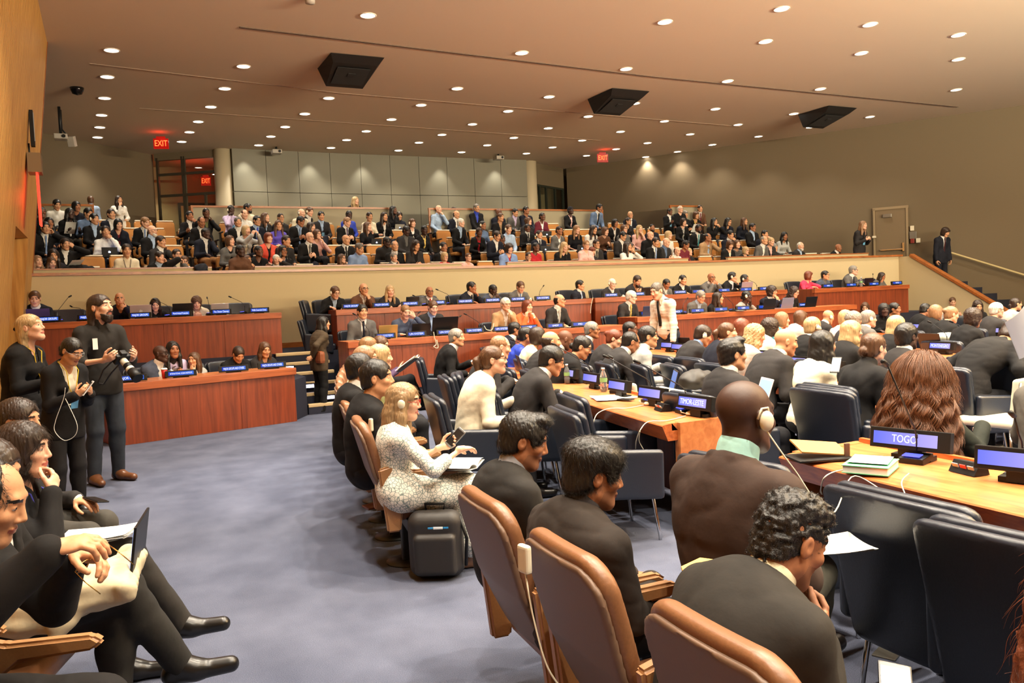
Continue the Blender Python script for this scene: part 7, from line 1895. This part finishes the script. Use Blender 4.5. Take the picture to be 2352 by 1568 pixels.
    b.tube([(0, -.026, .005), (.04, -.03, .0), (.095, -.028, -.01)], .0016, 6); b.tube([(0, .088, .005), (.04, .09, .0), (.095, .09, -.01)], .0016, 6); b.tube([(0, .024, .004), (0, .038, .004)], .0016, 6)
    props(b.obj('eyeglasses', mat('gold_wire', (200, 160, 90), rough=.2, metal=1), None, g, (0.5, 0.55, RAD(-40))), 'gold-rimmed eyeglasses held by the person in black suit', 'glasses')
    o, P, M = near(dict(fem=0, hair='short', hc='dbr', skin=2, top='suit', tc=(20, 19, 20), arms=('laptype', 'laptype'), pitch=-0.3, yaw=0.0, lean=-0.12, hunch=0.05, pc=(34, 33, 32), legs='cross', seat=0.44), -22, 1085, -16, 'person in black suit typing on a laptop, half hidden along the wall', t=3.05, strands=0)
    laptop(W(M, V(-0.05, 0.40, 0.64)), -10, 'black laptop open on the lap of the half hidden typist', lid=(22, 22, 24), w=0.33, open_=1.72)
    ops = [('+', EL(V(0.06, 0.24, 0.60), (0.15, 0.2, 0.08)), 0), ('+', EL(V(0.16, 0.28, 0.59), (0.09, 0.19, 0.085)), 0.06), ('+', EL(V(0.22, 0.14, 0.56), (0.06, 0.13, 0.1)), 0.06), ('+', RC(V(-0.14, 0.40, 0.63), V(0.2, 0.46, 0.6), 0.05, 0.045), 0.05), ('+', RC(V(0.23, 0.3, 0.6), V(0.27, 0.24, 0.46), 0.045, 0.03), 0.05)]
    p, q = surf(ops, 0.008, ((), (), ()), ripple(0.008, 0.11, 5, 8)); o2 = link('folded_jacket', np_mesh('folded_jacket', p, q), [cloth((205, 190, 158), 0.85)]); o2.matrix_world = M @ Matrix.Translation((-0.02, 0.07, 0.075))
    props(o2, 'pale beige jacket folded over the lap of the half hidden typist', 'jacket')
    o, P, M = near(dict(fem=1, hair='bob', hc='dbr', skin=1, top='jacket', tc=(16, 15, 17), sc=(30, 28, 30), arms=('lap', 'mouth'), pitch=-0.06, yaw=0.02, lean=-0.04, hunch=0.1, lan=(60, 60, 150), badge=0, pc=(40, 38, 37), legs='cross', seat=0.42), 58, 1032, -20, 'person in black jacket resting chin on hand, papers in lap', t=3.6)
    paper(W(M, V(0.02, 0.36, 0.69)), -20, 'white papers with a red header on the lap of the person in black jacket', n=4, bend=0.04)
    w = W(M, P.wr[1]); b = B(); dv = Vector((P.hand[1][0]).tolist()); 
    o, P, M = near(dict(hair='short', hc='dbr', skin=2, top='suit', tc=(44, 42, 42), arms=('lap', 'ear'), pitch=-0.05, yaw=-0.1, lean=-0.04, lan=(150, 30, 50), badge=0, pc=(62, 60, 56), legs='sit'), 46, 968, -20, 'person in grey suit with red lanyard, hand at ear, behind the one in black jacket', t=4.4, strands=0.6)
    phone(W(M, V(-0.06, 0.42, 0.66)), (0.1, 0.2, 0.6), 'black phone in the hand of the person with red lanyard', (20, 20, 22), (30, 30, 34), 0.1)
    for px, py, t, lab in ((6, 1150, 2.36, 'brown seat along the wall with honey wood armrest, nearest'), (-22, 1085, 3.05, 'brown seat along the wall under the half hidden typist'), (58, 1032, 3.6, 'brown seat along the wall under the person resting chin on hand'), (46, 968, 4.4, 'brown seat along the wall under the person with red lanyard')):
        p = at_t(px, py, t); place(aisle_seat, 'aisle_seat', p.x - 0.08, p.y + 0.02, -0.02, -18, lab, 'seat', 'seats along the slatted wall')
    # --- standing figures by the wall
    o, P, M = near(dict(fem=1, st='stand', hair='mid', hc='bl', skin=1, top='jacket', tc=(15, 14, 16), sc=(20, 19, 22), arms=('hold', 'hold'), pitch=0.2, yaw=0.0, lean=0.05, lan=(206, 170, 40), badge=0, pc=(18, 17, 19), lod=1), 72, 752, -24, 'blonde person in black jacket with phone gazing up by the slatted wall', t=6.95, strands=0.9)
    b = B(); c0 = local(P, 0, -0.125, 0.0); b.tube([c0 + V(-.03, 0, .015), c0 + V(0, -.015, 0.02), c0 + V(.03, 0, .015)], .016, 8); b.obj('hair_clip', BLACKM, o)
    phone(W(M, V(0.05, 0.43, 1.20)), (0.9, 0, -0.9), 'lit phone held by the standing blonde person', (30, 30, 32), (170, 190, 230), 1.2)
    o, P, M = near(dict(fem=1, st='stand', hair='tied', hc='blk', skin=2, top='jacket', tc=(17, 16, 19), sc=(238, 228, 204), arms=('phone', 'phone'), pitch=-0.5, yaw=0.1, lean=0.04, hunch=0.22, glasses=(190, 190, 190), lan=(216, 182, 46), badge=1, pc=(20, 19, 22), lod=1, open=0.085), 166, 806, -52, 'person in black jacket and cream blouse with yellow lanyard reading a phone', t=6.7, strands=0.7)
    phone(W(M, V(0.0, 0.37, 1.22)), (0.9, 0, -1.4), 'white phone read by the person with yellow lanyard', (226, 226, 226), (40, 40, 44), 0.2)
    cable([at_t(x, y, 6.25) for x, y in ((150, 890), (146, 915), (128, 965), (126, 990), (148, 1011), (172, 1000), (177, 975), (160, 935), (150, 915))], 'white charging cord hanging from the phone of the person with yellow lanyard', .0022, PAPER, 'phone_cord')
    o, P, M = near(dict(st='stand', hair='mid', hc='dbr', skin=1, top='shirt', tc=(34, 32, 31), arms=('hold', 'hold'), pitch=0.12, yaw=0.35, lean=-0.06, beard='full', bc='dbr', pc=(42, 48, 58), roll=1, lod=1, hs=1.02, shc=(96, 60, 38)), 232, 706, -62, 'bearded person in dark shirt and jeans holding a camera with long lens', t=8.15, strands=0.7)
    bg = B(); bg.box((0, 0, 0), (0.045, 0.004, 0.1)); bg.obj('badge', PAPER, o, tuple(P.c + V(0.10, 0.135, 0.02)))
    c = W(M, V(0.02, 0.43, 1.13)); t = empty('camera_with_lens', c); t.rotation_euler = (0, 0, 0)
    dirw = (at_t(330, 885, 7.75) - c).normalized(); q = dirw.to_track_quat('Y', 'Z'); t.rotation_mode = 'QUATERNION'; t.rotation_quaternion = q
    b = B(); b.box((0, -0.03, 0), (0.14, 0.07, 0.1), bev=.012); b.box((0, -0.03, .06), (.06, .06, .04), bev=.01); b.obj('camera_body', BLACKM, t)
    def ring(nm, y0, y1, r0, r1, m):
        b = B(); b.tube([(0, y0, 0), (0, y1, 0)], [r0, r1], 18); b.obj(nm, m, t)
    ring('lens_barrel', 0.0, 0.08, .034, .036, mat('lens_grey', (206, 196, 176), rough=.4)); ring('focus_ring', .08, .13, .038, .038, BLACKM); ring('zoom_ring', .13, .17, .038, .042, MATS['lens_grey']); ring('lens_hood', .17, .29, .044, .052, BLACKM)
    b = B(); b.tube([(.05, -.03, .03), (.12, -.06, -.15), (.1, -.1, -.34), (.04, -.1, -.36), (.03, -.06, -.2), (-.05, -.03, .03)], .008, 6); b.obj('neck_strap', mat('strap_black', (26, 20, 18), rough=.6), t)
    props(t, 'camera with long pale banded lens held by the bearded person', 'camera')
    # --- on the stair, the officer, and on the far stair
    o, P, M = near(dict(fem=1, st='stand', hair='vlong', hc='blk', skin=2, top='jacket', tc=(70, 58, 44), sc=(26, 24, 24), arms=('down', ((0.1, -0.16, 1.02), (0.3, -0.8, -0.2), (-1, 0, 0), .4)), pitch=0.0, yaw=-0.25, pc=(16, 16, 18), lod=1, hs=1.0), 744, 742, 14, 'person in brown jacket with long black hair standing before the stair', t=13.05, strands=0)
    b = B(); b.box((0, 0, 0), (.1, .22, .2), bev=.05); b.obj('shoulder_bag', mat('bag_brown', (128, 70, 40), rough=.45), None, W(M, V(0.2, -0.08, 1.0)), (0, 0, .2)); props(COL.objects[-1], 'brown leather shoulder bag under the arm of the person before the stair', 'bag')
    o, P, M = near(dict(st='stand', legs='walk', hair='crop', hc='sg', skin=1, top='shirt', tc=(226, 218, 200), tie=(20, 20, 24), arms=('down', 'down'), pitch=-0.3, yaw=0.1, lean=0.12, hunch=0.2, pc=(34, 38, 50), lod=1, tuck=1), 1508, 668, 188, 'officer in white shirt with black tie and badges walking past the desks', t=13.1, strands=0)
    up = P.d2; fw = np.cross(up, P.ax)
    b = B(); b.tube([P.hip + V(0.155 * math.sin(a), 0.0 + 0.13 * math.cos(a), 0.06) for a in np.linspace(0, 2 * PI, 18, endpoint=False)], .022, 8, closed=True); b.obj('belt', BLACKM, o)
    b = B(); pts = [P.n + fw * .085, P.n + fw * .115 - up * .06, P.c + fw * .135, P.w + fw * .14 + up * .02]; b.tube(pts, [.018, .016, .02, .026], 6); b.obj('necktie', BLACKM, o)
    for sd in (-1, 1):
        b = B(); b.box((0, 0, 0), (.1, .05, .012), bev=.004); b.obj('epaulette', mat('epaulette', (24, 24, 32), rough=.6), o, tuple(P.sh[sd] * .8 + P.n * .2 + up * .062)); b = B(); b.box((0, 0, 0), (.012, .075, .085), bev=.004); b.obj('sleeve_patch', mat('patch_gold', (120, 96, 40), rough=.6), o, tuple(P.sh[sd] + V(sd * .06, 0, -.06)))
    near(dict(st='stand', hair='shag', hc='dbr', skin=2, top='suit', tc=(22, 24, 34), tie=(60, 20, 24), arms=('down', 'down'), pitch=-0.4, lean=0.05, hunch=.2, yaw=0.2, pc=(20, 22, 32), lod=2), 2172, 533, -100, 'person in navy suit coming down the far stair', t=22.5, fl=1.36, strands=0)
    # --- brown aisle seats
    for y, lab in ((1.36, 'brown leather aisle seat nearest the camera, under the person with the phone'), (2.05, 'brown leather aisle seat with a hanging earpiece, second from the camera'), (2.72, 'brown leather aisle seat with a black switch on its edge, third from the camera'), (5.02, 'brown leather aisle seat under the person in floral dress'), (5.62, 'brown leather aisle seat with an earpiece looped over its corner'), (6.12, 'empty-backed brown aisle seat two behind the floral dress'), (6.74, 'brown leather aisle seat of the person in black suit with dark hair'), (7.36, 'brown leather aisle seat of the person in cream shirt with glasses'), (7.98, 'brown aisle seat behind the one in cream shirt'), (8.6, 'brown aisle seat third from the lower desk'), (9.2, 'brown aisle seat second from the lower desk'), (9.8, 'last brown aisle seat before the lower desk')):
        aisle_place(y, lab)
    for k, (y, hang) in enumerate(((2.36, 1), (4.76, 1))):
        p = at_t(1205, 1283, 2.42) if k == 0 else at_t(851, 975, 5.35); o = empty('hanging_earpiece', p, RAD(100)); b = B(); b.box((0, 0, 0), (.05, .022, .085), bev=.0105, seg=3); b.obj('shell', CREAM, o); b = B(); b.box((0, -.012, .01), (.024, .006, .03), bev=.0028); b.obj('ear_pad', mat('pad_cream', (206, 190, 158), rough=.7), o)
        props(o, ('cream earpiece hooked on the second aisle seat', 'cream earpiece hooked on the aisle seat behind the floral dress')[k], 'earpiece')
        cable([p + Vector((0, 0, -.04)), p + Vector((.0, -.04, -.16)), p + Vector((.02, -.08, -.3)), p + Vector((.08, -.1, -.4))], ('cream cord hanging down the second aisle seat', 'cream cord hanging down the aisle seat behind the floral dress')[k])
    x = 1.03 + (2.72 - .3) ** 2 / 58; b = B(); b.box((0, 0, 0), (.02, .03, .09), bev=.009, seg=3); b.obj('volume_switch', BLACKM, None, at_t(1153, 1228, 2.93), (0.1, -.2, 0)); props(COL.objects[-1], 'black volume switch let into the edge of the third aisle seat', 'switch')
def red_locks(o, P):
    """one big mane of long wavy strands over the back"""
    h = child(o, 'hair'); rng = np.random.RandomState(4); R = P.R; c = P.head; ops = list(hair_ops(P, 'vlong'))
    g = lambda *p: c + R @ V(*p)
    for x in np.linspace(-1, 1, 9):
        e = 1 - 0.35 * x * x
        ops.append(('+', RC(g(0.05 * x, -0.06, 0.07), g(0.15 * x, -0.16 * e, -0.12), 0.05, 0.04), 0.06)); ops.append(('+', RC(g(0.15 * x, -0.16 * e, -0.12), g(0.235 * x, -0.235 * e, -0.50 - 0.04 * math.cos(x * 5)), 0.04, 0.028), 0.06))
    v, f = surf(ops, 0.009); me = np_mesh('hair', v, f); m = strand_mat('red', .45); hm = mat('mane_under', (70, 40, 22), rough=.7); me.materials.append(hm); h.data = me; h.material_slots[0].link = 'OBJECT'; h.material_slots[0].material = hm
    n, S = 17000, 16; k = len(me.polygons)
    cen = np.empty(k * 3, dtype=np.float32); me.polygons.foreach_get('center', cen); cen = cen.reshape(-1, 3); nor = np.empty(k * 3, dtype=np.float32); me.polygons.foreach_get('normal', nor); nor = nor.reshape(-1, 3)
    pick = rng.choice(k, n); p = cen[pick]; nn = nor[pick]; L = rng.uniform(.10, .26, n); pts = np.zeros((n, S, 3)); q = p + nn * .006; pts[:, 0] = p - nn * .003
    cl = np.arctan2(p[:, 0] - c[0], -(p[:, 1] - c[1])) ; ph = 2.2 * np.sin(cl * 9) + 1.3 * np.sin(cl * 23 + 1) + rng.normal(scale=.25, size=n); nc = nn.copy()
    out = np.stack([p[:, 0] - c[0], p[:, 1] - c[1] + .02, np.zeros(n)], 1); out /= np.linalg.norm(out, axis=1)[:, None] + 1e-6; tan = np.stack([-out[:, 1], out[:, 0], np.zeros(n)], 1)
    for s in range(1, S):
        top = np.clip((q[:, 2] - (c[2] + .02)) / .12, 0, 1)[:, None]
        d = out * (.34 + .55 * top) + np.array([0, 0, -1.0]) * (1 - .45 * top); d /= np.linalg.norm(d, axis=1)[:, None]
        q = q + d * (L / (S - 1))[:, None]
        w = np.clip((c[2] + .09 - q[:, 2]) / .25, 0.15, 1) * .011
        pts[:, s] = q + tan * (w * np.sin(ph + q[:, 2] * 62))[:, None] + out * (w * .8 * np.cos(ph * .7 + q[:, 2] * 62))[:, None] + nn * .008
    hc = bpy.data.hair_curves.new('hair_strands'); hc.add_curves([S] * n); hc.points.foreach_set('position', pts.astype(np.float32).ravel())
    a = hc.attributes.get('radius') or hc.attributes.new('radius', 'FLOAT', 'POINT'); a.data.foreach_set('value', np.tile(np.linspace(1, .3, S) * .0009, n).astype(np.float32))
    ob = bpy.data.objects.new('hair_strands', hc); COL.objects.link(ob); ob.parent = h; hc.materials.append(m)
def build_near_props():
    z = .753
    def socket(px, py, f, lab):
        p = at_z(px, py, .76); t = empty('power_box', (p.x, p.y, z), RAD(f)); b = B(); b.prism([(-.045, 0), (.045, 0), (.03, .05), (-.012, .055)], -.075, .075, mat4=Matrix(((0, 0, 1, 0), (1, 0, 0, 0), (0, 1, 0, 0), (0, 0, 0, 1)))); b.obj('housing', BLACKM, t)
        b = B(); b.box((0, -.031, .028), (.035, .004, .03), Euler((.45, 0, 0))); b.obj('red_socket', mat('red_socket', (170, 40, 30), rough=.4), t); b = B()
        for s in (-1, 1): b.box((s * .045, -.031, .028), (.035, .004, .03), Euler((.45, 0, 0)))
        b.obj('grey_socket', mat('grey_socket', (150, 150, 150), rough=.4), t); props(t, lab, 'socket')
    socket(2225, 1082, -100, 'black power box with red socket on the TOGO table'); socket(1522, 940, -105, 'black power box with red socket before the TIMOR-LESTE plate')
    P_ = lambda px, py, h=.756: at_z(px, py, h)
    bottle(P_(1303, 880), 'clear water bottle before the typing sitter in grey-black suit', .2); bottle(P_(1387, 898), 'clear water bottle nearest the plates without lettering', .22)
    for px, py, lab in ((1495, 929), (1592, 952)) and ((1495, 929, 'cream earpiece shell beside the TIMOR-LESTE neighbour plate'), (1592, 952, 'cream earpiece shell below the TIMOR-LESTE plate'), (1915, 862, 'cream earpiece shell before the PORTUGAL plate')): receiver(P_(px, py), 150, lab)
    for a, lab in (([(1478, 930, .757), (1440, 937, .757), (1400, 938, .757), (1372, 950, .757), (1362, 975, .68), (1360, 990, .6)], 'pair of cream cords running over the edge by the papers'), ([(1575, 955, .757), (1530, 966, .757), (1490, 968, .757), (1472, 985, .74), (1462, 1010, .65), (1460, 1030, .55)], 'cream cord running over the table end by the TIMOR-LESTE plate'), ([(1470, 990, .73), (1468, 1012, .62), (1478, 1032, .55)], 'short cream cord dropping beside the table end'), ([(2105, 1040, .78), (2075, 1050, .765), (2060, 1055, .76)], 'cream cord plugged below the TOGO microphone'), ([(1990, 1078, .757), (1930, 1080, .757), (1895, 1095, .75), (1885, 1125, .66), (1888, 1135, .6)], 'cream cord dropping over the edge of the TOGO table'), ([(1942, 880, .757), (1948, 890, .757), (1935, 897, .75), (1940, 880, .757)], 'coiled cream cord on the second table'), ([(1900, 866, .757), (1880, 872, .757)], 'short cream cord before the PORTUGAL plate')):
        cable([P_(x, y, h) for x, y, h in a], lab, .0032)
    p = P_(2000, 1078); t = book(p, 118, 'thick white pad with green edges on the TOGO table', w=.24, l=.2, th=.035, cover=(90, 170, 120)); paper(p + Vector((.02, .02, .042)), 118, 'loose white sheet on top of the green-edged pad', w=.2, l=.18, n=1, bend=.01)
    p = P_(1880, 1052); t = empty('tablet_case', p, RAD(-20)); b = B(); b.box((0, 0, .006), (.3, .2, .012), bev=.004); b.obj('tablet', BLACKM, t); b = B(); b.box((.02, .03, .05), (.26, .16, .008), Euler((.25, .12, 0))); b.obj('cover', mat('case_tan', (176, 132, 72), rough=.5), t); b = B(); b.box((.13, -.05, .04), (.03, .012, .08), bev=.005); b.obj('clasp', mat('clasp_brown', (84, 58, 44), rough=.5), t); props(t, 'black tablet in a tan ribbed case at the corner of the TOGO table', 'tablet')
    paper(P_(1395, 915), 70, 'white papers under the plates beside the typing sitter', w=.24, l=.3); paper(P_(1432, 913), 95, 'white papers with a phone near the power box', w=.15, l=.2)
    phone(P_(1437, 917, .764), (0, 0, .3), 'black phone lying on papers near the power box', (24, 24, 26), (40, 44, 60), .1)
    laptop(P_(1222, 858), 160, 'laptop with bright white screen before the typing sitter in charcoal suit', lit=(190, 220, 255), scr=2.0, w=.33)
    laptop(P_(1515, 905), -30, 'laptop with blue screen behind the TIMOR-LESTE plate', lit=(120, 150, 220), scr=1.0, w=.3); laptop(P_(1735, 840), 185, 'dark laptop with bluish screen beside the check jacket', lit=(120, 140, 150), scr=.7, w=.3)
    laptop(P_(1975, 800), 170, 'teal-lit laptop beside the blonde sitter with glasses', lit=(70, 130, 160), scr=.8); laptop(P_(2155, 805), 175, 'laptop with bright blue-white screen beside the MONTENEGRO plate', lit=(170, 215, 255), scr=1.6, w=.34); laptop(P_(1583, 800), 190, 'small laptop at the far end of the second table', lit=(110, 130, 190), scr=.8, w=.26)
    phone(at_t(1755, 897, 4.35), (1.2, .2, -1.1), 'white phone raised by the sitter in charcoal suit before the bald person', (236, 236, 236), (190, 215, 255), 1.5)
    phone(at_t(1920, 838, 6.2), (.9, 0, -1.1), 'phone held by the stubbled sitter beside the cream blouse', (30, 30, 34), (120, 190, 230), 1.2)
    p = at_t(2058, 1588, 1.8); phone(p, (.55, .15, -.75), 'black phone with lit screen in the hands of the nearest sitter', (20, 20, 22), (60, 130, 160), .6)
    # envelope
    b = B(); b.box((0, 0, 0), (.24, .17, .012), bev=.003); b.prism([(-.12, .085), (.12, .085), (.0, .13)], -.002, .004); o = b.obj('envelope', mat('envelope_yellow', (250, 190, 92), rough=.7), None, at_t(1622, 1322, 2.3), (.5, -.1, -.45)); o.scale = (.5, .5, 1); props(o, 'yellow envelope on the lap of the person with tousled hair', 'envelope')
    # backpack and handbag
    p = at_z(1012, 1330, 0); t = empty('backpack', (p.x, p.y + .04, 0), RAD(-28))
    ops = [('+', FN(lambda X, Y, Z: rbox(X, Y + 0.10 * (Z - .2), Z - .21, .165, .085 - .0 , .205, .075), (-.2, -.16, -.02), (.2, .16, .45)), 0), ('+', FN(lambda X, Y, Z: rbox(X, Y + .085 + .1 * (Z - .2), Z - .16, .125, .03, .125, .028), (-.15, -.2, 0), (.15, 0, .32)), .01)]
    p_, q_ = surf(ops, .009); link('bag_body', np_mesh('bag_body', p_, q_), [mat('bag_black', (36, 33, 32), rough=.6, bump=.0006, scale=300)], t)
    b = B(); b.tube([(-.05, .0, .40), (-.06, .0, .45), (.06, .0, .45), (.05, .0, .40)], .009, 8); b.obj('top_handle', BLACKM, t); b = B(); b.box((.03, -.125, .335), (.055, .006, .012)); b.obj('logo_tag', mat('tag_white', (220, 224, 226), rough=.4), t); b = B(); b.box((-.015, -.124, .335), (.03, .005, .008)); b.box((.075, -.124, .335), (.03, .005, .008)); b.obj('tag_stripe', mat('tag_blue', (40, 130, 190), rough=.4), t)
    b = B(); b.tube([(.15, -.04, .38), (.19, -.06, .25), (.175, -.03, .08)], .011, 6); b.obj('shoulder_strap', BLACKM, t); props(t, 'black backpack standing on the carpet behind the floral dress seat', 'bag')
    p = at_z(1085, 1305, 0); t = empty('handbag', (p.x + .02, p.y + .12, 0), RAD(-20)); ops = [('+', EL(V(0, 0, .13), (.15, .09, .13)), 0), ('&', HS((0, 0, .005), (0, 0, -1)), .01)]; p_, q_ = surf(ops, .01, ((), (), ()), ripple(.006, .08, 2)); link('bag_body', np_mesh('bag_body', p_, q_), [mat('handbag_brown', (92, 48, 26), rough=.3)], t)
    b = B(); b.tube([(-.1, 0, .2), (-.16, -.05, .33), (-.3, -.1, .40), (-.34, -.1, .36), (-.22, -.12, .33), (.02, -.05, .34), (.1, 0, .2)], .011, 8); b.obj('shoulder_strap', mat('strap_tan', (150, 96, 58), rough=.45), t); props(t, 'glossy brown handbag with a tan strap beside the black backpack', 'bag')
    p = at_z(868, 1183, .05); b = B(); b.box((0, 0, 0), (.2, .14, .015), bev=.004); o = b.obj('folding_tablet', mat('tablet_brown', (110, 58, 36), rough=.4), None, (p.x, p.y, .13), (0, -.06, .1)); props(o, 'brown folding writing tablet hanging low beside an aisle seat', 'tablet')
    book(at_t(940, 838, 9.2), -30, 'open white booklet read in the brown aisle seats', w=.17, l=.26, opened=True, tilt=(.6, 0))
    # chairs that stand free
    CH = [((1040, 862), -8, 'empty navy armchair facing the nearest curved table, first from the floral dress'), ((1110, 884), -6, 'empty navy armchair behind the person in cream jacket'), ((1300, 915), -4, 'empty navy armchair at the TIMOR-LESTE table, farther of two'), ((1285, 948), -3, 'empty navy armchair at the TIMOR-LESTE table, nearer of two'), ((1460, 842), -6, 'empty navy armchair beside the light grey suit'), ((1535, 842), -4, 'empty navy armchair behind the blue laptop'), ((1845, 862), 3, 'empty navy armchair behind the PORTUGAL table, farther of two'), ((1885, 892), 3, 'large empty navy armchair beside the bald person in brown suit'), ((2230, 826), 5, 'empty navy armchair at the third table behind the ginger hair'), ((2315, 838), 6, 'empty navy armchair at the picture edge by the third table'), ((2040, 1155), 4, 'large empty navy armchair before the TOGO table'), ((2310, 1250), 6, 'navy armchair cut by the picture edge before the TOGO table')]
    for (px, py), f, lab in CH:
        p = at_z(px, py, .87); hd = f - math.degrees((p.y - .3) / 29); d = fwd(hd); q = p + d * .36; place(navy_chair, 'conference_chair', q.x, q.y, 0, hd, lab)
    p = at_z(1665, 1068, .87); q = p + fwd(8) * .36; place(navy_chair, 'conference_chair', q.x, q.y, 0, 8, 'navy armchair under the bald person in brown suit')
    # beige guest chairs
    for (px, py, zz), f, lab in (((2285, 958, .47), 100, 'cream guest chair with steel legs beside the ginger hair'), ((1450, 925, .62), -10, 'cream guest chair behind the plates near the clear bottle'), ((1560, 945, .62), -10, 'cream guest chair behind the TIMOR-LESTE plate'), ((1640, 965, .62), -8, 'cream guest chair beside the table end panel')):
        p = at_z(px, py, zz); d = fwd(f) if zz > .5 else Vector((0, 0, 0)); place(beige_chair, 'guest_chair', p.x + d.x * .2, p.y + d.y * .2, 0, f, lab, group=None)
    p = at_z(2200, 770, .88); q = p + fwd(10) * .3; place(navy_chair, 'conference_chair', q.x, q.y, 0, 10, 'navy chair under the pale draped jacket')
    ops = [('+', FN(lambda X, Y, Z: rbox(X, Y + .30 + .13 * (Z - .6) - .2 * X * X, Z - .68, .31, .09, .24, .08), (-.4, -.5, .35), (.4, 0, 1.0)), 0)]; p_, q_ = surf(ops, .014, ((), (), ()), ripple(.006, .12, 8)); o = link('draped_jacket', np_mesh('draped_jacket', p_, q_), [cloth((206, 208, 188), .8)], None, (q.x, q.y, 0), (0, 0, RAD(10) - PI / 2)); props(o, 'pale green-white jacket draped over a navy chair', 'jacket')
    # the white sheet at the picture edge
    p = at_t(2372, 748, 6.6); b = B(); b.grid([[(u * .2, .02 * math.sin(u * 3), v * .24 + .02 * u * v) for v in np.linspace(-1, 1, 6)] for u in np.linspace(-1, 1, 8)]); b.grid([[(u * .2, .02 * math.sin(u * 3) + .003, v * .24 + .02 * u * v) for v in np.linspace(-1, 1, 6)] for u in np.linspace(-1, 1, 8)], flip=True); o = b.obj('poster_sheet', PAPER, None, p, (0.5, -.62, -.5)); props(o, 'large tilted white sheet at the picture edge above the stooping sitter', 'sheet')
    p = at_z(1590, 895, .76); ops = [('+', EL(V(0, 0, .08), (.2, .13, .1)), 0), ('&', HS((0, 0, .003), (0, 0, -1)), .01)]; p_, q_ = surf(ops, .012, ((), (), ()), ripple(.008, .1, 4)); o = link('black_bag', np_mesh('black_bag', p_, q_), [mat('bag_black', (30, 30, 32))], None, (p.x + .1, p.y + .05, .755)); props(o, 'soft black bag on the table behind the TIMOR-LESTE plate', 'bag')
    p = at_z(2040, 1500, 0.0); b = B(); b.box((0, 0, .004), (.14, .1, .008), bev=.003); o = b.obj('floor_outlet', mat('steel', (140, 138, 130), rough=.35, metal=.8), None, p, (0, 0, .4)); props(o, 'steel floor outlet under the large empty armchair', 'outlet')
    # coats and papers on the gallery ledge
    for px, py, m, lab, sz in ((178, 618, (24, 24, 28), 'black coat heaped on the gallery ledge beside the slatted wall', (.28, .14, .07)), (462, 617, (40, 44, 54), 'dark bag on the gallery ledge near the glass lobby', (.12, .1, .1))):
        p = at_y(px, py, yr(1) + .55); ops = [('+', EL(V(0, 0, 0), sz), 0)]; p_, q_ = surf(ops, .014, ((), (), ()), ripple(.012, .12, 6)); o = link('heaped_coat' if px < 300 else 'ledge_bag', np_mesh('heap', p_, q_), [cloth(m)], None, p); props(o, lab, 'coat' if px < 300 else 'bag')
    p = at_y(176, 612, yr(1) + .5); paper(p + Vector((0, 0, .06)), -70, 'white paper on the black coat on the gallery ledge', n=1, tilt=(.3, .1))
def build_hall():
    build_desks(); build_tables(); build_floor_people(); build_near_people(); build_near_props()
make_camera()
build_room()
build_lights()
build_gallery()
build_hall()
def finalize_labels():
    seen = set()
    for o in [o for o in bpy.data.objects if o.parent is None and 'label' in o]:
        l = o['label']
        for a, b in (('ochre seat of the one in', 'ochre seat of'), ('navy chair of the one in', 'chair of'), ('chair of the one in', 'chair of'), (' with a', ''), (' with earpiece', ', earpiece'), (' gallery row', ' row'), (', at the second curved table', ', second table'), (', at the nearest curved table', ', nearest table'), (', reading a phone', ', phone'), (', hand over mouth', ', hand at mouth')):
            if wc(l) <= 16: break
            if a != ' with a' or l.endswith(a): l = l.replace(a, b)
        while wc(l) > 16: l = l.rsplit(' ', 1)[0].rstrip(',')
        if l in seen and o.get('category') != 'light':
            c = [l + e for e in (' again', ', further along', ', one more along') if wc(l + e) <= 16 and l + e not in seen]; l = c[0] if c else l
        seen.add(l); o['label'] = l
finalize_labels()
SC.view_settings.view_transform = 'Standard'; SC.view_settings.look = 'None'; SC.view_settings.gamma = 1; SC.view_settings.use_curve_mapping = False
SC.view_settings.exposure = 0.0
SC.cycles.max_bounces = 6; SC.cycles.diffuse_bounces = 3; SC.cycles.glossy_bounces = 3; SC.cycles.transparent_max_bounces = 8; SC.cycles.caustics_reflective = False; SC.cycles.caustics_refractive = False; SC.cycles.sample_clamp_indirect = 4
SC.cycles.use_denoising = True
